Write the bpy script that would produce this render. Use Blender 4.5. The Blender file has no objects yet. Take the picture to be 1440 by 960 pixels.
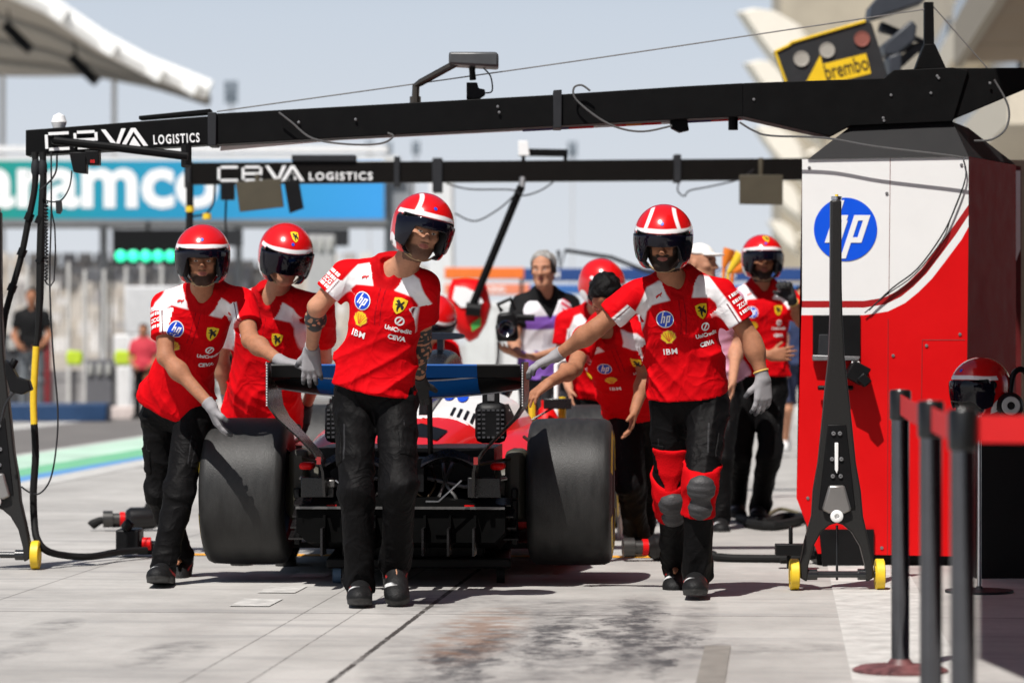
import bpy, bmesh, math, random
import numpy as np
from mathutils import Vector, Matrix

R = math.radians
F, CH = 4600.0, 1.18           # focal length in photo pixels (1440 wide) and camera height
scene = bpy.context.scene
COL = scene.collection
random.seed(7)
rng = np.random.default_rng(7)

# ------------------------------------------------------------------ camera, sky, sun, exposure
cam_d = bpy.data.cameras.new("camera")
cam_d.sensor_width = 36.0
cam_d.lens = F / 1440 * 36
cam_d.clip_start, cam_d.clip_end = 0.5, 3000
cam_d.dof.use_dof = True
cam_d.dof.focus_distance = 15.2
cam_d.dof.aperture_fstop = 2.6
cam = bpy.data.objects.new("camera", cam_d)
cam.location = (0, 0, CH)
cam.rotation_euler = (R(90), 0, 0)
COL.objects.link(cam)
scene.camera = cam

SUN_TRAVEL = Vector((0.27, 0.56, -1.0))
world = bpy.data.worlds.new("World")
scene.world = world
world.use_nodes = True
wn, wl = world.node_tree.nodes, world.node_tree.links
sky = wn.new("ShaderNodeTexSky")
sky.sky_type = 'NISHITA'
sky.sun_disc = False
sky.sun_elevation = math.atan2(1.0, math.hypot(0.27, 0.56))
sky.sun_rotation = math.atan2(-0.27, -0.56)
sky.air_density = 1.0
sky.dust_density = 1.5
sky.ozone_density = 1.0
wl.new(sky.outputs[0], wn["Background"].inputs[0])
wn["Background"].inputs[1].default_value = 0.055
# pale desert haze low over the horizon, thinning out upwards
_tc = wn.new("ShaderNodeTexCoord"); _sp = wn.new("ShaderNodeSeparateXYZ"); wl.new(_tc.outputs['Generated'], _sp.inputs[0])
_c = wn.new("ShaderNodeValToRGB"); wl.new(_sp.outputs[2], _c.inputs[0])
_c.color_ramp.elements[0].color = (.72, .745, .78, 1); _c.color_ramp.elements[1].position = .12; _c.color_ramp.elements[1].color = (.55, .625, .725, 1)
_k = wn.new("ShaderNodeValToRGB"); wl.new(_sp.outputs[2], _k.inputs[0])
_k.color_ramp.elements[0].position = .10; _k.color_ramp.elements[0].color = (1, 1, 1, 1); _k.color_ramp.elements[1].position = .24; _k.color_ramp.elements[1].color = (0, 0, 0, 1)
_hb = wn.new("ShaderNodeBackground"); wl.new(_c.outputs[0], _hb.inputs[0]); _hb.inputs[1].default_value = 0.86
_ms = wn.new("ShaderNodeMixShader"); wl.new(_k.outputs[0], _ms.inputs[0]); wl.new(wn["Background"].outputs[0], _ms.inputs[1]); wl.new(_hb.outputs[0], _ms.inputs[2])
wl.new(_ms.outputs[0], wn["World Output"].inputs[0])
sun_d = bpy.data.lights.new("sun", 'SUN')
sun_d.energy = 5.0
sun_d.angle = R(0.5)
sun_d.color = (1.0, 0.965, 0.915)
sun = bpy.data.objects.new("sun", sun_d)
sun.rotation_euler = SUN_TRAVEL.to_track_quat('-Z', 'Y').to_euler()
sun.location = (-5, -5, 20)
COL.objects.link(sun)
scene.view_settings.view_transform = 'Standard'
scene.view_settings.look = 'None'
scene.view_settings.exposure = 0.25
scene.view_settings.gamma = 1.0
scene.cycles.max_bounces = 8

# ------------------------------------------------------------------ coordinates
def W(px, py, Y):
    """world point seen at photo pixel (px, py) at distance Y"""
    return Vector(((px - 720) * Y / F, Y, CH - (py - 480) * Y / F))

LA = math.atan2(375, F)        # heading of the pit lane
def lane(u, v, z=0.0):
    return Vector((u * math.cos(LA) + v * math.sin(LA), -u * math.sin(LA) + v * math.cos(LA), z))

def lin(r, g, b):
    f = lambda c: (c / 255 / 12.92) if c / 255 <= 0.04045 else ((c / 255 + 0.055) / 1.055) ** 2.4
    return (f(r), f(g), f(b))

# ------------------------------------------------------------------ materials
MATS = {}
def mat(name, col, rough=0.5, metal=0.0, var=0.10, vscale=9.0, bump=0.0, bscale=60.0, spec=0.5, coat=0.0,
        masks=(), emit=0.0, detail=5.0, aniso=None, coords='Object', crease=0.0, cscale=8.0, alpha=1.0, trans=0.0, sss=0.0, sheen=0.0):
    """procedural principled material: noise-varied colour and roughness, noise bump, and attribute masks"""
    if name in MATS:
        return MATS[name]
    m = bpy.data.materials.new(name)
    m.use_nodes = True
    n, l = m.node_tree.nodes, m.node_tree.links
    b = n["Principled BSDF"]
    tc = n.new("ShaderNodeTexCoord")
    mp = n.new("ShaderNodeMapping")
    l.new(tc.outputs[coords], mp.inputs[0])
    if aniso:
        mp.inputs['Scale'].default_value = aniso
    no = n.new("ShaderNodeTexNoise")
    no.inputs['Scale'].default_value = vscale
    no.inputs['Detail'].default_value = detail
    no.inputs['Roughness'].default_value = 0.65
    l.new(mp.outputs[0], no.inputs[0])
    src = None
    c0 = n.new("ShaderNodeRGB"); c0.outputs[0].default_value = (*col, 1)
    src = c0.outputs[0]
    for (attr, mc, wid) in masks:
        at = n.new("ShaderNodeAttribute"); at.attribute_name = attr
        mr = n.new("ShaderNodeMapRange")
        mr.inputs['From Min'].default_value = -wid
        mr.inputs['From Max'].default_value = wid
        l.new(at.outputs['Fac'], mr.inputs['Value'])
        mx = n.new("ShaderNodeMix"); mx.data_type = 'RGBA'
        l.new(mr.outputs[0], mx.inputs['Factor'])
        l.new(src, mx.inputs[6])
        mx.inputs[7].default_value = (*mc, 1)
        src = mx.outputs[2]
    mul = n.new("ShaderNodeMapRange")
    mul.inputs['From Min'].default_value = 0.25
    mul.inputs['From Max'].default_value = 0.75
    mul.inputs['To Min'].default_value = 1 - var
    mul.inputs['To Max'].default_value = 1 + var
    l.new(no.outputs[0], mul.inputs['Value'])
    vm = n.new("ShaderNodeMix"); vm.data_type = 'RGBA'; vm.blend_type = 'MULTIPLY'
    vm.inputs['Factor'].default_value = 1.0
    l.new(src, vm.inputs[6]); l.new(mul.outputs[0], vm.inputs[7])
    l.new(vm.outputs[2], b.inputs['Base Color'])
    rr = n.new("ShaderNodeMapRange")
    rr.inputs['To Min'].default_value = max(0.02, rough - 0.12 * min(1, rough * 2))
    rr.inputs['To Max'].default_value = min(1, rough + 0.12 * min(1, rough * 2))
    l.new(no.outputs[0], rr.inputs['Value'])
    l.new(rr.outputs[0], b.inputs['Roughness'])
    b.inputs['Metallic'].default_value = metal
    b.inputs['Specular IOR Level'].default_value = spec
    b.inputs['Coat Weight'].default_value = coat
    b.inputs['Coat Roughness'].default_value = 0.08
    b.inputs['Sheen Weight'].default_value = sheen
    if sss:
        b.inputs['Subsurface Weight'].default_value = sss
        b.inputs['Subsurface Radius'].default_value = (0.012, 0.004, 0.002)
        b.inputs['Subsurface Scale'].default_value = 1.0
    if trans:
        b.inputs['Transmission Weight'].default_value = trans
    if alpha < 1:
        b.inputs['Alpha'].default_value = alpha
    if emit:
        l.new(vm.outputs[2], b.inputs['Emission Color'])
        b.inputs['Emission Strength'].default_value = emit
    if bump:
        n2 = n.new("ShaderNodeTexNoise")
        n2.inputs['Scale'].default_value = bscale
        n2.inputs['Detail'].default_value = 4
        l.new(mp.outputs[0], n2.inputs[0])
        bp = n.new("ShaderNodeBump")
        bp.inputs['Strength'].default_value = bump
        bp.inputs['Distance'].default_value = 0.01
        l.new(n2.outputs[0], bp.inputs['Height'])
        l.new(bp.outputs[0], b.inputs['Normal'])
    if crease:
        n3 = n.new("ShaderNodeTexNoise")
        n3.inputs['Scale'].default_value = cscale; n3.inputs['Detail'].default_value = 2.5; n3.inputs['Distortion'].default_value = 1.2
        l.new(mp.outputs[0], n3.inputs[0])
        a1 = n.new("ShaderNodeMath"); a1.operation = 'MULTIPLY_ADD'; a1.inputs[1].default_value = 2; a1.inputs[2].default_value = -1
        l.new(n3.outputs[0], a1.inputs[0])
        a2 = n.new("ShaderNodeMath"); a2.operation = 'ABSOLUTE'; l.new(a1.outputs[0], a2.inputs[0])
        a3 = n.new("ShaderNodeMath"); a3.operation = 'SUBTRACT'; a3.inputs[0].default_value = 1; l.new(a2.outputs[0], a3.inputs[1])
        a4 = n.new("ShaderNodeMath"); a4.operation = 'POWER'; a4.inputs[1].default_value = 5; l.new(a3.outputs[0], a4.inputs[0])
        b2 = n.new("ShaderNodeBump"); b2.inputs['Strength'].default_value = crease; b2.inputs['Distance'].default_value = .02
        l.new(a4.outputs[0], b2.inputs['Height'])
        if b.inputs['Normal'].is_linked:
            l.new(b.inputs['Normal'].links[0].from_socket, b2.inputs['Normal'])
        l.new(b2.outputs[0], b.inputs['Normal'])
    MATS[name] = m
    return m

RED = (0.60, 0.004, 0.006)
M_black = mat("black_paint", (0.004, 0.004, 0.0045), 0.5, var=0.25, bump=0.05, bscale=90, spec=0.2)
M_rubber = mat("black_rubber", (0.008, 0.008, 0.008), 0.7, var=0.2, spec=.2)
M_cable = mat("cable_black", (0.008, 0.008, 0.009), 0.5, var=0.2)
M_carbon = mat("carbon_fibre", (0.012, 0.012, 0.013), 0.32, var=0.35, vscale=160, coat=0.3)
M_white = mat("white_paint", (0.80, 0.80, 0.79), 0.4, var=0.03, vscale=3)
M_red = mat("red_paint", (.62, .0025, .004), 0.45, var=0.07, vscale=2.5, spec=.2)
M_yellow = mat("yellow_paint", (0.75, 0.50, 0.02), 0.5, var=0.12, vscale=30)
M_steel = mat("brushed_steel", (0.55, 0.56, 0.58), 0.3, metal=1.0, var=0.12, vscale=20)
M_grey = mat("grey_metal", (0.22, 0.22, 0.225), 0.45, metal=0.6, var=0.15, vscale=25)
M_dkgrey = mat("dark_grey_paint", (0.022, 0.023, 0.026), 0.6, var=0.15, spec=.2)
M_blue = mat("blue_print", (0.004, 0.06, 0.55), 0.4, var=0.05)
M_wtext = mat("white_print", (0.82, 0.82, 0.82), 0.5, var=0.02)
M_btext = mat("black_print", (0.01, 0.01, 0.01), 0.5, var=0.02)
M_ytext = mat("yellow_print", (0.80, 0.55, 0.01), 0.5, var=0.03)
M_rtext = mat("red_print", (0.62, 0.01, 0.01), 0.5, var=0.03)
M_orange = mat("orange_print", (0.75, 0.19, 0.01), 0.45, var=0.03)
M_glass = mat("dark_glass", (0.004, 0.004, 0.010), 0.06, var=0.1, coat=0.6)

# ------------------------------------------------------------------ things and parts
def tag(o, label=None, cat=None, group=None, kind=None):
    if label: o["label"] = label
    if cat: o["category"] = cat
    if group: o["group"] = group
    if kind: o["kind"] = kind
    return o

def thing(name, label, cat, loc=(0, 0, 0), group=None, rz=0.0):
    o = bpy.data.objects.new(name, None)
    o.empty_display_size = 0.2
    o.location = loc
    o.rotation_euler = (0, 0, rz)
    COL.objects.link(o)
    return tag(o, label, cat, group)

def root_of(o):
    while o.parent: o = o.parent
    return o

def finish(name, verts, faces, mats, parent=None, fmat=None, smooth=True, angle=35, bevel=0.0, attrs=None, local=False, origin=None):
    """link one mesh object. World-space verts are moved into the root thing's frame unless local."""
    verts = np.asarray(verts, dtype=np.float64).reshape(-1, 3)
    if parent is not None and not local:
        r = root_of(parent)
        verts = verts - np.array(r.location)
        a = r.rotation_euler.z
        if a:
            c, s = math.cos(-a), math.sin(-a)
            verts = np.stack([verts[:, 0] * c - verts[:, 1] * s, verts[:, 0] * s + verts[:, 1] * c, verts[:, 2]], 1)
    loc = None
    if parent is None and not local:
        if origin is None:
            lo, hi = verts.min(0), verts.max(0)
            origin = ((lo[0] + hi[0]) / 2, (lo[1] + hi[1]) / 2, lo[2])
        loc = np.array(origin)
        verts = verts - loc
    me = bpy.data.meshes.new(name)
    me.from_pydata(verts.tolist(), [], faces.tolist() if isinstance(faces, np.ndarray) else faces)
    if not isinstance(mats, (list, tuple)): mats = [mats]
    for m in mats: me.materials.append(m)
    if fmat is not None:
        me.polygons.foreach_set('material_index', np.asarray(fmat, dtype=np.int32))
    if smooth:
        me.polygons.foreach_set('use_smooth', np.ones(len(me.polygons), dtype=bool))
        if angle < 180: me.set_sharp_from_angle(angle=R(angle))
    if attrs:
        for k, v in attrs.items():
            a = me.attributes.new(k, 'FLOAT', 'POINT')
            a.data.foreach_set('value', np.asarray(v, dtype=np.float32))
    me.update()
    o = bpy.data.objects.new(name, me)
    COL.objects.link(o)
    if parent is not None: o.parent = parent
    if loc is not None: o.location = loc
    if bevel:
        b = o.modifiers.new("bevel", 'BEVEL')
        b.width = bevel; b.segments = 2; b.limit_method = 'ANGLE'; b.angle_limit = R(40)
        b.harden_normals = False
    return o

class MB:
    """collects simple shapes and links them as ONE mesh object"""
    def __init__(s): s.v, s.f, s.m = [], [], []
    def add(s, v, f, mi=0):
        k = len(s.v)
        s.v += [tuple(p) for p in v]
        s.f += [tuple(i + k for i in q) for q in f]
        s.m += [mi] * len(f)
        return s
    def box(s, c, size, rot=None, mi=0):
        M = rot if rot is not None else Matrix.Identity(3)
        c = Vector(c)
        vs = [c + M @ Vector((x * size[0] / 2, y * size[1] / 2, z * size[2] / 2))
              for x in (-1, 1) for y in (-1, 1) for z in (-1, 1)]
        fs = [(0, 1, 3, 2), (4, 6, 7, 5), (0, 4, 5, 1), (2, 3, 7, 6), (0, 2, 6, 4), (1, 5, 7, 3)]
        return s.add(vs, fs, mi)
    def tube(s, pts, r, n=10, mi=0, caps=True, smooth_pts=0):
        pts = [Vector(p) for p in pts]
        if smooth_pts: pts = catmull(pts, smooth_pts)
        rs = r if isinstance(r, (list, tuple)) else [r] * len(pts)
        if len(rs) != len(pts):
            rs = list(np.interp(np.linspace(0, 1, len(pts)), np.linspace(0, 1, len(rs)), rs))
        vs, fs, prev = [], [], None
        for i, p in enumerate(pts):
            t = (pts[min(i + 1, len(pts) - 1)] - pts[max(i - 1, 0)])
            if t.length < 1e-9: t = Vector((0, 0, 1))
            t.normalize()
            a = prev if prev is not None else (Vector((0, 0, 1)) if abs(t.z) < 0.9 else Vector((1, 0, 0)))
            e1 = (a - t * a.dot(t))
            if e1.length < 1e-6: e1 = t.orthogonal()
            e1.normalize(); prev = e1
            e2 = t.cross(e1)
            for k in range(n):
                th = 2 * math.pi * k / n
                vs.append(p + (e1 * math.cos(th) + e2 * math.sin(th)) * rs[i])
        for i in range(len(pts) - 1):
            for k in range(n):
                k2 = (k + 1) % n
                fs.append((i * n + k, i * n + k2, (i + 1) * n + k2, (i + 1) * n + k))
        if caps:
            fs.append(tuple(range(n - 1, -1, -1)))
            fs.append(tuple((len(pts) - 1) * n + k for k in range(n)))
        return s.add(vs, fs, mi)
    def prism(s, poly, d, mi=0):
        """poly: list of 3D points in a plane; extruded by vector d"""
        n = len(poly); d = Vector(d)
        vs = [Vector(p) for p in poly] + [Vector(p) + d for p in poly]
        fs = [tuple(range(n - 1, -1, -1)), tuple(range(n, 2 * n))]
        fs += [(i, (i + 1) % n, n + (i + 1) % n, n + i) for i in range(n)]
        return s.add(vs, fs, mi)
    def pix(s, poly, Y, th, mi=0):
        return s.prism([W(x, y, Y) for x, y in poly], (0, th, 0), mi)
    def lathe(s, prof, c, ax='x', n=48, mi=0):
        """prof: (axial, radius) list; open profile"""
        c = Vector(c); vs, fs = [], []
        for (a, r) in prof:
            for k in range(n):
                th = 2 * math.pi * k / n
                p = (a, r * math.cos(th), r * math.sin(th))
                if ax == 'y': p = (p[1], p[0], p[2])
                if ax == 'z': p = (p[1], p[2], p[0])
                vs.append(c + Vector(p))
        for i in range(len(prof) - 1):
            for k in range(n):
                k2 = (k + 1) % n
                fs.append((i * n + k, i * n + k2, (i + 1) * n + k2, (i + 1) * n + k))
        return s.add(vs, fs, mi)
    def loft(s, rings, mi=0, caps=True):
        n = len(rings[0]); vs = [p for r in rings for p in r]; fs = []
        for i in range(len(rings) - 1):
            for k in range(n):
                k2 = (k + 1) % n
                fs.append((i * n + k, i * n + k2, (i + 1) * n + k2, (i + 1) * n + k))
        if caps:
            fs.append(tuple(range(n - 1, -1, -1)))
            fs.append(tuple((len(rings) - 1) * n + k for k in range(n)))
        return s.add(vs, fs, mi)
    def build(s, name, mats, parent=None, **kw):
        return finish(name, [tuple(p) for p in s.v], s.f, mats, parent, fmat=s.m, **kw)

def catmull(pts, k):
    out = []
    P = [pts[0]] + list(pts) + [pts[-1]]
    for i in range(1, len(P) - 2):
        for j in range(k):
            t = j / k
            a, b, c, d = P[i - 1], P[i], P[i + 1], P[i + 2]
            out.append(0.5 * ((2 * b) + (c - a) * t + (2 * a - 5 * b + 4 * c - d) * t * t + (3 * b - a - 3 * c + d) * t ** 3))
    out.append(pts[-1])
    return out

_fix = []
def text2d(s, size=1.0, bold=0.0, spacing=1.0, shear=0.0, width=1.0):
    """flat lettering -> (list of (x, y), faces), centred"""
    c = bpy.data.curves.new("lettering", 'FONT')
    c.body = s; c.size = 1.0; c.offset = bold; c.space_character = spacing; c.shear = shear
    c.align_x = 'CENTER'; c.align_y = 'CENTER'; c.resolution_u = 3
    o = bpy.data.objects.new("lettering", c)
    me = bpy.data.meshes.new_from_object(o)
    v = [(p.co.x, p.co.y) for p in me.vertices]
    f = [tuple(p.vertices) for p in me.polygons]
    bpy.data.objects.remove(o); bpy.data.curves.remove(c); bpy.data.meshes.remove(me)
    xs = [p[0] for p in v]; ys = [p[1] for p in v]
    cx, cy, h = (min(xs) + max(xs)) / 2, (min(ys) + max(ys)) / 2, max(ys) - min(ys)
    k = size / h
    return [((x - cx) * k * width, (y - cy) * k) for x, y in v], f

def sheet(mb, v2, f, o, u, v, mi=0):
    o, u, v = Vector(o), Vector(u), Vector(v)
    mb.add([o + u * x + v * y for x, y in v2], f, mi)

def disc2d(r, n=40, rings=5, sx=1.0, sy=1.0):
    v = [(0.0, 0.0)]; f = []
    for i in range(1, rings + 1):
        for k in range(n):
            a = 2 * math.pi * k / n
            v.append((sx * r * i / rings * math.cos(a), sy * r * i / rings * math.sin(a)))
    for k in range(n):
        f.append((0, 1 + k, 1 + (k + 1) % n))
    for i in range(rings - 1):
        for k in range(n):
            a, b = 1 + i * n + k, 1 + i * n + (k + 1) % n
            f.append((a, a + n, b + n, b))
    return v, f

def rects2d(rs, shear=0.0, k=1.0):
    """rectangles (x0, y0, x1, y1) cut in small cells"""
    v, f = [], []
    for (x0, y0, x1, y1) in rs:
        nx, ny = max(1, int(abs(x1 - x0) / 0.25)), max(1, int(abs(y1 - y0) / 0.25))
        b = len(v)
        for j in range(ny + 1):
            for i in range(nx + 1):
                x, y = x0 + (x1 - x0) * i / nx, y0 + (y1 - y0) * j / ny
                v.append(((x + shear * y) * k, y * k))
        for j in range(ny):
            for i in range(nx):
                a = b + j * (nx + 1) + i
                f.append((a, a + 1, a + nx + 2, a + nx + 1))
    return v, f

HP = [(-.52, -.42, -.34, .92), (-.34, .28, -.06, .45), (-.20, -.42, -.02, .28),
      (.13, -.92, .31, .45), (.31, .28, .64, .45), (.31, -.42, .64, -.25), (.46, -.25, .64, .28)]
def hp2d(r): return rects2d(HP, 0.33, r)

def poly2d(pts, k=1.0):
    """fan-filled outline with an inner ring so that it follows a curved surface"""
    cx = sum(p[0] for p in pts) / len(pts); cy = sum(p[1] for p in pts) / len(pts)
    n = len(pts)
    v = [(cx * k, cy * k)]
    for t in (0.35, 0.7, 1.0):
        v += [((cx + (x - cx) * t) * k, (cy + (y - cy) * t) * k) for x, y in pts]
    f = [(0, 1 + i, 1 + (i + 1) % n) for i in range(n)]
    for q in range(2):
        for i in range(n):
            a, b = 1 + q * n + i, 1 + q * n + (i + 1) % n
            f.append((a, a + n, b + n, b))
    return v, f

SHIELD = [(-.5, .5), (-.25, .56), (0, .6), (.25, .56), (.5, .5), (.48, .1), (.4, -.25), (.22, -.5), (0, -.66), (-.22, -.5), (-.4, -.25), (-.48, .1)]
HORSE = [(-.05, -.42), (.03, -.42), (.02, -.2), (.12, -.02), (.26, -.12), (.24, -.25), (.34, -.2), (.34, -.02), (.2, .1), (.3, .3), (.22, .36), (.12, .2),
         (.05, .2), (-.04, .34), (-.16, .42), (-.2, .34), (-.3, .28), (-.24, .22), (-.14, .24), (-.12, .12), (-.28, .06), (-.26, 0), (-.1, .02), (-.12, -.2)]
def shell2d(k):
    p = []
    for i in range(15):
        a = math.pi * (-0.12 + 1.24 * i / 14)
        r = 1.0 + (0.06 if i % 2 else -0.03)
        p.append((r * math.cos(a), r * math.sin(a) * .95))
    p += [(-.45, -.72), (-.38, -.92), (.38, -.92), (.45, -.72)]
    return poly2d(p, k)
# ------------------------------------------------------------------ implicit surfaces (bodies, clothes, helmets)
A = lambda v: np.array(v, dtype=np.float64)
def rc(P, a, b, ra, rb):
    a, b = A(a), A(b); d = b - a
    t = np.clip(((P - a) @ d) / max(d @ d, 1e-12), 0, 1)
    q = P - a - t[:, None] * d
    return np.sqrt((q * q).sum(1)) - (ra + (rb - ra) * t)
def ell(P, c, r):
    r = A(r); q = (P - A(c))
    k0 = np.sqrt(((q / r) ** 2).sum(1)); k1 = np.sqrt(((q / (r * r)) ** 2).sum(1))
    return k0 * (k0 - 1) / np.maximum(k1, 1e-9)
def rbox(P, c, h, r):
    q = np.abs(P - A(c)) - (A(h) - r)
    return np.sqrt((np.maximum(q, 0) ** 2).sum(1)) + np.minimum(q.max(1), 0) - r
def smin(a, b, k):
    h = np.clip(0.5 + 0.5 * (b - a) / k, 0, 1)
    return b + (a - b) * h - k * h * (1 - h)
def smax(a, b, k): return -smin(-a, -b, k)
def sstep(x, a, b):
    t = np.clip((x - a) / (b - a), 0, 1); return t * t * (3 - 2 * t)

def sd_mesh(f, lo, hi, h, B=8, slack=1.7):
    """naive surface nets over the active blocks of a grid; returns verts, quads"""
    lo, hi = A(lo), A(hi)
    n = np.maximum(np.ceil((hi - lo) / (h * B)).astype(int), 1)
    N = n * B + 1
    ii = np.stack(np.meshgrid(*[np.arange(k) for k in n], indexing='ij'), -1).reshape(-1, 3)
    d = f(lo + (ii + 0.5) * B * h)
    act = np.abs(d) < B * h * 0.87 * slack + 0.004
    sg = np.where(d < 0, -1.0, 1.0).reshape(n).astype(np.float32)
    V = np.ones(N, dtype=np.float32)
    V[:-1, :-1, :-1] = sg.repeat(B, 0).repeat(B, 1).repeat(B, 2)
    off = np.stack(np.meshgrid(*[np.arange(B + 1)] * 3, indexing='ij'), -1).reshape(-1, 3)
    ai = ii[act]
    for s in range(0, len(ai), 400):
        idx = (ai[s:s + 400, None, :] * B + off[None]).reshape(-1, 3)
        V[idx[:, 0], idx[:, 1], idx[:, 2]] = f(lo + idx * h)
    for ax in range(3):                     # closed at the box
        sl = [slice(None)] * 3
        sl[ax] = 0; V[tuple(sl)] = np.maximum(V[tuple(sl)], 1e-3)
        sl[ax] = -1; V[tuple(sl)] = np.maximum(V[tuple(sl)], 1e-3)
    S = V < 0
    cnt = np.zeros(np.array(N) - 1, dtype=np.int8)
    for a in (0, 1):
        for b in (0, 1):
            for c in (0, 1):
                cnt += S[a:N[0] - 1 + a, b:N[1] - 1 + b, c:N[2] - 1 + c]
    cells = np.argwhere((cnt > 0) & (cnt < 8))
    acc = np.zeros((len(cells), 3)); num = np.zeros(len(cells))
    cor = [(a, b, c) for a in (0, 1) for b in (0, 1) for c in (0, 1)]
    vals = {c: V[cells[:, 0] + c[0], cells[:, 1] + c[1], cells[:, 2] + c[2]].astype(np.float64) for c in cor}
    for c in cor:
        for ax in range(3):
            if c[ax] == 0:
                e = list(c); e[ax] = 1; e = tuple(e)
                va, vb = vals[c], vals[e]
                m = (va < 0) != (vb < 0)
                t = np.where(m, va / np.where(m, va - vb, 1), 0)
                p = np.tile(A(c), (len(cells), 1)); p[:, ax] += t
                acc[m] += p[m]; num[m] += 1
    verts = lo + h * (cells + acc / np.maximum(num, 1)[:, None])
    im = np.full(cnt.shape, -1, dtype=np.int32)
    im[cells[:, 0], cells[:, 1], cells[:, 2]] = np.arange(len(cells))
    quads = []
    for ax in range(3):
        a, b = [(1, 2), (2, 0), (0, 1)][ax]
        s0 = [slice(None)] * 3; s1 = [slice(None)] * 3
        s0[ax] = slice(0, -1); s1[ax] = slice(1, None)
        for q in (a, b):
            s0[q] = slice(1, -1); s1[q] = slice(1, -1)
        d0, d1 = S[tuple(s0)], S[tuple(s1)]
        e = np.argwhere(d0 != d1)
        if not len(e): continue
        inside0 = d0[e[:, 0], e[:, 1], e[:, 2]]
        e[:, a] += 1; e[:, b] += 1
        def cell(da, db):
            k = e.copy(); k[:, a] += da; k[:, b] += db
            return im[k[:, 0], k[:, 1], k[:, 2]]
        q = np.stack([cell(-1, -1), cell(0, -1), cell(0, 0), cell(-1, 0)], 1)
        q[~inside0] = q[~inside0][:, ::-1]
        quads.append(q)
    quads = np.concatenate(quads)
    quads = quads[(quads >= 0).all(1)]
    return verts, quads

def march(f, P, dirv, steps=60, far=0.6):
    """move points along dirv on to the surface f = 0"""
    P = P.copy(); t = np.zeros(len(P)); dv = A(dirv)
    for _ in range(steps):
        d = f(P + t[:, None] * dv)
        t += np.clip(d, -0.02, 0.05) * 0.6
    t = np.clip(t, 0, far)
    return P + t[:, None] * dv

def decal(name, layers, f, o, u, v, n, parent, lift=0.0025, start=0.25):
    """flat artwork wrapped on to the surface f: layers = [(verts2d, faces, material)]"""
    vs, fs, fm, ms = [], [], [], []
    o, u, v, n = A(o), A(u), A(v), A(n)
    for i, (v2, f2, m) in enumerate(layers):
        p = A(v2)
        P = o + p[:, :1] * u + p[:, 1:] * v + n * start
        P = march(f, P, -n) + n * (lift + 0.0012 * i)
        k = len(vs)
        vs += P.tolist(); fs += [tuple(q + k for q in t) for t in f2]
        if m not in ms: ms.append(m)
        fm += [ms.index(m)] * len(f2)
    return finish(name, vs, fs, ms, parent, fmat=fm, smooth=True, angle=180)
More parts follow.
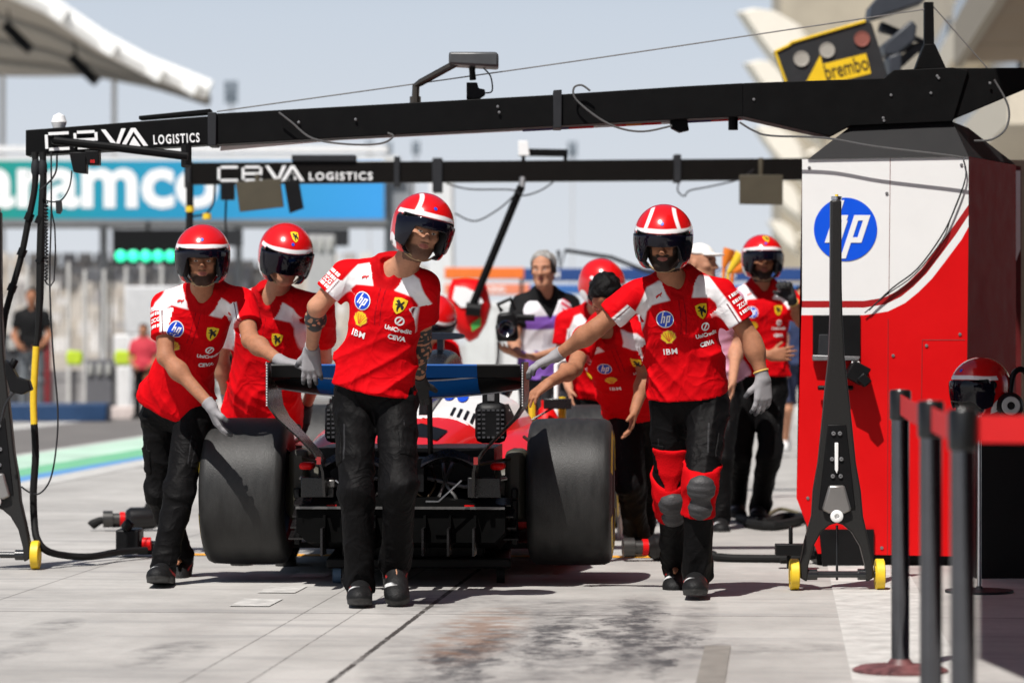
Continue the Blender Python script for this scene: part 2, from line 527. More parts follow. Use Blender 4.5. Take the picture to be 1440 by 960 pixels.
# ------------------------------------------------------------------ ground
def ground_material():
    m = bpy.data.materials.new("pit_lane_concrete"); m.use_nodes = True
    n, l = m.node_tree.nodes, m.node_tree.links
    b = n["Principled BSDF"]
    tc = n.new("ShaderNodeTexCoord"); sx = n.new("ShaderNodeSeparateXYZ")
    l.new(tc.outputs['Object'], sx.inputs[0])
    def math_(op, a, b_=None, c=None):
        k = n.new("ShaderNodeMath"); k.operation = op
        for i, v in enumerate((a, b_, c)):
            if v is None: continue
            if isinstance(v, (int, float)): k.inputs[i].default_value = v
            else: l.new(v, k.inputs[i])
        return k.outputs[0]
    def noise(scale, det=6, sc=(1, 1, 1), rough=.6, off=(0, 0, 0)):
        mp = n.new("ShaderNodeMapping"); mp.inputs['Scale'].default_value = sc; mp.inputs['Location'].default_value = off
        l.new(tc.outputs['Object'], mp.inputs[0])
        k = n.new("ShaderNodeTexNoise"); k.inputs['Scale'].default_value = scale
        k.inputs['Detail'].default_value = det; k.inputs['Roughness'].default_value = rough
        l.new(mp.outputs[0], k.inputs[0]); return k.outputs[0]
    def rng_(v, a, b_, c, d):
        k = n.new("ShaderNodeMapRange"); l.new(v, k.inputs[0])
        for i, x in zip((1, 2, 3, 4), (a, b_, c, d)): k.inputs[i].default_value = x
        return k.outputs[0]
    def mix(f, a, b_):
        k = n.new("ShaderNodeMix"); k.data_type = 'RGBA'
        l.new(f, k.inputs['Factor']) if not isinstance(f, float) else setattr(k.inputs['Factor'], 'default_value', f)
        for i, v in ((6, a), (7, b_)):
            if isinstance(v, tuple): k.inputs[i].default_value = (*v, 1)
            else: l.new(v, k.inputs[i])
        return k.outputs[2]
    u, v = sx.outputs[0], sx.outputs[1]
    base = mix(rng_(noise(.9, 8, (1, .8, 1), .68), .36, .62, 0, 1), (.310, .298, .282), (.435, .420, .398))
    # broom and roller marks, light scuffing along and across the lane
    base = mix(rng_(noise(2.2, 8, (1, .35, 1)), .50, .72, 0, .55), base, (.30, .285, .27))
    base = mix(rng_(noise(3.0, 7, (.22, 1.7, 1), off=(3, 1, 0)), .52, .74, 0, .75), base, (.22, .215, .215))
    base = mix(rng_(noise(22, 8, rough=.8), .52, .74, 0, .55), base, (.27, .26, .25))
    # dark rubber deposits in front of the pit box
    def blob(cu, cv, ru, rv):
        a = math_('POWER', math_('DIVIDE', math_('SUBTRACT', u, cu), ru), 2.0)
        c = math_('POWER', math_('DIVIDE', math_('SUBTRACT', v, cv), rv), 2.0)
        return math_('MAXIMUM', math_('SUBTRACT', 1.0, math_('ADD', a, c)), 0.0)
    uw = math_('ADD', u, rng_(noise(3.2, 7, (1, .5, 1), .7, (7, 3, 0)), .3, .7, -.16, .16))
    def blobw(cu, cv, ru, rv):
        a = math_('POWER', math_('DIVIDE', math_('SUBTRACT', uw, cu), ru), 2.0)
        c = math_('POWER', math_('DIVIDE', math_('SUBTRACT', v, cv), rv), 2.0)
        return math_('MAXIMUM', math_('SUBTRACT', 1.0, math_('ADD', a, c)), 0.0)
    rub = None
    core = None
    for (cu, cv, ru, rv) in [(-.61, 13.4, .12, 1.9), (-.88, 13.0, .11, 1.4), (-.45, 12.4, .09, 1.2), (-1.15, 12.2, .16, 1.4)]:
        k = blobw(cu, cv, ru, rv); core = k if core is None else math_('MAXIMUM', core, k)
    for (cu, cv, ru, rv) in [(-.60, 13.2, .16, 2.2), (-.98, 12.8, .14, 2.0), (-1.0, 14.2, .55, .9), (-1.25, 12.6, .30, 2.0), (-.85, 11.9, .6, .8), (-.35, 13.5, .10, 2.0), (-2.3, 12.2, .18, .6),
                             (-3.0, 13.3, .12, .5), (-2.9, 12.3, .10, .4), (-.2, 12.7, .5, .35), (-1.5, 14.6, .3, .8), (-3.6, 11.8, .8, .3)]:
        k = blob(cu, cv, ru, rv); rub = k if rub is None else math_('MAXIMUM', rub, k)
    rubn = math_('MULTIPLY', math_('POWER', rub, .6), math_('MULTIPLY', rng_(noise(5.5, 9, (1.2, 1.0, 1), .70), .36, .74, .0, 1.2), rng_(noise(1.7, 4, (1.3, .8, 1), .6, (5, 2, 0)), .36, .62, .25, 1.15)))
    base = mix(math_('MINIMUM', rubn, .88), base, (.075, .072, .074))
    coren = math_('MULTIPLY', math_('POWER', core, .9), rng_(noise(7, 10, (1.3, .8, 1), .78), .38, .62, 0, 1.5))
    base = mix(math_('MINIMUM', coren, .85), base, (.035, .034, .038))
    rust = math_('MULTIPLY', blob(-1.22, 13.2, .22, 1.5), rng_(noise(7, 8), .4, .65, 0, 1.0))
    base = mix(math_('MINIMUM', rust, .6), base, (.20, .105, .06))
    # joints
    def line(x, c, w, wob=.012):
        d = math_('ABSOLUTE', math_('ADD', math_('SUBTRACT', x, c), rng_(noise(14, 3), 0, 1, -wob, wob)))
        return math_('MULTIPLY', math_('LESS_THAN', d, w), rng_(noise(6, 4), .35, .5, .55, 1.0))
    dark = math_('MAXIMUM', line(u, -1.55, .012, .010), math_('MULTIPLY', line(u, -1.83, .004, .004), .6))
    dark = math_('MAXIMUM', dark, math_('MULTIPLY', line(u, -2.06, .004, .003), .6))
    fr = math_('ABSOLUTE', math_('SUBTRACT', math_('FRACT', math_('DIVIDE', math_('ADD', v, .6), 4.2)), .5))
    dark = math_('MAXIMUM', dark, math_('MULTIPLY', math_('LESS_THAN', fr, .0035), .55))
    fu = math_('ABSOLUTE', math_('SUBTRACT', math_('FRACT', math_('DIVIDE', math_('ADD', u, 1.55), 4.0)), .5))
    dark = math_('MAXIMUM', dark, math_('MULTIPLY', math_('LESS_THAN', fu, .0014), .5))
    base = mix(dark, base, (.045, .04, .036))
    l.new(base, b.inputs['Base Color'])
    l.new(rng_(noise(8, 6), .3, .7, .62, .88), b.inputs['Roughness'])
    b.inputs['Specular IOR Level'].default_value = .35
    bp = n.new("ShaderNodeBump"); bp.inputs['Strength'].default_value = .25; bp.inputs['Distance'].default_value = .01
    l.new(noise(70, 6), bp.inputs['Height']); l.new(bp.outputs[0], b.inputs['Normal'])
    return m

def lane_sheet(name, poly, z, m, kind="structure"):
    o = finish(name, [(p[0], p[1], 0) for p in poly], [tuple(range(len(poly)))], m, None, local=True, smooth=False)
    o.rotation_euler = (0, 0, -LA); o.location = (0, 0, z)
    return tag(o, kind=kind)

lane_sheet("ground", [(-400, -15), (300, -15), (300, 1500), (-400, 1500)], 0.0, ground_material())
M_asph = mat("worn_asphalt", (.135, .125, .118), .85, var=.22, vscale=1.5, bump=.3, bscale=90)
M_line = mat("white_line_paint", (.46, .45, .43), .8, var=.30, vscale=7, bump=.15)
M_green = mat("pale_green_paint", (.42, .58, .47), .7, var=.25, vscale=1.2)
M_green2 = mat("green_paint", (.15, .42, .24), .7, var=.15, vscale=3)
M_bluep = mat("blue_paint", (.10, .26, .50), .7, var=.15, vscale=3)
M_tape = mat("dark_patch_paint", (.20, .185, .165), .8, var=.25, vscale=9)
M_orpaint = mat("orange_line_paint", (.72, .32, .02), .7, var=.12, vscale=8)
lane_sheet("fast_lane_road", [(-10.2, 20), (-7.9, 20), (-7.9, 400), (-10.2, 400)], .004, M_asph)
lane_sheet("road_line", [(-10.55, 20), (-10.2, 20), (-10.2, 400), (-10.55, 400)], .004, M_line)
lane_sheet("road_line", [(-6.33, 18), (-6.0, 18), (-6.0, 300), (-6.33, 300)], .004, M_line)
lane_sheet("road_line", [(-7.9, 18), (-7.78, 18), (-7.78, 300), (-7.9, 300)], .004, M_line)
lane_sheet("painted_band", [(-7.78, 18), (-6.98, 18), (-6.98, 300), (-7.78, 300)], .004, M_green)
lane_sheet("painted_band", [(-6.98, 18), (-6.74, 18), (-6.33, 45), (-6.33, 300), (-6.98, 300)], .004, M_green2)
lane_sheet("painted_band", [(-6.74, 18), (-6.33, 18), (-6.33, 45)], .004, M_bluep)
lane_sheet("road_line", [(.255, 5), (.66, 5), (.66, 60), (.255, 60)], .004, M_line)
for v0 in (14.42, 15.2, 16.2):
    lane_sheet("road_dash", [(-2.44, v0), (-2.26, v0), (-2.26, v0 + .42), (-2.44, v0 + .42)], .004, mat("worn_dash_paint", (.43, .42, .40), .85, var=.40, vscale=11))
lane_sheet("ground_patch", [(-.285, 8), (-.185, 8), (-.185, 12.7), (-.285, 12.7)], .004, M_tape)
lane_sheet("orange_line", [(-3.3, 17.82), (-.45, 17.82), (-.45, 17.98), (-3.3, 17.98)], .004, M_orpaint)
lane_sheet("orange_line", [(-.75, 17.98), (-.63, 17.98), (-.63, 19.6), (-.75, 19.6)], .004, M_orpaint)

# ------------------------------------------------------------------ far left: bridge with the big banner, lights, stand, fence
YB = 75.0
M_banner = bpy.data.materials.new("green_to_blue_banner"); M_banner.use_nodes = True
_n, _l = M_banner.node_tree.nodes, M_banner.node_tree.links
_tc = _n.new("ShaderNodeTexCoord"); _sx = _n.new("ShaderNodeSeparateXYZ"); _cr = _n.new("ShaderNodeValToRGB"); _mr = _n.new("ShaderNodeMapRange")
_l.new(_tc.outputs['Object'], _sx.inputs[0]); _l.new(_sx.outputs[0], _mr.inputs[0])
_mr.inputs[1].default_value = -5.4; _mr.inputs[2].default_value = 5.4
_cr.color_ramp.elements[0].position = 0.05; _cr.color_ramp.elements[0].color = (.0, .26, .13, 1)
_cr.color_ramp.elements[1].position = 0.95; _cr.color_ramp.elements[1].color = (.03, .29, .68, 1)
_e = _cr.color_ramp.elements.new(.38); _e.color = (.0, .25, .38, 1)
_l.new(_mr.outputs[0], _cr.inputs[0]); _l.new(_cr.outputs[0], _n["Principled BSDF"].inputs['Base Color'])
_n["Principled BSDF"].inputs['Roughness'].default_value = .5

br = thing("advert_bridge", "long footbridge behind the pit lane carrying a green to blue banner", "bridge", W(230, 480, YB) * 1.0)
br.location.z = 0
mb = MB(); mb.pix([(-130, 226), (540, 226), (540, 308), (-130, 308)], YB, .25); mb.build("banner", M_banner, br, smooth=False)
mb = MB(); t2 = text2d("aramco", .93, .030, 1.0)
w_ = max(p[0] for p in t2[0]) * 2; kx = (335 * YB / F) / w_
sheet(mb, [(x * kx, y) for x, y in t2[0]], t2[1], W(139, 265, YB - .01), (1, 0, 0), (0, 0, 1))
mb.build("banner_lettering", M_wtext, br, smooth=False)
mb = MB()
mb.pix([(-130, 205), (545, 205), (545, 214), (-130, 214)], YB + .6, .5); mb.pix([(-130, 219), (560, 219), (560, 226), (-130, 226)], YB, 3)
mb.build("deck_rail", mat("bridge_white_steel", (.62, .62, .62), .5), br)
mb = MB(); mb.pix([(-130, 308), (545, 308), (545, 315), (-130, 315)], YB - .1, 3)
mb.build("lower_chord", mat("bridge_grey_steel", (.16, .17, .18), .6), br)
for x in (-60, 140, 330, 556):
    mb = MB(); mb.pix([(x, 315), (x + 8, 315), (x + 8, 575), (x, 575)], YB + 1.5, .5); mb.build("support_column", mat("column_grey", (.22, .23, .25), .6), br)
mb = MB(); mb.pix([(541, 250), (578, 250), (578, 574), (541, 574)], YB + .4, 2); mb.build("stair_tower", mat("column_grey", (.22, .23, .25), .6), br)
for x0 in (270, 420):
    o = MB(); o.pix([(x0, 322), (x0 + 70, 322), (x0 + 70, 346), (x0, 346)], YB - .4, .3); o.build("dark_panel", M_dkgrey, br)

st = thing("start_lights", "black board of round green lights hanging under the banner bridge", "traffic light", W(205, 574, YB - 2))
st.location.z = 0
mb = MB(); mb.pix([(158, 322), (262, 322), (262, 371), (158, 371)], YB - 2, .3); mb.pix([(205, 312), (210, 312), (210, 322), (205, 322)], YB - 2, .2)
mb.pix([(155, 371), (157, 371), (157, 574), (155, 574)], YB - 1.9, .15)
mb.build("light_board", M_black, st, bevel=.02)
M_glight = mat("green_lamp", (.03, .75, .38), .4, emit=1.6, var=.02)
for i in range(6):
    mb = MB(); c = W(170 + 17.5 * i, 360, YB - 2.06)
    mb.lathe([(0, .12), (-.04, .12), (-.06, .09), (-.07, .0005)], c, 'y', 20)
    mb.build("lamp", M_glight, st)

# grandstand, roof sail
gs = thing("grandstand", "beige stepped grandstand far behind the fence, rows of pale seats", "grandstand", (-11, 112, 0))
mb = MB(); rr = random.Random(3)
for i in range(12):
    z = .8 + i * .28; y = 108 + i * 1.0
    mb.box((-16, y, z / 2), (26, 1.0, z), mi=0)
mb.build("terrace", mat("stand_concrete", (.42, .38, .33), .8, var=.25, vscale=.6), gs)
mb = MB()
for i in range(12):
    z = .8 + i * .28; y = 108 + i * 1.0
    for k in range(43):
        if rr.random() < .72:
            mb.box((-28.7 + k * .6, y - .1, z + .26), (.46, .4, .5), mi=rr.choice((0, 0, 1, 2, 3)))
mb.build("seat_rows", [mat("seat_beige", (.50, .46, .41), .7), mat("seat_white", (.62, .60, .58), .7), mat("seat_grey", (.36, .34, .33), .7), mat("seat_tan", (.44, .39, .34), .7)], gs, smooth=False)["kind"] = "stuff"
gs["label"] = "beige stepped grandstand far behind the fence, rows of pale seats"

rf = thing("stand_roof", "pale fabric canopy with a pointed tip at the photo's upper left", "roof", W(60, 480, 118)); rf.location.z = 0
front = [(-120, -90), (-40, -34), (30, -6), (70, 12), (140, 60), (205, 95), (255, 115), (294, 131)]
back = [(-120, 104), (-40, 107), (30, 108), (70, 108), (140, 107), (205, 112), (255, 122), (296, 133)]
NF = 8
top, bot = [], []
for (fx, fy), (bx, by) in zip(front, back):
    row = []
    for j in range(NF + 1):
        t = j / NF; Y = 110 + 36 * t
        p = W(fx + (bx - fx) * t, fy + (by - fy) * t + 10 * math.sin(math.pi * t), Y)
        row.append(p)
    top.append(row)
mb = MB(); nr = len(top)
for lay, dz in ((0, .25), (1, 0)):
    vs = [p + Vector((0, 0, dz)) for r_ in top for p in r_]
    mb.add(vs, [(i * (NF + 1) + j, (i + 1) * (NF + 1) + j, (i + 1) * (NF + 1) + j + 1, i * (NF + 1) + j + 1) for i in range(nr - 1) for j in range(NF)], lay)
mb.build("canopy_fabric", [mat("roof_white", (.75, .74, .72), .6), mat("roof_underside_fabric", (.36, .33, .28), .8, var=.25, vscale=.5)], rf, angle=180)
mb = MB(); mb.tube([W(x, y - 4, 109.8) for x, y in front], .34, 8)
for i in (3, 4, 5, 6):
    p = W(front[i][0] + 14, front[i][1] + 6, 109.5); mb.box(p, (.5, .5, .5), Matrix.Rotation(.6, 3, 'Y'))
mb.build("edge_beam", mat("roof_edge_white", (.82, .82, .80), .5), rf)
mb = MB()
for x in (3, 160): mb.pix([(x - 3, 106), (x + 3, 106), (x + 3, 545), (x - 3, 545)], 140, .3)
mb.build("mast", mat("mast_white", (.70, .71, .72), .5), rf)
for j in (2, 4, 6):
    t_ = j / NF; mb = MB()
    mb.tube([W(fx + (bx - fx) * t_, fy + (by - fy) * t_ + 10 * math.sin(math.pi * t_) + 3, 110 + 36 * t_) for (fx, fy), (bx, by) in zip(front, back)], .14, 6)
    mb.build("purlin", mat("purlin_grey", (.26, .25, .23), .6), rf)
for (x, y, lb) in ((25, 55, "black speaker cluster under the canopy, the left and higher one"), (118, 100, "black speaker cluster under the canopy, nearer its pointed tip")):
    mb = MB()
    for k in range(4):
        mb.box(W(x - 12 + 8 * k, y - 14 + 8 * k, 112), (.42, .5, .34), Matrix.Rotation(.75, 3, 'Y'))
    mb.tube([W(x - 14, y - 42, 113), W(x - 10, y - 16, 112)], .04, 6)
    tag(mb.build("speaker_cluster", M_black, bevel=.03), lb, "speaker", "loudspeakers under the stand roof")

for i, (x, y, w_, h_, Y, lb) in enumerate([(325, 130, 10, 24, 210, "floodlight tower standing alone right of the canopy tip"), (520, 208, 6, 14, 260, "far floodlight mast, left of three above the second beam"),
                               (546, 209, 6, 14, 262, "far floodlight mast, middle of three above the second beam"), (585, 208, 6, 14, 260, "far floodlight mast, right of three above the second beam"), (805, 210, 7, 16, 260, "far floodlight mast behind the white box on the second beam")]):
    t = thing("floodlight_mast", lb, "floodlight", W(x, 480, Y), "floodlights on the skyline"); t.location.z = 0
    mb = MB(); mb.pix([(x - 1.2, y), (x + 1.2, y), (x + 1.2, 505), (x - 1.2, 505)], Y, .3); mb.build("mast", mat("mast_pale", (.42, .43, .44), .6), t)
    mb = MB()
    for r_ in range(4):
        for c_ in range(2): mb.box(W(x - w_ / 2 + w_ * c_ + w_ * .0, y - h_ / 2 + h_ * r_ / 3, Y - .4), (w_ * .8 * Y / F, .4, h_ * .28 * Y / F))
    mb.build("lamp_rack", mat("lamp_rack_grey", (.10, .13, .16), .5), t)

# pit wall fence
YF = 58.0
fe = thing("debris_fence", "tall grey wire fence with pale posts along the far pit wall", "fence", W(100, 480, YF)); fe.location.z = 0
M_post = mat("fence_post_galvanised", (.48, .47, .45), .5, var=.15)
for i in range(14):
    x = -70 + i * 27 + (4 if i % 3 == 0 else 0)
    mb = MB(); top_ = 372 + rng.uniform(-4, 10)
    mb.pix([(x - 2.2, top_), (x + 2.2, top_), (x + 2.2, 573), (x - 2.2, 573)], YF, .08)
    mb.build("post", M_post, fe)
mb = MB()
for y in (378, 398, 420, 442, 466, 492, 515): mb.pix([(-80, y), (300, y), (300, y + .8), (-80, y + .8)], YF + .05, .012)
for x in range(-80, 300, 7): mb.pix([(x, 378), (x + .6, 378), (x + .6, 515), (x, 515)], YF + .07, .012)
mb.build("wire_mesh", mat("fence_wire", (.35, .34, .33), .5, metal=.5), fe)
mb = MB(); mb.pix([(-90, 520), (300, 520), (300, 574), (-90, 574)], YF + .2, .3)
tag(mb.build("pit_wall", mat("pit_wall_concrete", (.27, .26, .26), .8, var=.3, vscale=2), bevel=.02), "low grey concrete wall under the debris fence", "wall")
mb = MB(); mb.pix([(-120, 567), (150, 567), (150, 594), (-120, 594)], 48, .6)
tag(mb.build("blue_barrier", mat("navy_barrier", (.006, .035, .10), .5, var=.12), bevel=.03), "low dark blue barrier block at the edge of the fast lane", "barrier")
mb = MB(); mb.pix([(152, 572), (420, 568), (420, 586), (152, 590)], 50, .8)
tag(mb.build("pale_kerb", mat("pale_kerb_concrete", (.55, .47, .44), .8, var=.2), bevel=.02), "pale pinkish kerb beside the low blue barrier", "kerb")
mb = MB(); mb.pix([(175, 402), (262, 402), (262, 470), (175, 470)], 53, .8); mb.pix([(180, 470), (186, 470), (186, 580), (180, 580)], 53, .1); mb.pix([(252, 470), (258, 470), (258, 580), (252, 580)], 53, .1)
tag(mb.build("white_board", mat("board_offwhite", (.52, .52, .53), .6), bevel=.05), "blurred white board on legs behind the left mechanic", "board")
mb = MB(); mb.pix([(160, 470), (205, 470), (205, 515), (160, 515)], 54, .5); mb.pix([(164, 515), (201, 515), (201, 581), (164, 581)], 54, .4)
tag(mb.build("equipment_case", mat("pale_case", (.62, .62, .62), .5), bevel=.03), "pale equipment case below the white board", "case")
for i, (x0, x1, lb) in enumerate(((92, 116, "yellow high visibility bag hung on the fence behind the coiled cable"), (160, 193, "yellow high visibility bag hung on the fence under the white board"))):
    mb = MB(); mb.pix([(x0 + 3, 492), (x1 - 2, 494), (x1, 503), (x1 - 3, 513), (x0 + 2, 513), (x0, 502)], 52, .22)
    tag(mb.build("yellow_bag", mat("fluorescent_yellow", (.42, .55, .02), .7, var=.2), bevel=.03), lb, "bag", "yellow bags on the fence")

# ------------------------------------------------------------------ far centre
mb = MB(); mb.pix([(604, 235), (636, 235), (640, 578), (600, 578)], 64, 1.4)
tag(mb.build("white_pillar", mat("pillar_white", (.62, .62, .63), .6, var=.06), bevel=.05), "broad white pillar far behind the car", "pillar")
mb = MB(); mb.pix([(655, 425), (762, 425), (762, 575), (655, 575)], 62, 2); mb.pix([(690, 440), (700, 440), (700, 574), (690, 574)], 61.8, .15)
tag(mb.build("pale_partition", mat("partition_pale", (.58, .58, .58), .7, var=.2, vscale=.7), bevel=.05), "pale partition wall behind the cameraman", "wall")
def far_beam(x0, x1, y0, y1, Y, m, label, words=None, wy=0, wm=None):
    t = thing("overhead_beam", label, "gantry", W((x0 + x1) / 2, 480, Y), "far pit gantry beams"); t.location.z = 0
    mb = MB(); mb.pix([(x0, y0), (x1, y0), (x1, y1), (x0, y1)], Y, .2); mb.build("beam", m, t, bevel=.01)
    mb = MB(); xe = x1 - 6; mb.pix([(xe, y1), (xe + 5, y1), (xe + 5, 480 + CH * F / Y), (xe, 480 + CH * F / Y)], Y, .15); mb.build("post", M_dkgrey, t)
    if words:
        mb = MB()
        for (s_, xc) in words:
            t2 = text2d(s_, (y1 - y0) * .55 * Y / F, .03); sheet(mb, *t2, W(xc, (y0 + y1) / 2, Y - .006), (1, 0, 0), (0, 0, 1))
        mb.build("lettering", wm or M_wtext, t, smooth=False)
    return t
far_beam(625, 737, 376, 392, 47, mat("orange_beam", (.72, .16, .02), .5), "orange gantry beam far behind the hanging black strut")
far_beam(737, 1140, 377, 395, 44, mat("navy_beam", (.012, .05, .19), .5), "long navy gantry beam behind the cameraman's head", [("RACING", 850), ("TEAM", 770), ("RACING", 1010)])
far_beam(625, 745, 399, 414, 52, mat("coral_beam", (.70, .22, .12), .5), "coral gantry beam below the orange one", [("RACING", 690)])
far_beam(745, 1140, 400, 413, 50, mat("blue_beam", (.03, .12, .36), .5), "lower blue gantry beam with pale lettering behind the photographer", [("RACING", 900), ("TEAM", 830)])
mb = MB(); mb.tube([W(785, 352, 34), W(788, 378, 34), W(795, 352, 34), W(860, 362, 34), W(905, 380, 34), W(960, 396, 34)], .022, 6)
mb.tube([W(960, 396, 34), W(962, 480 + CH * F / 34, 34)], .022, 6)
tag(mb.build("boom_arm", M_dkgrey), "thin dark bent boom arm above the dark haired man", "boom")

# ------------------------------------------------------------------ pit building on the right, sails, canopy
def lbox(mb, u0, u1, v0, v1, z0, z1, mi=0):
    c = [lane(u0, v0), lane(u1, v0), lane(u1, v1), lane(u0, v1)]
    mb.prism([p + Vector((0, 0, z0)) for p in c], (0, 0, z1 - z0), mi)
pb = thing("pit_building", "tall beige pit building running away along the right of the lane", "building", lane(8, 60))
mb = MB(); mb.pix([(1098, -80), (1340, -80), (1340, 506), (1098, 506)], 232, 8); mb.build("end_block", mat("end_block_tan", (.36, .32, .25), .8, var=.2, vscale=.25), pb)
mb = MB(); lbox(mb, 5.0, 22, 52, 330, 0, 17); mb.build("wall", mat("building_beige", (.46, .40, .31), .8, var=.15, vscale=.3), pb)
for k in range(9):
    mb = MB(); v0 = 54 + k * 14
    lbox(mb, 4.9, 5.0, v0, v0 + 11, 6.0, 7.6); lbox(mb, 4.9, 5.0, v0, v0 + 11, 9.2, 10.6)
    mb.build("window_band", mat("building_glass", (.05, .065, .085), .15), pb)
mb = MB(); lbox(mb, 4.2, 4.996, 52, 330, 8.0, 8.8); lbox(mb, 3.6, 4.996, 52, 330, 4.6, 5.4); mb.build("balcony", mat("balcony_cream", (.60, .54, .44), .7), pb)
M_sail = mat("sail_cream", (.74, .70, .62), .7, var=.06)
SAIL = [(0, 0), (20, -5), (44, -2), (72, 14), (92, 40), (104, 74), (106, 110), (84, 96), (62, 80), (40, 56), (16, 24)]
for k, (x0, y0, Y, q) in enumerate(((1034, 18, 78, 1.25), (1044, 90, 94, 1.12), (1058, 180, 128, .82), (1070, 252, 165, .62), (1078, 312, 210, .46))):
    mb = MB(); rings = []
    for j in range(5):
        t = j / 4; g_ = 1 - .25 * abs(t - .5) * 2
        rings.append([W(x0 + 98 * q * (1 - g_) * .4 + x * q * g_, y0 + y * q * g_, Y + 1.8 * t) for x, y in SAIL])
    mb.loft(rings); mb.tube([W(x0 + 60 * q, y0 + 60 * q, Y + .9), W(x0 + 110 * q, y0 + 40 * q, Y + 1.2)], .12, 8)
    mb.build("sail_awning", M_sail, pb, angle=40)
gc = thing("garage_canopy", "wide brown canopy over the garage fronts at the upper right", "canopy", lane(6, 30))
mb = MB(); lbox(mb, 2.83, 12, 16, 51, 5.5, 5.62); mb.build("soffit", mat("canopy_soffit", (.22, .155, .095), .7, var=.08, vscale=.5), gc)
mb = MB(); lbox(mb, 2.70, 2.83, 16, 51, 5.42, 6.1)
for v0 in (24, 32, 40, 48): lbox(mb, 2.84, 12, v0, v0 + .06, 5.49, 5.50)
mb.build("fascia", mat("canopy_fascia", (.27, .23, .175), .7), gc)
for v0 in (16, 27, 38, 50):
    mb = MB(); lbox(mb, 11.2, 11.6, v0, v0 + .4, 0, 5.5); mb.build("column", mat("canopy_column", (.45, .42, .38), .7), gc)
# awning above the belt posts: outside the frame, its shade falls on the ground at the right
aw = thing("awning", "awning over the barrier posts, its shade lying on the concrete at the right", "awning", (3.6, 12, 0))
mb = MB(); mb.prism([(.52, 9.68, 4.5), (.58, 8.91, 4.5), (.70, 7.5, 4.5), (7.5, 7.5, 4.5), (7.5, 24, 4.5), (2.05, 24, 4.5), (2.05, 14.9, 4.5), (1.27, 14.9, 4.5)], (0, 0, .08)); mb.build("fabric", mat("awning_fabric", (.4, .02, .02), .8), aw)
for x, y in ((7.3, 7.8), (7.3, 23.7)):
    mb = MB(); mb.tube([(x, y, 0), (x, y, 4.5)], .05, 10); mb.build("pole", M_grey, aw)

# clutter along the far pit wall
for i, (x0, x1, y0, y1, Y, col, lb) in enumerate((
    (206, 300, 500, 556, 55, (.012, .013, .016), "dark equipment rack along the far wall behind the left mechanic"),
    (-30, 26, 470, 560, 54, (.03, .032, .036), "dark cabinet at the far wall beyond the left edge jack"),
    (58, 66, 478, 560, 53, (.42, .01, .02), "narrow red post at the far wall beside the yellow sleeve"),
    (120, 158, 505, 560, 55.5, (.10, .10, .11), "grey crate at the far wall between the fence posts"),
    (432, 470, 330, 430, 66, (.36, .36, .36), "pale grey screen far behind the gap between two left mechanics"))):
    mb = MB(); mb.pix([(x0, y0), (x1, y0), (x1, 480 + CH * F / Y), (x0, 480 + CH * F / Y)], Y, .5)
    if x1 - x0 > 20:
        for k in range(3): mb.pix([(x0 + 3 + k * (x1 - x0) / 3, y0 + 6), (x0 + (k + .8) * (x1 - x0) / 3, y0 + 6), (x0 + (k + .8) * (x1 - x0) / 3, y0 + 22), (x0 + 3 + k * (x1 - x0) / 3, y0 + 22)], Y - .06, .055, 1)
    tag(mb.build(("equipment_rack", "cabinet", "marker_post", "crate", "screen")[i], [mat("far_clutter_%s" % ("black", "slate", "red", "grey", "pale")[i], col, .6), mat("clutter_label", (.35, .35, .33), .6)], bevel=.02), lb, ("rack", "cabinet", "post", "crate", "screen")[i])

# garage fronts beside the camera (outside the frame, they close off the sky on that side and show in the chrome posts)
gf = thing("garage_building", "dark garage front along the right side of the lane beside the camera", "building", lane(4, 0))
mb = MB(); lbox(mb, 3.5, 9, -20, 17, 4.2, 7); mb.build("upper_wall", mat("garage_upper", (.16, .15, .14), .7), gf)
for v0 in (-20, -11, -2, 7):
    mb = MB(); lbox(mb, 3.5, 4.2, v0, v0 + 1.4, 0, 4.2); mb.build("pier", mat("garage_pier", (.10, .02, .02), .6), gf)
mb = MB(); lbox(mb, 8.8, 9, -20, 17, 0, 4.2); mb.build("back_wall", M_dkgrey, gf)

# added unseen truck behind the camera: darkens what the glossy posts and beams mirror
tk = thing("blocker_truck", "dark truck added out of view behind the camera to darken reflections", "truck", (1.0, -11, 0))
M_blocker = mat("blocker_black", (.012, .012, .014), .5, var=.15)
mb = MB(); mb.box((1.5, -11, 2.35), (13, 2.5, 3.1)); mb.build("box_body", M_blocker, tk, bevel=.08)
mb = MB(); mb.box((9.2, -11, 1.8), (2.1, 2.4, 2.4)); mb.build("cab", M_blocker, tk, bevel=.15)
for x in (-3.6, -2.4, 5.5, 9.3):
    for y in (-12.0, -10.0):
        mb = MB(); mb.lathe([(-.15, .0005), (-.15, .46), (-.12, .5), (.12, .5), (.15, .46), (.15, .0005)], (x, y, .5), 'y', 32); mb.build("wheel", M_rubber, tk)
mb = MB(); mb.box((2.5, -11, .75), (13, .9, .25)); mb.build("chassis", M_blocker, tk)
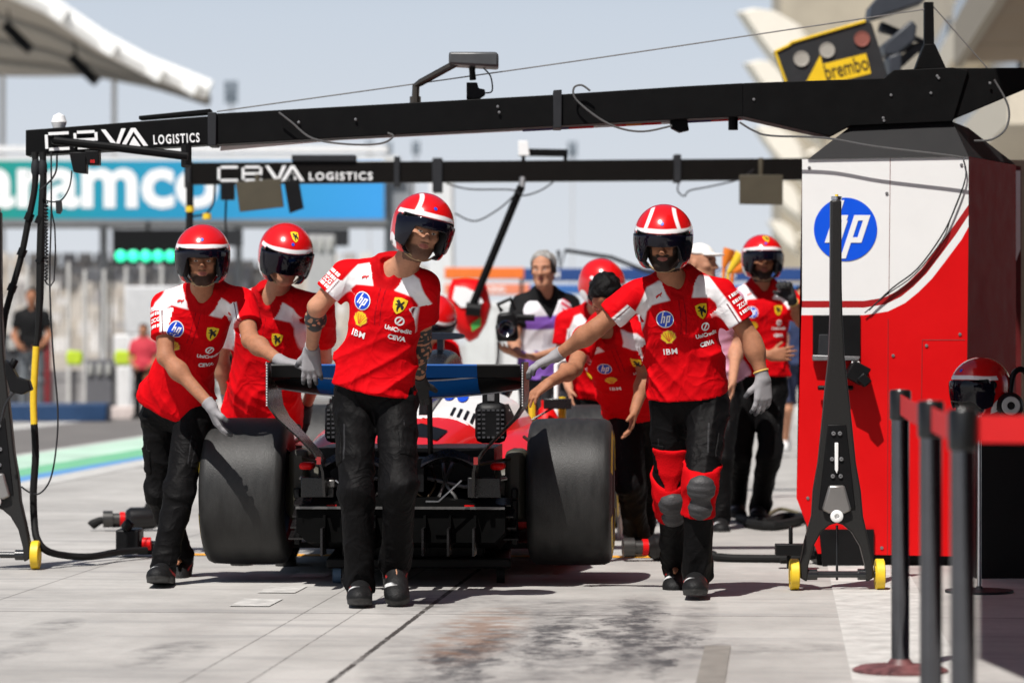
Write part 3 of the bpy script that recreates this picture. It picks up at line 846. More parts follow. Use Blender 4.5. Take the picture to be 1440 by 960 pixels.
# ------------------------------------------------------------------ equipment cabinet (gantry base) with the round blue logo
YC = 17.2
def ceva(mb, x0, y0, x1, yoff, hpx, Y, slope, mi=0):
    """the two-word mark along a beam, drawn with slope (pixels down per pixel right)"""
    k = Y / F
    u = Vector((1, 0, -slope)); vv = Vector((slope, 0, 1)).normalized()
    wtot = (x1 - x0) * k
    o = W(x0, y0 + yoff, Y)
    h = hpx * k
    def bars(rs, ox, sh=0.0):
        v2, f2 = rects2d(rs, sh, h)
        sheet(mb, [(x + ox, y) for x, y in v2], f2, o, u, vv, mi)
    wl = wtot * .105
    q = .16
    bars([(.2, 1 - q, 1.30, 1), (.2, 0, 1.30, q), (0, .12, q, .88)], 0)                                   # c
    bars([(.2, 1 - q, 1.15, 1), (.2, 0, 1.30, q), (0, .12, q, .88), (.15, .5 - q / 2, 1.3, .5 + q / 2), (1.14, .58, 1.30, .88)], h * 1.55)  # e
    v2 = [(0, 1), (.24, 1), (.78, .22), (1.1, 1), (1.34, 1), (.88, 0), (.66, 0)]
    b_ = [(x * h + h * 3.05, y * h) for x, y in v2]
    sheet(mb, b_, [tuple(range(7))], o, u, vv, mi)
    v2 = [(.0, 0), (.62, 1), (.86, 1), (1.5, 0), (1.25, 0), (.75, .80), (.25, 0)]
    sheet(mb, [(x * h + h * 4.05, y * h) for x, y in v2], [tuple(range(7))], o, u, vv, mi)
    sheet(mb, [(x * h + h * 4.05, y * h) for x, y in [(.42, 0), (.75, .55), (1.1, 0)]], [(0, 1, 2)], o, u, vv, mi)
    t2 = text2d("LOGISTICS", h * .52, .025, 1.25)
    ws = max(p[0] for p in t2[0])
    rem = wtot - h * 5.85
    kk = rem / (2 * ws)
    sheet(mb, [(x * kk + h * 5.85 + rem / 2, y + h * .30) for x, y in t2[0]], t2[1], o, u, vv, mi)

cb = thing("gantry_cabinet", "tall red and white equipment cabinet with a round blue logo under the black beam", "cabinet", W(1245, 480, YC + .5)); cb.location.z = 0
# outline of the front, bands follow the curve
curve = [(1128, 423), (1215, 423), (1243, 418.5), (1262, 409), (1278, 396), (1296, 378), (1312, 357), (1336, 325), (1362, 288)]
def band(dy):
    out = []
    for i, (x, y) in enumerate(curve):
        a = curve[max(i - 1, 0)]; b_ = curve[min(i + 1, len(curve) - 1)]
        nx, ny = -(b_[1] - a[1]), b_[0] - a[0]; q = math.hypot(nx, ny)
        out.append((x + nx / q * dy if 0 < i < len(curve) - 1 else x, y + ny / q * dy if i < len(curve) - 1 else y + dy * 1.55))
    return out
C0, C1, C2 = curve, band(9.5), band(20)
C1[0], C2[0] = (1127.5, 432.5), (1127, 443)
def edgex(y): return 1128 - 8 * (y - 225) / 490.0
front = []
mb = MB()
def flat(poly, mi): mb.add([W(x, y, YC) for x, y in poly], [tuple(range(len(poly)))], mi)
flat([(1128, 224), (1362, 220)] + C0[::-1], 0)
for (a, b_, mi) in ((C0, C1, 1), (C1, C2, 0)):
    for i in range(len(a) - 1): flat([a[i], a[i + 1], b_[i + 1], b_[i]], mi)
flat(C2[::-1] + [(1120, 700), (1150, 778), (1357, 782)], 2)
mb.build("front_panel", [M_white, mat("stripe_red", (.36, .004, .006), .45), M_red], cb, smooth=False)
# the right flank turns away
mb = MB(); A1, A2 = W(1362, 220, YC), W(1357, 782, YC)
dq = Vector((.38, .85, 0))
mb.add([A1, A1 + dq, Vector((A2.x + dq.x + .02, A2.y + dq.y, A2.z)), A2], [(0, 1, 2, 3)], 0)
B1 = W(1128, 224, YC); B2 = W(1120, 700, YC); B3 = W(1150, 778, YC); dl = Vector((.16, .85, 0))
mb.add([B1, B2, B3, B3 + dl, B2 + dl, B1 + dl], [(0, 1, 4, 5), (1, 2, 3, 4)], 0)
mb.add([B1 + dl, A1 + dq, Vector((A2.x + dq.x + .02, A2.y + dq.y, A2.z)), B3 + dl, B2 + dl], [(0, 1, 2, 3, 4)], 0)
mb.add([B3, A2, A2 + dq, B3 + dl], [(0, 1, 2, 3)], 0)
mb.build("side_panel", mat("shaded_flank_red", (.36, .002, .003), .55, var=.05, spec=.06), cb, smooth=False)  # cabinet red darkened in colour for the side turned from the sun
mb = MB(); o_ = W(1189, 322.5, YC - .003)
sheet(mb, *disc2d(44.5 * YC / F, 64, 3), o_, (1, 0, 0), (0, 0, 1)); ob = mb.build("round_logo", M_blue, cb, smooth=False)
ob.data.materials[0] = mat("logo_blue", (.0, .085, .72), .35, var=.02)
mb = MB(); sheet(mb, *hp2d(44.5 * YC / F), W(1189, 322.5, YC - .006), (1, 0, 0), (0, 0, 1)); mb.build("logo_lettering", M_wtext, ob, smooth=False)
mb = MB()
for pts in ([(1252, 222), (1250, 423)], [(1249, 448), (1248, 780)], [(1297, 478), (1296, 560)], [(1297, 478), (1357, 478)]):
    mb.tube([W(x, y, YC - .0005) for x, y in pts], .0016, 4)
mb.build("panel_seam", mat("seam_dark", (.16, .02, .02), .6), cb)
for (x, y) in ((1247, 272), (1138, 236), (1352, 232), (1136, 700), (1240, 770), (1350, 470), (1348, 770), (1303, 486), (1256, 500)):
    mb = MB(); mb.lathe([(0, .009), (-.004, .008), (-.005, .0005)], W(x, y, YC - .001), 'y', 12); mb.build("panel_bolt", M_grey, cb)
mb = MB(); mb.pix([(1343, 536), (1352, 536), (1352, 552), (1343, 552)], YC - .015, .014); mb.build("latch", M_black, cb, bevel=.003)
mb = MB(); mb.pix([(1143, 443), (1210, 443), (1210, 505), (1143, 505)], YC - .012, .011)
mb.build("access_hatch", M_black, cb, bevel=.003)
mb = MB(); mb.pix([(1152, 470), (1175, 470), (1177, 500), (1150, 500)], YC - .03, .017); mb.pix([(1143, 499), (1210, 501), (1208, 507), (1143, 507)], YC - .06, .047, 1); mb.build("hatch_shelf", [M_dkgrey, M_grey], cb, bevel=.004)
mb = MB(); mb.box(W(1205, 524, YC - .08), (.10, .14, .10), Matrix.Rotation(.5, 3, 'Y')); mb.box(W(1214, 534, YC - .12), (.06, .12, .05), Matrix.Rotation(.8, 3, 'Y')); mb.box(W(1203, 512, YC - .10), (.04, .04, .03), mi=1)
mb.tube([W(1150, 545, YC - .05), W(1200, 545, YC - .05)], .013, 8); mb.tube([W(1205, 520, YC), W(1205, 520, YC - .08)], .03, 8)
mb.build("sensor_head", [M_black, M_white], cb, bevel=.008)
mb = MB(); mb.pix([(1152, 744), (1229, 744), (1229, 806), (1158, 806)], YC - .02, .018); mb.build("dark_notch", M_black, cb)  # black box stands in for the dark notch at the cabinet's foot
mb = MB(); mb.pix([(1145, 745), (1345, 752), (1345, 806), (1150, 806)], YC + .08, .5); mb.build("plinth", M_black, cb)
# sloping grey cap
lo_ = [W(1136, 224, YC - .01), W(1362, 220, YC - .01), W(1428, 231, YC + .85), W(1150, 228, YC + .85)]
hi_ = [W(1196, 178, YC + .12), W(1339, 171, YC + .12), W(1362, 180, YC + .42), W(1205, 182, YC + .42)]
mb = MB(); mb.loft([lo_, hi_]); mb.build("cap", mat("cap_grey", (.014, .014, .015), .6, var=.12, spec=.15), cb, smooth=False)
mb = MB(); mb.tube([W(1355, 225, YC - .02), W(1358, 250, YC - .02), W(1340, 300, YC - .02), W(1322, 335, YC - .02), W(1290, 378, YC - .02), W(1255, 405, YC - .02), W(1222, 436, YC - .02)], .004, 6, smooth_pts=4)
mb.tube([W(1355, 225, YC - .02), W(1358, 250, YC - .02), W(1338, 304, YC - .02), W(1325, 338, YC - .02), W(1286, 386, YC - .02), W(1250, 412, YC - .02), W(1216, 440, YC - .02)], .003, 6, smooth_pts=4)
tag(mb.build("power_cable", M_cable), "thin twin black cable trailing down the cabinet's white front", "cable")

# ------------------------------------------------------------------ first overhead beam
Y1 = 17.3
M_beam = mat("beam_black", (.0028, .0028, .003), .55, var=.2, bump=.04, spec=.12)
bm = thing("gantry_beam", "nearer black overhead beam with white lettering, resting on the cabinet", "gantry", W(1270, 480, Y1)); bm.location.z = 0
mb = MB()
mb.pix([(36, 183), (298, 163), (298, 203), (36, 219)], Y1, .16)
mb.pix([(298, 160), (785, 133), (960, 121.5), (1045, 117), (1045, 164), (960, 167.5), (785, 177), (298, 203.5)], Y1 - .01, .18)
mb.pix([(1045, 117), (1243, 110), (1257, 98.5), (1340, 95), (1362, 99), (1340, 171), (1196, 177), (1168, 192), (1045, 164)], Y1 - .02, .22)
mb.prism([W(1340, 96, Y1 + .0), W(1490, 95, Y1 + .0), W(1490, 105, Y1), W(1340, 168, Y1)], (0, .22, 0))
mb.build("boom", M_beam, bm, smooth=False, bevel=.004)
for (x, y) in ((1253, 134), (1318, 107), (1320, 110), (1242, 166), (1243, 170), (1309, 131), (1392, 117), (1060, 140), (700, 150), (702, 158), (500, 168), (420, 172)):
    mb = MB(); mb.lathe([(0, .008), (-.006, .007), (-.007, .0005)], W(x, y, Y1 - .021), 'y', 10); mb.build("bolt", M_grey, bm)
mb = MB(); mb.pix([(195, 163), (296, 153), (296, 160), (195, 168)], Y1 + .02, .12); mb.pix([(292, 158), (304, 158), (304, 205), (292, 205)], Y1 - .03, .22, 1); mb.pix([(778, 127), (790, 126), (790, 180), (778, 180)], Y1 - .03, .22, 1)
mb.build("clamp", [M_beam, M_dkgrey], bm, bevel=.004)
mb = MB(); ceva(mb, 64, 212.5, 281, 0, 26, Y1 - .012, -.052); mb.build("lettering", M_wtext, bm, smooth=False)
mb = MB(); mb.tube([W(76, 198, Y1 - .16), W(150, 206, Y1 - .16), W(264, 220, Y1 - .16)], .022, 10); mb.tube([W(76, 198, Y1 - .16), W(76, 200, Y1)], .015, 8); mb.tube([W(262, 205, Y1 - .02), W(262, 234, Y1 - .05)], .028, 8)
mb.build("brace_tube", M_beam, bm)
mb = MB(); mb.pix([(1300, 3), (1313, 3), (1314, 64), (1300, 64)], Y1 + .05, .05); mb.pix([(1287, 97), (1300, 62), (1315, 62), (1331, 97)], Y1 + .03, .09)
mb.build("mast", M_beam, bm, bevel=.004)
for (x0, y0, x1, y1) in ((1303, 13, 305, 157), (1313, 10, 1392, 100)):
    mb = MB(); mb.tube([W(x0, y0, Y1 + .06), W((x0 + x1) / 2, (y0 + y1) / 2 + (2 if x0 == 1303 else 0), Y1 + .06), W(x1, y1, Y1 + .06)], .0035, 6, smooth_pts=6)
    mb.build("guy_wire", mat("steel_wire", (.30, .29, .28), .4, metal=.6), bm)
mb = MB(); mb.pix([(310, 202), (480, 191), (735, 180), (735, 184), (480, 197), (310, 212)], Y1 + .20, .02, 0)  # white wedge along the beam's underside, coloured blocks continue it
for i, (x0, x1, m_) in enumerate(((735, 800, 1), (800, 835, 2), (835, 862, 4), (862, 880, 2), (880, 902, 3), (902, 930, 2), (930, 950, 4), (950, 1000, 1), (1000, 1045, 2), (1045, 1062, 3))):
    yy = lambda x: 180 - (x - 735) * .052
    mb.pix([(x0, yy(x0)), (x1, yy(x1)), (x1, yy(x1) + 5), (x0, yy(x0) + 5)], Y1 + .20, .02, m_)
tag(mb.build("coloured_strip", [M_white, mat("strip_purple", (.05, .02, .14), .5), M_red, M_orange, M_wtext], smooth=False), "thin pale and coloured strip showing under the nearer beam", "banner")
mb = MB(); mb.lathe([(-.05, .0005), (-.035, .03), (0, .042), (.035, .03), (.05, .0005)], W(83, 172, Y1 + .08), 'z', 16); mb.tube([W(83, 176, Y1 + .08), W(83, 183, Y1 + .08)], .015, 8)
tag(mb.build("antenna_dome", M_white), "small white dome antenna on the beam's left tip", "antenna")
# camera on the beam
cm = thing("beam_camera", "boxy dark camera on a bent arm standing on top of the nearer beam", "camera", W(650, 139, Y1 + .08))
mb = MB(); mb.pix([(631, 73), (699, 73), (701, 78), (701, 94), (631, 90)], Y1 - .1, .22); mb.build("housing", mat("camera_grey", (.055, .057, .06), .4), cm, bevel=.012)
mb = MB(); mb.tube([W(584, 143, Y1 + .06), W(585, 121, Y1 + .06), W(592, 116, Y1 + .04), W(658, 80, Y1 - .02)], .02, 10); mb.tube([W(584, 145, Y1 + .06), W(584, 136, Y1 + .06)], .03, 10); mb.build("arm", mat("arm_bronze", (.10, .085, .07), .3, metal=.8), cm)
mb = MB(); mb.tube([W(664, 90, Y1 + .05), W(664, 100, Y1 + .05), W(665, 113, Y1 + .05)], [.022, .016, .018], 10); mb.pix([(656, 116), (671, 116), (673, 124), (682, 126), (682, 133), (673, 139), (656, 139)], Y1 + .02, .08); mb.build("mount", M_black, cm, bevel=.004)
mb = MB(); mb.tube([W(682, 131, Y1 + .04), W(692, 128, Y1 + .04), W(690, 108, Y1 + .04), W(680, 96, Y1 + .04)], .004, 6, smooth_pts=5); mb.build("lead", M_cable, cm)
# cables looping along the beam
for (pts, lb) in (([(392, 158), (410, 172), (440, 195), (490, 203), (535, 202), (553, 192), (545, 187)], "thin grey cable drooping below the beam left of centre"),
                  ([(830, 128), (818, 120), (807, 124), (810, 140), (840, 165), (870, 180), (905, 185), (945, 177)], "thin grey cable looping over the beam at right of centre"),
                  ([(1040, 172), (1060, 184), (1085, 191), (1160, 194), (1230, 206), (1330, 218), (1355, 222)], "black cable running from the beam across the grey cabinet cap"),
                  ([(1398, 112), (1418, 150), (1415, 180), (1395, 196), (1370, 198)], "grey cable loop right of the cabinet cap")):
    mb = MB(); mb.tube([W(x, y, 17.1 if "cap" in lb else Y1 - .06) for x, y in pts], .0055, 6, smooth_pts=5)
    tag(mb.build("beam_cable", mat("cable_grey", (.09, .09, .09), .5)), lb, "cable", "cables along the beams")
mb = MB(); mb.pix([(942, 166), (966, 165), (969, 183), (956, 186), (944, 180)], Y1 + .03, .08); mb.tube([W(1031, 160, Y1 + .05), W(1031, 183, Y1 + .05)], .026, 10)
mb.build("underside_fitting", M_beam, bm)
# box under the tip
sb = thing("signal_box", "small black signal box with dim red digits hanging under the beam's left tip", "signal", W(115, 216, Y1))
mb = MB(); mb.pix([(97, 214), (121, 214), (121, 244), (103, 242)], Y1 - .05, .10); mb.pix([(119, 212), (139, 212), (139, 232), (123, 232)], Y1 - .08, .10); mb.build("housing", M_black, sb, bevel=.004)
mb = MB(); t2 = text2d("88", .018, .01); sheet(mb, *t2, W(130, 227, Y1 - .083), (1, 0, 0), (0, 0, 1)); mb.build("digits", mat("red_digits", (.5, .01, .01), .4, emit=.5), sb, smooth=False)

# ------------------------------------------------------------------ second overhead beam
Y2 = 24.6
b2 = thing("gantry_beam", "farther black overhead beam with white lettering, behind the red helmets", "gantry", W(700, 480, Y2)); b2.location.z = 0
mb = MB(); mb.pix([(260, 229), (700, 226), (1180, 222), (1180, 252), (700, 255), (260, 259)], Y2, .16); mb.build("boom", mat("beam_brown_black", (.0045, .0036, .003), .55, spec=.12), b2, bevel=.004)
mb = MB(); ceva(mb, 306, 255.5, 524, 0, 22, Y2 - .006, -.006); mb.build("lettering", M_wtext, b2, smooth=False)
mb = MB()
for (x0, x1, y0, y1) in ((554, 562, 220, 262), (608, 622, 222, 270), (948, 958, 217, 256), (259, 268, 226, 264), (410, 500, 218, 227)): mb.pix([(x0, y0), (x1, y0), (x1, y1), (x0, y1)], Y2 - .02, .2)
mb.build("clamp", M_dkgrey, b2, bevel=.005)
mb = MB(); mb.pix([(1175, 215), (1290, 215), (1290, 800), (1180, 590)], Y2 + .1, .5); mb.pix([(1180, 215), (1290, 215), (1290, 480 + CH * F / Y2), (1180, 480 + CH * F / Y2)], Y2, .6); mb.build("base_cabinet", mat("second_cabinet_red", (.4, .01, .01), .5), b2)
def hang(name, poly, Y, th, m, lb, cat, grp=None, stem=None):
    mb = MB(); mb.pix(poly, Y, th)
    if stem: mb.tube([W(stem[0], stem[1], Y + th / 2), W(stem[0], stem[2], Y + th / 2)], .02, 8)
    return tag(mb.build(name, m, bevel=.004), lb, cat, grp)
M_olive = mat("olive_panel", (.055, .045, .026), .6, var=.15)
hang("light_reflector", [(331, 256), (394, 251), (399, 291), (337, 298)], Y2 - .2, .04, M_olive, "tilted brown panel under the farther beam at left", "reflector", "panels hung under the farther beam", (362, 245, 258))
hang("light_reflector", [(399, 254), (420, 252), (427, 293), (407, 300)], Y2 - .2, .04, M_black, "narrow black tilted panel beside the brown one", "reflector", "panels hung under the farther beam", (410, 245, 258))
hang("light_reflector", [(1040, 246), (1101, 246), (1101, 288), (1040, 287)], Y2 - .2, .04, M_olive, "level brown panel under the farther beam near the cabinet", "reflector", "panels hung under the farther beam", (1070, 222, 248))
hang("small_camera", [(310, 257), (329, 257), (329, 281), (310, 281)], Y2 - .1, .1, M_black, "small black camera under the farther beam's left end", "camera")
mb = MB(); mb.pix([(729, 198), (742, 198), (745, 219), (729, 219)], Y2, .12, 0); mb.pix([(742, 209), (798, 210), (798, 220), (742, 219)], Y2 + .02, .08, 1); mb.tube([W(736, 219, Y2 + .05), W(736, 228, Y2 + .05)], .015, 8, 1); mb.tube([W(795, 219, Y2 + .05), W(795, 228, Y2 + .05)], .015, 8, 1)
tag(mb.build("beam_sensor", [M_white, M_beam], bevel=.004), "white box with black bar lying on top of the farther beam", "sensor")
ht = thing("hanging_strut", "slanting black strut hanging from the farther beam to the red fairing", "strut", W(735, 255, Y2))
mb = MB(); mb.tube([W(733, 262, Y2 - .05), W(664, 430, Y2 - .05)], .030, 12); mb.build("tube", M_beam, ht)
mb = MB(); mb.tube([W(735, 250, Y2 - .02), W(733, 268, Y2 - .05)], .024, 10); mb.build("pivot", M_grey, ht)
mb = MB(); mb.tube([W(655, 434, Y2 - .06), W(676, 436, Y2 - .06)], .05, 12); mb.build("foot", M_black, ht)
for (pts, lb) in (([(628, 258), (660, 266), (720, 267), (735, 275), (760, 268), (778, 256)], "thin cable sagging under the farther beam above the strut"), ([(640, 300), (668, 311), (700, 295), (722, 276)], "thin cable hanging left of the strut"),
                  ([(955, 256), (953, 268), (962, 276), (970, 268), (1000, 262), (1040, 252), (1060, 238)], "thin cable dangling under the farther beam above the right mechanic")):
    mb = MB(); mb.tube([W(x, y, Y2 - .1) for x, y in pts], .006, 6, smooth_pts=5)
    tag(mb.build("beam_cable", M_cable), lb, "cable", "cables along the beams")
# red and white fairing held below the strut
fr = thing("red_fairing", "blurred red and white pointed fairing hanging at the strut's lower end", "fairing", W(666, 500, Y2))
ctr, rings = (662, 440), []
outl = [(636, 393), (655, 391), (672, 393), (684, 400), (691, 430), (684, 455), (672, 475), (660, 481), (645, 468), (633, 450), (628, 425), (631, 405)]
for kz, yy in ((.55, -.16), (.85, -.13), (1.0, -.05), (1.0, .05), (.7, .12)):
    rings.append([W(ctr[0] + (x - ctr[0]) * kz, ctr[1] + (y - ctr[1]) * kz, Y2 + .12 + yy) for x, y in outl])
mb = MB(); mb.loft(rings); mb.build("shell", M_red, fr, angle=60)
mb = MB(); mb.pix([(640, 402), (655, 404), (672, 412), (680, 425), (668, 432), (648, 432), (636, 420)], Y2 - .055, .012); mb.build("white_flash", M_wtext, fr, angle=60)
mb = MB(); mb.pix([(662, 456), (676, 446), (676, 458), (664, 466)], Y2 - .05, .05); mb.build("green_mark", mat("green_mark", (.05, .3, .05), .5), fr)

# ------------------------------------------------------------------ tilted brake advert with an arrow
YD = 25.0
ar = thing("arrow_sign", "tilted black signal board with three round lamps and a yellow arrow", "sign", W(1170, 110, YD))
mb = MB(); mb.pix([(1089, 72), (1110, 63), (1112, 60), (1218, 29), (1226, 33), (1249, 108), (1240, 122), (1106, 122)], YD, .12); mb.build("board", mat("sign_charcoal", (.018, .019, .021), .5), ar, bevel=.004)
mb = MB()
edge = [(1107, 121), (1090, 73), (1110, 63.5), (1113, 60), (1217, 30), (1225, 34), (1247, 106)]
for a, b_ in zip(edge[:4], edge[1:5]): mb.tube([W(*a, YD - .005), W(*b_, YD - .005)], .011, 6)
mb.build("edge_trim", M_yellow, ar)
k = YD / F; th = R(14)
uu = Vector((math.cos(th), 0, math.sin(th))); vv = Vector((-math.sin(th), 0, math.cos(th)))
mb = MB(); P2 = [(-46, -3), (-13, 22), (-13, 10), (44, 10), (44, -16), (-13, -16), (-13, -16), (-20, -16)]
sheet(mb, [(x * k, y * k) for x, y in [(-47, -14), (-13, 24), (-13, 11), (50, 11), (50, -18), (-47, -18)]], [(0, 1, 2, 3, 4, 5)], W(1172, 98, YD - .003), uu, vv)
mb.build("yellow_arrow", mat("arrow_yellow", (.80, .52, .01), .5), ar, smooth=False)
mb = MB(); t2 = text2d("brembo", 22 * k, .01); ws = max(p[0] for p in t2[0]); kk = 31 * k / ws
sheet(mb, [(x * kk, y) for x, y in t2[0]], t2[1], W(1190, 95, YD - .006), uu, vv); mb.build("sign_lettering", M_btext, ar, smooth=False)
for (x, y, r_, m_) in ((1127, 83, 11, "lamp_grey"), (1163, 71, 11, "lamp_grey"), (1212, 55, 11, "lamp_red")):
    mb = MB(); mb.lathe([(0, r_ * k), (-.012, r_ * k), (-.012, r_ * .86 * k), (-.008, r_ * .8 * k), (-.008, .0005)], W(x, y, YD - .002), 'y', 28)
    mb.build("lamp", mat(m_, (.36, .34, .30) if m_ == "lamp_grey" else (.26, .09, .07), .4), ar)
mb = MB(); mb.tube([W(1240, 110, YD + .06), W(1262, 130, YD + .06), W(1262, 222, YD + .06)], .05, 10); mb.build("support_arm", M_dkgrey, ar)
for i, (poly, lb) in enumerate((([(1242, 62), (1282, 28), (1290, 36), (1287, 58), (1262, 78), (1244, 78)], "dark grey signal unit just right of the arrow sign"), ([(1222, 28), (1300, 2), (1300, -25), (1250, -22), (1225, 8)], "dark blue grey signal unit above the arrow sign's right end"), ([(1248, 80), (1268, 72), (1268, 112), (1252, 112)], "dark unit low behind the arrow sign's right edge"))):
    mb = MB(); mb.pix(poly, YD + 2.5, .4); mb.tube([W(poly[0][0] + 15, poly[0][1] + 10, YD + 2.8), W(1300, 60, YD + 2.9), W(1300, 480 + CH * F / (YD + 2.9), YD + 2.9)], .05, 8)
    tag(mb.build("signal_unit", mat("unit_slate", (.03, .035, .045), .5), bevel=.03), lb, "signal", "signal units behind the arrow sign")

# ------------------------------------------------------------------ quick-lift jacks
def jack(cx, base_y, label, grp):
    Y = F * CH / (base_y - 480); k = Y / 15.5
    t = thing("pit_jack", label, "jack", W(cx, 480, Y), grp); t.location.z = 0
    P = lambda x, y: (cx + (x - 1177) / k, base_y + (y - 830) / k)
    pts = [(1168.5, 281), (1183.5, 281), (1184, 400), (1185, 440), (1188, 500), (1193, 545), (1199, 600), (1204, 650), (1211, 690), (1214, 725), (1222, 760), (1228, 790), (1229, 812), (1219, 818),
           (1217, 795), (1210, 768), (1198, 748), (1186, 738), (1177, 735), (1167, 738), (1155, 748), (1144, 768), (1137, 795), (1135, 818), (1125, 812), (1126, 790), (1132, 760), (1142, 725), (1144, 690), (1151, 650), (1156, 600), (1161, 545), (1166, 500), (1168, 440), (1168, 400)]
    mb = MB(); mb.pix([P(*p) for p in pts], Y, .07); mb.build("frame", mat("jack_carbon", (.020, .0195, .019), .38, var=.6, vscale=200, spec=.22), t, bevel=.008)
    mb = MB(); mb.pix([P(*p) for p in [(1164, 597), (1190, 597), (1203, 715), (1151, 715)]], Y - .006, .008); mb.build("recess", M_black, t, bevel=.003)
    mb = MB(); mb.pix([P(*p) for p in [(1166, 682), (1188, 682), (1198, 717), (1188, 722), (1166, 722), (1156, 717)]], Y - .03, .03); mb.build("bracket", mat("bracket_silver", (.30, .29, .28), .3, metal=.7), t, bevel=.01)
    for (x, y) in ((1172, 609), (1181, 609), (1170, 645), (1183, 645), (1171, 669), (1182, 669)):
        mb = MB(); mb.lathe([(0, .010), (-.008, .010), (-.009, .004), (-.004, .0005)], W(*P(x, y), Y - .006), 'y', 14); mb.build("bolt", M_grey, t)
    mb = MB(); mb.pix([P(*p) for p in [(1174, 622), (1179, 622), (1179, 660), (1177, 666), (1174, 660)]], Y - .022, .014); mb.build("pin", M_white, t, bevel=.003)
    mb = MB(); mb.lathe([(0, .030), (-.03, .030), (-.034, .024), (-.034, .012), (-.02, .011), (-.02, .0005)], W(*P(1176, 725), Y), 'y', 24); mb.build("boss", M_white, t)
    mb = MB(); mb.tube([W(*P(1176.5, 281), Y + .035), W(*P(1176.5, 276), Y + .035)], .026, 14); mb.tube([W(*P(1176.5, 277), Y + .035), W(*P(1176.5, 273), Y + .035)], .008, 8, 1); mb.build("top_collar", [M_steel, M_yellow], t)
    mb = MB(); mb.tube([W(*P(1123, 807), Y + .035), W(*P(1231, 807), Y + .035)], .016, 12); mb.tube([W(*P(1133, 807), Y + .035), W(*P(1149, 807), Y + .035)], .027, 12); mb.tube([W(*P(1206, 807), Y + .035), W(*P(1221, 807), Y + .035)], .027, 12)
    mb.tube([W(*P(1177, 738), Y + .04), W(*P(1177, 815), Y + .04)], .006, 8); mb.build("axle", mat("axle_black", (.012, .013, .015), .25, coat=.3), t)
    for x in (1117, 1237):
        mb = MB(); c = W(*P(x, 807), Y + .035); r_ = c.z - .001
        mb.lathe([(-.022, .0005), (-.022, r_ * .5), (-.018, r_ * .55), (-.022, r_ * .9), (-.018, r_), (.018, r_), (.022, r_ * .9), (.018, r_ * .55), (.022, r_ * .5), (.022, .0005)], c, 'x', 36)
        mb.build("wheel", M_yellow, t)
    return t
jack(1177, 830, "black carbon jack on yellow wheels standing in front of the red cabinet", "pit jacks")
jack(-5, 801, "black carbon jack on yellow wheels cut off at the photo's left edge", "pit jacks")

# ------------------------------------------------------------------ belt posts at the right
def belt_post(px, Y, label, base_red):
    t = thing("belt_post", label, "barrier post", W(px, 480, Y), "belt barrier posts"); t.location.z = 0
    x = W(px, 480, Y).x
    mb = MB(); mb.tube([(x, Y, .02), (x, Y, .93)], .0325, 32); mb.build("tube", mat("black_chrome", (.13, .135, .15), .11, metal=1.0, var=.15, vscale=6), t)
    mb = MB(); mb.lathe([(.90, .034), (.905, .039), (1.0, .039), (1.008, .034), (1.01, .0005)], (x, Y, 0), 'z', 32); mb.build("belt_head", mat("post_head_black", (.006, .006, .006), .3), t)
    mb = MB(); mb.lathe([(.0, .17), (.012, .17), (.022, .15), (.03, .05), (.05, .034)], (x, Y, 0), 'z', 48); mb.build("base", mat("post_base_print", (.13, .05, .05), .5, var=.9, vscale=16) if base_red else M_dkgrey, t)
    return Vector((x, Y, .955))
p1 = belt_post(1266, 11.67, "dark chrome belt post farthest from the camera, with a printed red base", True)
p2 = belt_post(1309, 9.5, "dark chrome belt post standing between two others", False)
p3 = belt_post(1354, 8.4, "dark chrome belt post nearest the camera, holding the bright red belt", False)
M_belt = mat("red_belt", (.58, .002, .004), .7, var=.05)
def belt(a, b_, lb, z0=-.035, z1=.036):
    d = (b_ - a).normalized(); sd = Vector((-d.y, d.x, 0)) * .0015
    a2, b2_ = a + d * .036, b_ - d * .036
    mb = MB(); n_ = 10; rings = []
    for i in range(n_ + 1):
        p = a2.lerp(b2_, i / n_) + Vector((0, 0, -.006 * math.sin(math.pi * i / n_)))
        rings.append([p + sd + Vector((0, 0, z0)), p - sd + Vector((0, 0, z0)), p - sd + Vector((0, 0, z1)), p + sd + Vector((0, 0, z1))])
    mb.loft(rings); tag(mb.build("barrier_belt", M_belt, angle=30), lb, "belt", "red barrier belts")
belt(p1, p2, "short red belt between the far and middle posts"); belt(p2, p3, "short red belt between the middle and near posts")
belt(p3, Vector((3.2, 8.55, .955)), "bright red belt running out of the photo from the nearest post")

# ------------------------------------------------------------------ shaded corner behind the posts
mb = MB(); mb.pix([(1372, 610), (1470, 606), (1470, 836), (1372, 836)], 16.3, .7)  # black box put in for the darkness of the garage interior
tag(mb.build("dark_interior_block", M_black, bevel=.01), "black block standing in for the dark garage interior right of the cabinet", "case")
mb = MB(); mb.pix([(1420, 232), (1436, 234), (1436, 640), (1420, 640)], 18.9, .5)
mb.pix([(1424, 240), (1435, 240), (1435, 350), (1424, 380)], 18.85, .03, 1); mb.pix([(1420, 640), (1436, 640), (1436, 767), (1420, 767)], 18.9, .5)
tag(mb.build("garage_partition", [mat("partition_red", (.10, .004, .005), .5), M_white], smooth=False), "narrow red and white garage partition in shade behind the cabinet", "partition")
mb = MB(); mb.pix([(1412, 225), (1600, 225), (1600, 800), (1412, 800)], 20.5, .3)
tag(mb.build("garage_wall", mat("garage_tan", (.30, .24, .17), .7), smooth=False), "tan garage wall at the photo's right edge", "wall")
hs = thing("helmet_stand", "slim steel pole stand in the shade behind the belt posts", "stand", W(1377, 480, 15.4)); hs.location.z = 0
mb = MB(); x_ = W(1377, 480, 15.4).x; mb.tube([(x_, 15.4, .02), (x_, 15.4, .86)], .011, 12); mb.build("pole", M_steel, hs)
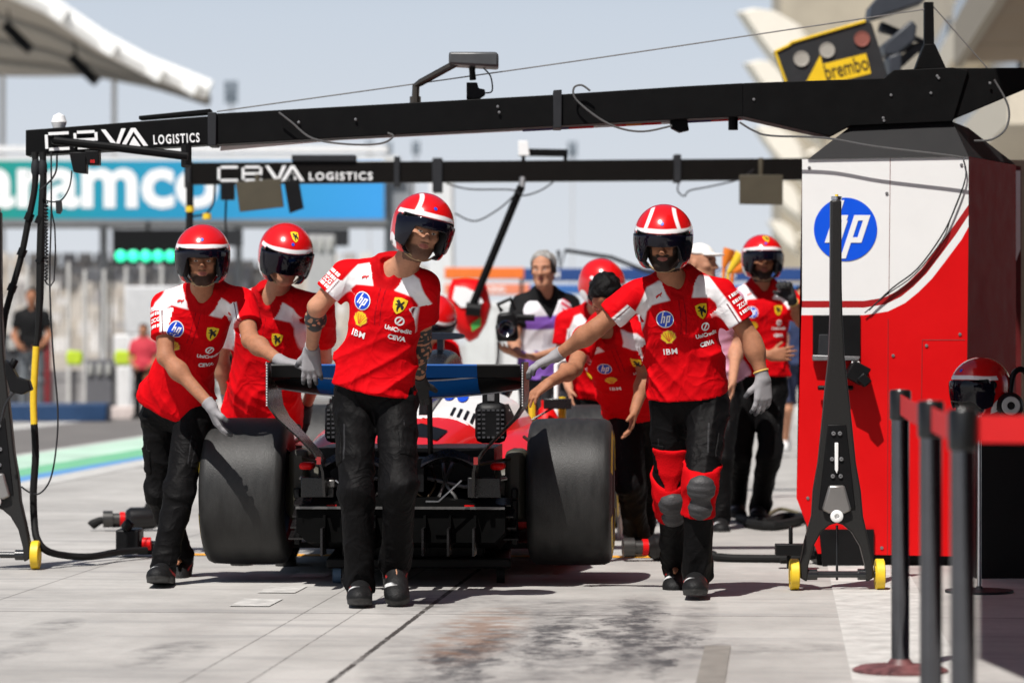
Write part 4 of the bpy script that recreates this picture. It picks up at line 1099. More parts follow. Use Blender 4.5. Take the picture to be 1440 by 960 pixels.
mb = MB(); mb.lathe([(0, .16), (.012, .16), (.02, .02), (.03, .012)], (x_, 15.4, 0), 'z', 32); mb.build("foot", M_dkgrey, hs)
mb = MB(); mb.lathe([(.84, .012), (.86, .07), (.90, .085), (.93, .06), (.94, .0005)], (x_, 15.4, 0), 'z', 24); mb.build("rest", M_black, hs)
# ------------------------------------------------------------------ the racing car, seen from behind
YAW = R(3.1)
car = thing("racing_car", "red open wheel racing car seen from behind, big slick rear tyres and blue banded wing", "racing car", (-.505, 16.14, .082), None, -YAW)
def tread(name, col):
    return mat(name, col, .50, var=.55, vscale=8.0, aniso=(2.6, .8, .8), bump=.22, bscale=150, spec=.38, detail=8)
M_tread = tread("slick_tread", (.019, .0185, .018))
M_side = mat("tyre_sidewall", (.012, .012, .012), .6, var=.2)
M_cf = mat("car_carbon", (.004, .004, .0045), .45, var=.4, vscale=90, spec=.2)
M_cf2 = mat("car_carbon_gloss", (.008, .007, .0075), .28, var=.3, vscale=60, spec=.5)
M_bodyred = mat("car_red", (.60, .006, .008), .3, var=.04, coat=.4, masks=[('white', (.78, .77, .76), .004)])
M_wblue = mat("wing_blue", (.002, .066, .26), .5, var=.06, spec=.12)
def wheel(x, y, w, outer):
    r0 = .36
    o = bpy.data.objects.new("wheel", None); COL.objects.link(o); o.parent = car
    h = w / 2
    prof = [(-h + .02, .215), (-h - .002, .25), (-h - .006, .29), (-h + .001, .326), (-h + .013, .347), (-h + .036, .3575), (-h * .5, .3605), (0, .3612), (h * .5, .3605), (h - .036, .3575), (h - .013, .347), (h - .001, .326), (h + .006, .29), (h + .002, .25), (h - .02, .215)]
    vs, fs, fm = [], [], []; n = 96
    for (a, r_) in prof:
        for k in range(n):
            th = 2 * math.pi * k / n; vs.append((x + a, y + r_ * math.cos(th), r0 + r_ * math.sin(th)))
    for i in range(len(prof) - 1):
        for k in range(n):
            fs.append((i * n + k, i * n + (k + 1) % n, (i + 1) * n + (k + 1) % n, (i + 1) * n + k)); fm.append(0 if 3 <= i <= 10 else 1)
    finish("tyre", vs, fs, [M_tread, M_side], o, fmat=fm, local=True, angle=60)
    mb = MB(); s = outer
    mb.lathe([(-h + .02, .215), (-h + .06, .20), (h - .06, .20), (h - .02, .215)], (x, y, r0), 'x', 48)
    mb.lathe([(s * (h - .03), .21), (s * (h - .035), .15), (s * (h - .02), .06), (s * (h - .02), .0005)], (x, y, r0), 'x', 48)
    mb.lathe([(-s * (h - .09), .20), (-s * (h - .10), .10), (-s * (h - .10), .0005)], (x, y, r0), 'x', 48)
    mb.build("rim", mat("rim_dark", (.02, .02, .022), .35, metal=.5), o, local=True)
    for (a0, a1) in ((.35, 1.25), (1.9, 2.8), (3.5, 4.4), (5.05, 5.95)):
        mb = MB(); rr_ = []
        for k in range(13):
            th = a0 + (a1 - a0) * k / 12; c, s_ = math.cos(th), math.sin(th)
            rr_.append([(x + s * (h + .0075), y + .275 * c, r0 + .275 * s_), (x + s * (h + .0085), y + .29 * c, r0 + .29 * s_), (x + s * (h + .0005), y + .322 * c, r0 + .322 * s_), (x + s * (h - .006), y + .29 * c, r0 + .29 * s_)])
        mb.loft(rr_); mb.build("sidewall_band", mat("tyre_yellow", (.72, .52, .02), .5), o, local=True)
    return o
for (x, s) in ((-.7975, -1), (.7975, 1)):
    wheel(x, 0, .405, s)
for (x, s) in ((-.80, -1), (.80, 1)):
    wheel(x, 3.45, .305, s)

def ring(y, hw, z0, z1, p=2.6, n=32, cx=0):
    out = []
    zc, hh = (z0 + z1) / 2, (z1 - z0) / 2
    for k in range(n):
        th = 2 * math.pi * k / n; c, s = math.cos(th), math.sin(th)
        out.append(Vector((cx + hw * math.copysign(abs(c) ** (2 / p), c), y, zc + hh * math.copysign(abs(s) ** (2 / p), s))))
    return out
def body(name, secs, parent, m=None, wfun=None, n=40):
    # refine along the length
    ys = np.array([s[0] for s in secs]); cols = np.array([s[1:4] for s in secs]); pp = np.array([s[4] if len(s) > 4 else 2.6 for s in secs])
    yy = np.linspace(ys[0], ys[-1], 48)
    def sm(c):
        v = np.interp(yy, ys, c); k = np.ones(5) / 5
        return np.concatenate([v[:2], np.convolve(v, k, 'valid'), v[-2:]])
    hw, z0, z1, p = sm(cols[:, 0]), sm(cols[:, 1]), sm(cols[:, 2]), sm(pp)
    mb = MB(); mb.loft([ring(y, a, b_, c, d, n) for y, a, b_, c, d in zip(yy, hw, z0, z1, p)])
    V = np.array([tuple(v) for v in mb.v]); at = None
    if wfun is not None: at = dict(white=wfun(V[:, 0], V[:, 1], V[:, 2]))
    return finish(name, V, mb.f, m or M_bodyred, parent, local=True, angle=50, attrs=at or dict(white=-np.ones(len(V))))
ec = body("engine_cover", [(.25, .13, .34, .56), (.6, .22, .26, .64), (1.0, .36, .2, .74), (1.45, .50, .12, .83), (1.9, .56, .10, .86), (2.15, .50, .10, .84)], car,
     wfun=lambda x, y, z: np.minimum(z - .66 + .03 * np.sin(x * 9), y - .9))
for s in (-1, 1):
    body("sidepod", [(.35, .06, .16, .34), (.7, .16, .12, .50), (1.2, .26, .10, .62), (1.8, .30, .10, .66), (2.3, .28, .14, .66), (2.45, .22, .22, .6)], car,
         wfun=lambda x, y, z: np.full(len(x), -1.0)).location = (s * .42, 0, 0)
body("airbox", [(.9, .03, .6, .80), (1.3, .06, .7, .93), (1.8, .10, .75, 1.03), (2.05, .13, .75, 1.06), (2.12, .12, .78, 1.04)], car, M_cf2)
body("nose", [(2.1, .40, .12, .60), (2.6, .34, .14, .62), (3.2, .24, .16, .60), (3.9, .15, .18, .50), (4.5, .10, .14, .32), (4.62, .07, .14, .26)], car)
for e, b_ in ((.13, .0), (-.13, .0)):
    v2 = disc2d(.07, 20, 3, .45, 1.0)
    V = [(.30 + e * .35 + x, 1.15 + y * .7, 0) for x, y in v2[0]]
# blue oval mark on the white shoulder
mb = MB()
def ecz(x, y): # height of the cover at x
    ys = [.25, .6, 1.0, 1.45, 1.9, 2.15]; hw = np.interp(y, ys, [.13, .22, .36, .50, .56, .50]); z0 = np.interp(y, ys, [.34, .26, .2, .12, .10, .10]); z1 = np.interp(y, ys, [.56, .64, .74, .83, .86, .84])
    return (z0 + z1) / 2 + (z1 - z0) / 2 * max(0, 1 - abs(x / hw) ** 2.6) ** (1 / 2.6)
for cx in (.10, .17):
    v2, f2 = disc2d(1, 20, 4, .030, .13)
    mb.add([(cx + x, 1.35 + y, ecz(cx + x, 1.35 + y) + .006) for x, y in v2], f2)
mb.build("blue_mark", M_blue, ec, local=True, angle=180)
def onskin(name, pts, m, lift=.005):
    mb = MB(); v2, f2 = poly2d(pts); mb.add([(x, y, ecz(x, y) + lift) for x, y in v2], f2); mb.build(name, m, ec, local=True, angle=180)
onskin("black_panel", [(.30, 1.0), (.36, .98), (.44, 1.45), (.40, 1.62), (.35, 1.4)], M_cf)
for k in range(5): onskin("louvre", [(.13 + .035 * k, .92), (.145 + .035 * k, .92), (.155 + .035 * k, 1.08), (.14 + .035 * k, 1.08)], M_cf)
for k in range(4): onskin("louvre", [(-.14 - .035 * k, .92), (-.155 - .035 * k, .92), (-.165 - .035 * k, 1.08), (-.15 - .035 * k, 1.08)], M_cf)
onskin("painted_highlight", [(-.30, .88), (.0, .84), (.30, .88), (.29, .90), (.0, .865), (-.29, .90)], M_wtext)  # thin white line painted for the highlights on the red cover
onskin("dark_opening", [(-.10, .45), (.10, .45), (.14, .66), (.0, .72), (-.14, .66)], M_cf, .008)
# camera bar above the airbox
mb = MB(); mb.loft([ring(1.98 + d, .135 * q, 1.125 - .018 * q, 1.125 + .022 * q, 3, 20) for d, q in ((-.05, .9), (-.03, 1), (.06, 1), (.09, .6))]); mb.box((0, 2.02, 1.07), (.035, .08, .10)); mb.build("camera_bar", mat("camera_bar_grey", (.05, .07, .10), .35), car, local=True)
# halo and mirrors
mb = MB(); mb.tube([(-.30, 2.1, .72), (-.36, 2.35, .84), (-.30, 2.85, .92), (0, 3.05, .90), (.30, 2.85, .92), (.36, 2.35, .84), (.30, 2.1, .72)], .028, 12, smooth_pts=6); mb.tube([(0, 3.05, .90), (0, 3.2, .62)], .025, 10); mb.build("halo", M_cf2, car, local=True)
for s in (-1, 1):
    mb = MB(); mb.box((s * .62, 2.75, .74), (.16, .06, .06)); mb.tube([(s * .36, 2.7, .58), (s * .6, 2.75, .72)], .008, 6); mb.build("mirror", M_cf2, car, local=True, bevel=.012)
# floor, deck, gearbox, diffuser
mb = MB(); mb.prism([(-.75, .45, .05), (-.80, 1.2, .05), (-.75, 2.7, .05), (.75, 2.7, .05), (.80, 1.2, .05), (.75, .45, .05)], (0, 0, .03)); mb.build("floor", M_cf, car, local=True)
mb = MB()
rings = []
for y, hw, z0, z1 in ((-.52, .50, .14, .30), (-.2, .50, .10, .33), (.2, .48, .06, .42), (.5, .45, .05, .5)):
    rings.append([Vector((-hw, y, z0 + .05)), Vector((-hw * .9, y, z0)), Vector((hw * .9, y, z0)), Vector((hw, y, z0 + .05)), Vector((hw, y, z1)), Vector((hw * .4, y, z1 + .05)), Vector((-hw * .4, y, z1 + .05)), Vector((-hw, y, z1))])
mb.loft(rings)
for x in (-.36, -.24, -.12, .12, .24, .36): mb.box((x, -.50, .19), (.012, .14, .16))
mb.build("diffuser", mat("diffuser_carbon", (.002, .002, .002), .6, var=.3, spec=.06), car, local=True, smooth=False)
mb = MB(); mb.box((0, .15, .50), (.86, .7, .16)); mb.box((0, -.25, .46), (.22, .5, .16)); mb.box((0, -.52, .44), (.10, .06, .10), mi=1); mb.tube([(0, -.10, .56), (0, -.36, .565)], .055, 20); mb.tube([(0, -.361, .565), (0, -.362, .565)], .045, 20, 1); mb.build("gearbox", [M_cf, mat("rain_light", (.12, .004, .004), .3)], car, local=True, bevel=.03)
for s in (-1, 1):
    mb = MB(); rr_ = []
    for k in range(9):
        t = k / 8; x = s * (.10 + .26 * t); z = .50 + .05 * math.sin(math.pi * t)
        rr_.append([Vector((x, -.55, z)), Vector((x, -.50, z + .035)), Vector((x, -.34, z - .01)), Vector((x, -.40, z - .03))])
    mb.loft(rr_); mb.build("beam_wing", M_cf2, car, local=True, angle=40)
    mb = MB(); mb.box((s * .53, -.02, .40), (.10, .34, .34)); mb.box((s * .50, -.12, .22), (.07, .2, .14)); mb.build("brake_duct", mat("duct_olive", (.035, .032, .022), .55, var=.3), car, local=True, bevel=.03)
    for a, b_ in (((.56, -.02, .50), (.16, .25, .46)), ((.56, -.02, .50), (.18, -.2, .46)), ((.56, 0, .26), (.18, .3, .24)), ((.56, 0, .26), (.18, -.15, .22)), ((.56, .12, .34), (.16, .2, .40)), ((.55, -.05, .30), (.20, -.12, .47))):
        mb = MB(); mb.tube([(s * a[0], a[1], a[2]), (s * b_[0], b_[1], b_[2])], .012, 8); mb.build("suspension_arm", M_cf2, car, local=True)
    for a, b_ in (((.60, 3.45, .50), (.20, 3.2, .52)), ((.60, 3.45, .24), (.18, 3.6, .22)), ((.60, 3.45, .5), (.2, 3.7, .5))):
        mb = MB(); mb.tube([(s * a[0], a[1], a[2]), (s * b_[0], b_[1], b_[2])], .014, 8); mb.build("suspension_arm", M_cf2, car, local=True)
    mb = MB(); mb.tube([(s * .30, -.62, .44), (s * .19, -.62, .34), (s * .13, -.62, .34)], .005, 6); mb.build("steel_stay", M_steel, car, local=True)
    mb = MB(); mb.box((s * .46, -.40, .50), (.07, .12, .035)); mb.build("red_winglet", M_red, car, local=True, bevel=.015)
# the crowded gearbox end: shafts, lines, vanes, brackets
M_alu = mat("raw_alloy", (.16, .155, .15), .4, metal=.8, var=.25, vscale=30)
M_bronze = mat("heat_bronze", (.075, .05, .03), .4, metal=.7, var=.3, vscale=20)
rs = random.Random(5)
for s in (-1, 1):
    mb = MB(); mb.tube([(s * .56, 0, .36), (s * .12, .02, .38)], .026, 12); mb.build("driveshaft", M_alu, car, local=True)
    mb = MB(); mb.lathe([(s * .42, .0005), (s * .42, .135), (s * .46, .15), (s * .575, .15), (s * .60, .12)], (0, 0, .36), 'x', 32); mb.build("brake_drum", mat("drum_olive", (.055, .050, .036), .5, var=.35, vscale=18), car, local=True)
    mb = MB(); mb.box((s * .53, -.20, .22), (.03, .08, .22)); mb.box((s * .53, -.22, .36), (.03, .06, .05)); mb.build("duct_vane", M_cf, car, local=True, bevel=.006)
    for k in range(4):
        mb = MB(); z = .16 + .055 * k; mb.box((s * (.52 - .012 * k), -.30 - .02 * k, z), (.075, .12, .008), Matrix.Rotation(.25, 3, 'X')); mb.build("duct_winglet", M_cf2, car, local=True)
    mb = MB(); mb.tube([(s * .50, -.36, .44), (s * .30, -.42, .40), (s * .12, -.40, .44)], .010, 8); mb.build("toe_link", M_alu, car, local=True)
    mb = MB(); mb.box((s * .40, -.50, .40), (.16, .015, .10)); mb.box((s * .33, -.51, .31), (.06, .02, .03), mi=1); mb.build("deck_bracket", [M_cf2, M_red], car, local=True, bevel=.006)
    mb = MB(); mb.tube([(s * .55, .30, .62), (s * .62, .05, .56), (s * .46, -.25, .52), (s * .30, -.38, .50)], .009, 6, smooth_pts=4); mb.build("fluid_line", M_bronze, car, local=True)
for k in range(9):
    x = -.24 + .06 * k + rs.uniform(-.01, .01)
    mb = MB(); mb.tube([(x, -.30, .52), (x + rs.uniform(-.05, .05), -.42, .42), (x + rs.uniform(-.08, .08), -.46, .34), (x + rs.uniform(-.03, .03), -.40, .28)], rs.choice((.006, .009, .012)), 6, smooth_pts=4)
    mb.build("fluid_line", rs.choice((M_alu, M_bronze, M_cf2, M_cf2)), car, local=True)
for k in range(5):
    mb = MB(); mb.box((rs.uniform(-.35, .35), -.50, rs.uniform(.34, .44)), (rs.uniform(.03, .07), .03, rs.uniform(.02, .05))); mb.build("sensor_box", rs.choice((M_alu, M_cf2, M_bronze)), car, local=True, bevel=.006)
for k in range(7):
    x = -.36 + .12 * k; mb = MB(); mb.box((x, -.60, .15), (.010, .18, .13)); mb.build("diffuser_strake", M_cf2, car, local=True)
mb = MB(); mb.box((0, -.535, .305), (1.0, .02, .012)); mb.build("gurney_edge", M_alu, car, local=True)
for s in (-1, 1):
    mb = MB(); mb.tube([(s * .62, .2, .60), (s * .66, .6, .62), (s * .64, 1.0, .58)], [.02, .05, .03], 12); mb.build("cooling_bulge", M_bodyred, car, local=True)
# front wing
mb = MB()
for i in range(3): mb.box((0, 4.45 + i * .12, .10 + .05 * (2 - i)), (1.9, .12, .018), Matrix.Rotation(-.25, 3, 'X'))
for s in (-1, 1): mb.box((s * .96, 4.55, .16), (.014, .45, .24))
mb.build("front_wing", M_cf2, car, local=True)

# rear wing
rw = bpy.data.objects.new("rear_wing", None); COL.objects.link(rw); rw.parent = car
xs = [-.585, -.5, -.44, -.385, -.384, -.25, -.1, .1, .25, .384, .385, .44, .5, .585]
def foil(name, sect, zf, blue=True):
    vs, fs, fm = [], [], []; n = len(sect)
    for x in xs:
        for (y, z) in sect: vs.append((x, y, z + zf(x)))
    for i in range(len(xs) - 1):
        for k in range(n):
            fs.append((i * n + k, i * n + (k + 1) % n, (i + 1) * n + (k + 1) % n, (i + 1) * n + k)); fm.append(1 if blue and abs((xs[i] + xs[i + 1]) / 2) < .3845 else 0)
    fs += [tuple(range(n))[::-1], tuple((len(xs) - 1) * n + k for k in range(n))]; fm += [0, 0]
    return finish(name, vs, fs, [M_cf, M_wblue], rw, fmat=fm, local=True, angle=40)
foil("flap", [(-.80, .985), (-.795, .992), (-.70, .965), (-.60, .925), (-.585, .910), (-.60, .905), (-.68, .912), (-.765, .930)], lambda x: 0)
foil("main_plane", [(-.745, .926), (-.74, .930), (-.60, .905), (-.45, .880), (-.36, .850), (-.38, .835), (-.50, .838), (-.64, .862), (-.72, .895)], lambda x: .050 * (abs(x) / .585) ** 2 - .012)
mb = MB()
for z_ in (.0,):
    mb.tube([(x, -.750, .922 + .050 * (abs(x) / .585) ** 2 - .012 + z_) for x in xs], .0045, 6)
    mb.tube([(x, -.52, .836 + .050 * (abs(x) / .585) ** 2 - .012) for x in xs], .004, 6)
mb.build("trailing_edge", mat("edge_silver", (.42, .42, .45), .35, metal=.3), rw, local=True)
for s in (-1, 1):
    rr_ = []
    for (x, z, y0, y1) in ((.592, 1.0, -.83, -.36), (.594, .92, -.84, -.34), (.594, .84, -.84, -.32), (.585, .79, -.83, -.32), (.55, .735, -.80, -.36), (.47, .655, -.74, -.40), (.395, .575, -.70, -.42), (.365, .53, -.68, -.42), (.352, .48, -.66, -.40), (.348, .36, -.62, -.30)):
        rr_.append([Vector((s * x, y0, z)), Vector((s * (x + .013), y0 + .01, z)), Vector((s * (x + .013), y1, z)), Vector((s * x, y1, z))])
    mb = MB(); mb.loft(rr_); ep = mb.build("endplate", M_cf2, rw, local=True, angle=40)
    mb = MB()
    for k in range(16): mb.box((s * .600, -.842, .80 + k * .0125), (.006, .004, .008))
    mb.build("serrated_edge", mat("edge_pale", (.5, .5, .5), .5), ep, local=True, smooth=False)
    mb = MB(); mb.box((s * .372, -.69, .535), (.02, .012, .035)); mb.build("red_tip", mat("dim_red", (.25, .02, .02), .4), ep, local=True)
    mb = MB(); mb.tube([(s * .14, -.45, .50), (s * .14, -.50, .70), (s * .14, -.52, .86)], .013, 8); mb.build("pylon", M_cf, rw, local=True)
mb = MB(); mb.box((0, -.57, .86), (.07, .10, .10)); mb.build("flap_actuator", M_cf, rw, local=True, bevel=.015)

# two cooling blowers on the deck
for (x, lb) in ((-.335, "black cooling blower with a grille on the car's deck, half hidden behind the walking man"), (.405, "black cooling blower with a grille on the car's deck, beside the right rear tyre")):
    c = car.matrix_basis @ Vector((x, -.05, .60))
    t = thing("cooling_blower", lb, "blower", c, "cooling blowers on the car")
    mb = MB(); mb.box((c.x, c.y, c.z + .10), (.155, .14, .20)); mb.build("casing", M_black, t, bevel=.035)
    mb = MB()
    for i in range(6):
        for j in range(7):
            if abs(i - 2.5) > 1.2 or j in (0, 6): mb.box((c.x - .058 + i * .023, c.y - .071, c.z + .03 + j * .022), (.014, .004, .009))
    mb.build("grille", mat("grille_grey", (.045, .045, .05), .45), t, smooth=False)
    mb = MB(); mb.box((c.x, c.y, c.z + .24), (.085, .09, .10)); mb.box((c.x, c.y - .046, c.z + .235), (.036, .006, .06), mi=1); mb.box((c.x, c.y, c.z + .297), (.075, .05, .016)); mb.build("battery_grip", [M_black, M_grey], t, bevel=.012)
# trolley that carries the car
c = Vector(car.location)
tr = thing("car_trolley", "low black trolley on small wheels under the middle of the car", "trolley", (c.x + .05, c.y + .6, 0))
mb = MB(); mb.box((c.x + .05, c.y + .6, .10), (.9, 1.6, .05)); mb.box((c.x + .02, c.y + .0, .16), (.7, .12, .10)); mb.build("platform", M_black, tr, bevel=.01)
for i, (dx, dy) in enumerate(((-.4, -.15), (.4, -.15), (-.4, 1.3), (.4, 1.3))):
    mb = MB(); mb.lathe([(-.02, .0005), (-.02, .04), (.02, .04), (.02, .0005)], (c.x + .05 + dx, c.y + dy, .041), 'x', 20); mb.build("caster", mat("caster_blue", (.10, .16, .24), .5) if i == 0 else M_rubber, tr)
# ------------------------------------------------------------------ people
M_skin = mat("skin", (0.44, 0.215, 0.13), 0.62, var=0.16, vscale=34, bump=0.25, bscale=160, sss=0.08, spec=.25,
             masks=[('beard', (0.075, 0.042, 0.03), 0.30), ('lip', (0.36, 0.12, 0.10), 0.25), ('hairline', (0.02, 0.014, 0.01), 0.25),
                    ('eye', (0.55, 0.52, 0.48), 0.15), ('iris', (0.02, 0.012, 0.008), 0.15), ('ink', (0.035, 0.04, 0.042), 0.25)])
M_skin_tan = mat("skin_tanned", (0.34, 0.150, 0.082), 0.62, var=0.18, vscale=34, bump=0.25, bscale=160, sss=0.08, spec=.25,
             masks=[('beard', (0.022, 0.013, 0.010), 0.30), ('lip', (0.27, 0.09, 0.075), 0.25), ('hairline', (0.012, 0.009, 0.008), 0.25),
                    ('eye', (0.55, 0.52, 0.48), 0.15), ('iris', (0.02, 0.012, 0.008), 0.15), ('ink', (0.035, 0.04, 0.042), 0.25)])
M_shirt = mat("red_team_shirt", (0.57, 0.0022, 0.006), 0.75, var=0.07, vscale=14, bump=0.14, bscale=38, spec=0.05, crease=.24, cscale=5.5,
              masks=[('white', (0.80, 0.79, 0.80), 0.004), ('pipe', (0.12, 0.004, 0.01), 0.002), ('dark', (0.42, 0.003, 0.006), 0.004)])
M_pants = mat("black_work_trousers", (0.0045, 0.0042, 0.0045), 0.6, var=0.3, vscale=20, bump=0.35, bscale=34, spec=0.08, crease=.24, cscale=6,
              masks=[('pipe', (0.03, 0.03, 0.032), 0.0015)])
M_glove = mat("grey_knit_glove", (0.27, 0.26, 0.27), 0.8, var=0.10, bump=0.3, bscale=350, masks=[('tip', (0.05, 0.05, 0.055), 0.006)])
M_glove_k = mat("black_glove", (0.012, 0.012, 0.013), 0.7, var=0.2, bump=0.2, bscale=200, masks=[('tip', (0.008, 0.008, 0.008), 0.006)])
M_shoe = mat("black_trainer", (0.007, 0.007, 0.0075), 0.6, var=0.4, vscale=50, bump=0.4, bscale=120, spec=.25,
             masks=[('sole', (0.045, 0.044, 0.043), 0.003), ('flash', (0.45, 0.02, 0.02), 0.003), ('mark', (.55, .55, .55), .002)])
M_helmet = mat("red_helmet_gloss", (0.58, 0.005, 0.006), 0.22, var=0.05, vscale=4, coat=0.7,
               masks=[('white', (0.80, 0.79, 0.79), 0.0025), ('black', (0.008, 0.008, 0.009), 0.0025)])
M_visor = mat("dark_visor", (0.003, 0.003, 0.008), 0.07, var=0.1, spec=0.35)
M_pad = mat("helmet_padding", (0.010, 0.010, 0.011), 0.7, var=0.2, bump=0.2, bscale=90)
M_strap = mat("beige_strap", (0.40, 0.28, 0.15), 0.7, var=0.15)

def basis(yaw=0, pitch=0, roll=0, back=False):
    """rows: image-right, face direction, up"""
    Rm = Matrix.Rotation(R(yaw), 3, 'Z') @ Matrix.Rotation(R(pitch), 3, 'X') @ Matrix.Rotation(R(roll), 3, 'Y')
    f = -1 if not back else 1
    return np.array([Rm @ Vector((1, 0, 0)), Rm @ Vector((0, f, 0)), Rm @ Vector((0, 0, 1))])

TT = [-.16, 0, .2, .36, .55, .72, .86, .95, 1.02, 1.1]
TW = [.135, .168, .163, .155, .165, .178, .172, .135, .075, .05]
TD = [.085, .115, .112, .108, .118, .124, .108, .085, .065, .05]

class Human:
    def __init__(s, J, head=(0, 0, 0), size=1.0, back=False, gloves=('k', 'k'), heavy=0.0, slim=1.0):
        s.slim = slim
        s.J = {k: A(W(*v)) if not isinstance(v, (Vector, np.ndarray)) else A(v) for k, v in J.items()}
        s.k = size; s.back = back; s.heavy = heavy
        s.pel, s.nk = s.J['pel'], s.J['nk']
        s.up = s.nk - s.pel; s.L = np.linalg.norm(s.up); s.up /= s.L
        un = lambda v: v / np.linalg.norm(v)
        ls = s.J['shR'] - s.J['shL']; lh = s.J['hipR'] - s.J['hipL']
        s.ls, s.lh = un(ls - s.up * (ls @ s.up)), un(lh - s.up * (lh @ s.up))
        s.fwd = un(np.cross(s.ls, s.up)) * (-1 if back else 1)
        s.hb = basis(*head, back=back)
        s.hc = s.J['head']
        s.hands = {}
    # frames
    def frame(s, P):
        t = ((P - s.pel) @ s.up) / s.L
        w = sstep(t, 0.05, 0.8)[:, None]
        lat = s.lh * (1 - w) + s.ls * w
        lat /= np.linalg.norm(lat, axis=1)[:, None]
        fw = np.cross(lat, s.up) * (-1 if s.back else 1)
        q = P - s.pel - t[:, None] * s.L * s.up
        return t, (q * lat).sum(1), (q * fw).sum(1)
    def torso(s, P, off=0.0, hem=0.0):
        t, x, y = s.frame(P)
        k = s.k
        w = np.interp(t, TT, TW) * k * s.slim + off + hem * np.clip(0.5 - t, 0, .6)
        d = np.interp(t, TT, TD) * k + off + hem * np.clip(0.5 - t, 0, .6) + s.heavy * np.exp(-((t - .3) / .22) ** 2)
        y = y - s.heavy * 0.5 * np.exp(-((t - .3) / .22) ** 2)
        rr = ((np.abs(x) / w) ** 2.4 + (np.abs(y) / d) ** 2.4) ** (1 / 2.4)
        return np.maximum((rr - 1) * np.minimum(w, d), np.maximum(t - 1.08, -0.16 - t) * s.L)
    def trap(s, P, S, off=0.0):
        return rc(P, s.nk + s.up * .012, s.nk * .25 + s.J['sh' + S] * .75, .058 * s.k + off, .050 * s.k + off)
    def arm(s, P, S, off=0.0):
        k = s.k; J = s.J
        d = rc(P, J['sh' + S], J['el' + S], .053 * k + off, .041 * k + off)
        d = smin(d, rc(P, J['el' + S], J['wr' + S], .042 * k + off, .027 * k + off), .02)
        m = J['el' + S] * .72 + J['wr' + S] * .28
        d = smin(d, ell(P, m, [.0435 * k + off] * 3), .04)
        return d
    def leg(s, P, S, r0, r1, r2, r3, k=.03):
        J = s.J
        d = rc(P, J['hip' + S], J['kn' + S], r0, r1)
        d = smin(d, rc(P, J['kn' + S], J['an' + S], r2, r3), k)
        return d
    # head
    def hl(s, P): return (P - s.hc) @ s.hb.T / s.k
    def head_d(s, P, scalp=0.0):
        q = s.hl(P); q = q.copy(); q[:, 0] = np.abs(q[:, 0])
        d = ell(q, (0, -.012, .035), (.077, .098, .088))
        d = smin(d, ell(q, (0, .022, -.030), (.062, .068, .085)), .03)
        d = smin(d, ell(q, (0, .060, -.092), (.026, .022, .020)), .03)              # chin
        d = smin(d, rc(q, (.052, .0, -.055), (.02, .062, -.093), .020, .018), .03)   # jaw
        d = smin(d, ell(q, (.042, .062, -.012), (.022, .020, .018)), .02)            # cheekbone
        d = smin(d, rc(q, (0.012, .083, .033), (.045, .068, .033), .011, .010), .014)  # brow
        d = smax(d, -ell(q, (.032, .098, .011), (.019, .017, .013)), .012)           # eye socket
        d = smin(d, ell(q, (.031, .068, .010), (.0145, .0145, .0125)), .003)         # eye
        d = smin(d, rc(q, (.0195, .084, .019), (.044, .076, .018), .0035, .0035), .004)
        d = smin(d, rc(q, (0, .086, .020), (0, .113, -.020), .008, .0125), .012)     # nose
        d = smin(d, ell(q, (.012, .099, -.022), (.009, .011, .008)), .007)
        d = smin(d, rc(q, (0, .0885, -.047), (.021, .076, -.050), .0065, .004), .006)  # lips
        d = smin(d, rc(q, (0, .0875, -.058), (.017, .078, -.056), .0075, .004), .006)
        d = smin(d, ell(q, (.079, -.012, .0), (.010, .022, .033)), .008)             # ear
        return d * s.k
    def neck_d(s, P, off=0.0):
        a = s.nk - s.up * .06
        b = s.hc - s.hb[2] * .055 * s.k - s.hb[1] * .02 * s.k
        return rc(P, a, b, .066 * s.k + off, .054 * s.k + off)
    # hands
    def set_hand(s, S, dirv, nrm, thumb=1, curl=(.25, .3, .25), spread=.10, tcurl=.3, bare=False, black=False):
        s.hands[S] = dict(dirv=dirv, nrm=nrm, thumb=thumb, curl=curl, spread=spread, tcurl=tcurl, bare=bare, black=black)
    def hand_prims(s, S):
        h = s.hands[S]; k = s.k * 1.02
        un = lambda v: v / np.linalg.norm(v)
        d = un(A(h['dirv'])); n = A(h['nrm']); n = un(n - d * (n @ d)); lat = np.cross(d, n) * h['thumb']
        wr = s.J['wr' + S]
        palm, fing = [], []
        for i, (lx, kl, ln) in enumerate([(.031, .092, .074), (.010, .096, .083), (-.011, .092, .076), (-.031, .084, .060)]):
            kn = wr + (d * kl + lat * lx) * k
            palm.append((wr + (d * .012 + lat * lx * .62) * k, kn, .0185 * k, .0130 * k))
            ang = h['curl'][0] * (1 + .12 * i); p = kn
            fd = un(d + lat * h['spread'] * lx / .02)
            for j, fr in enumerate((.46, .30, .24)):
                dj = fd * math.cos(ang) + n * math.sin(ang)
                q = p + dj * ln * fr * k
                fing.append((p, q, (.0102 - .0011 * j) * k, (.0096 - .0013 * j) * k, i))
                p = q
                if j < 2: ang += h['curl'][1 + j]
        tb = wr + (d * .030 + lat * .026 + n * .004) * k
        td = un(d * .62 + lat * .70 + n * .30)
        t1 = tb + td * .042 * k
        td2 = un(td * math.cos(h['tcurl']) + (d * .8 + n * .5 - lat * .3) * math.sin(h['tcurl']))
        t2 = t1 + td2 * .034 * k
        fing += [(tb, t1, .0145 * k, .0118 * k, 4), (t1, t2, .0115 * k, .0088 * k, 4)]
        palm.append((wr + d * .015 * k, tb, .017 * k, .0145 * k))
        return palm, fing
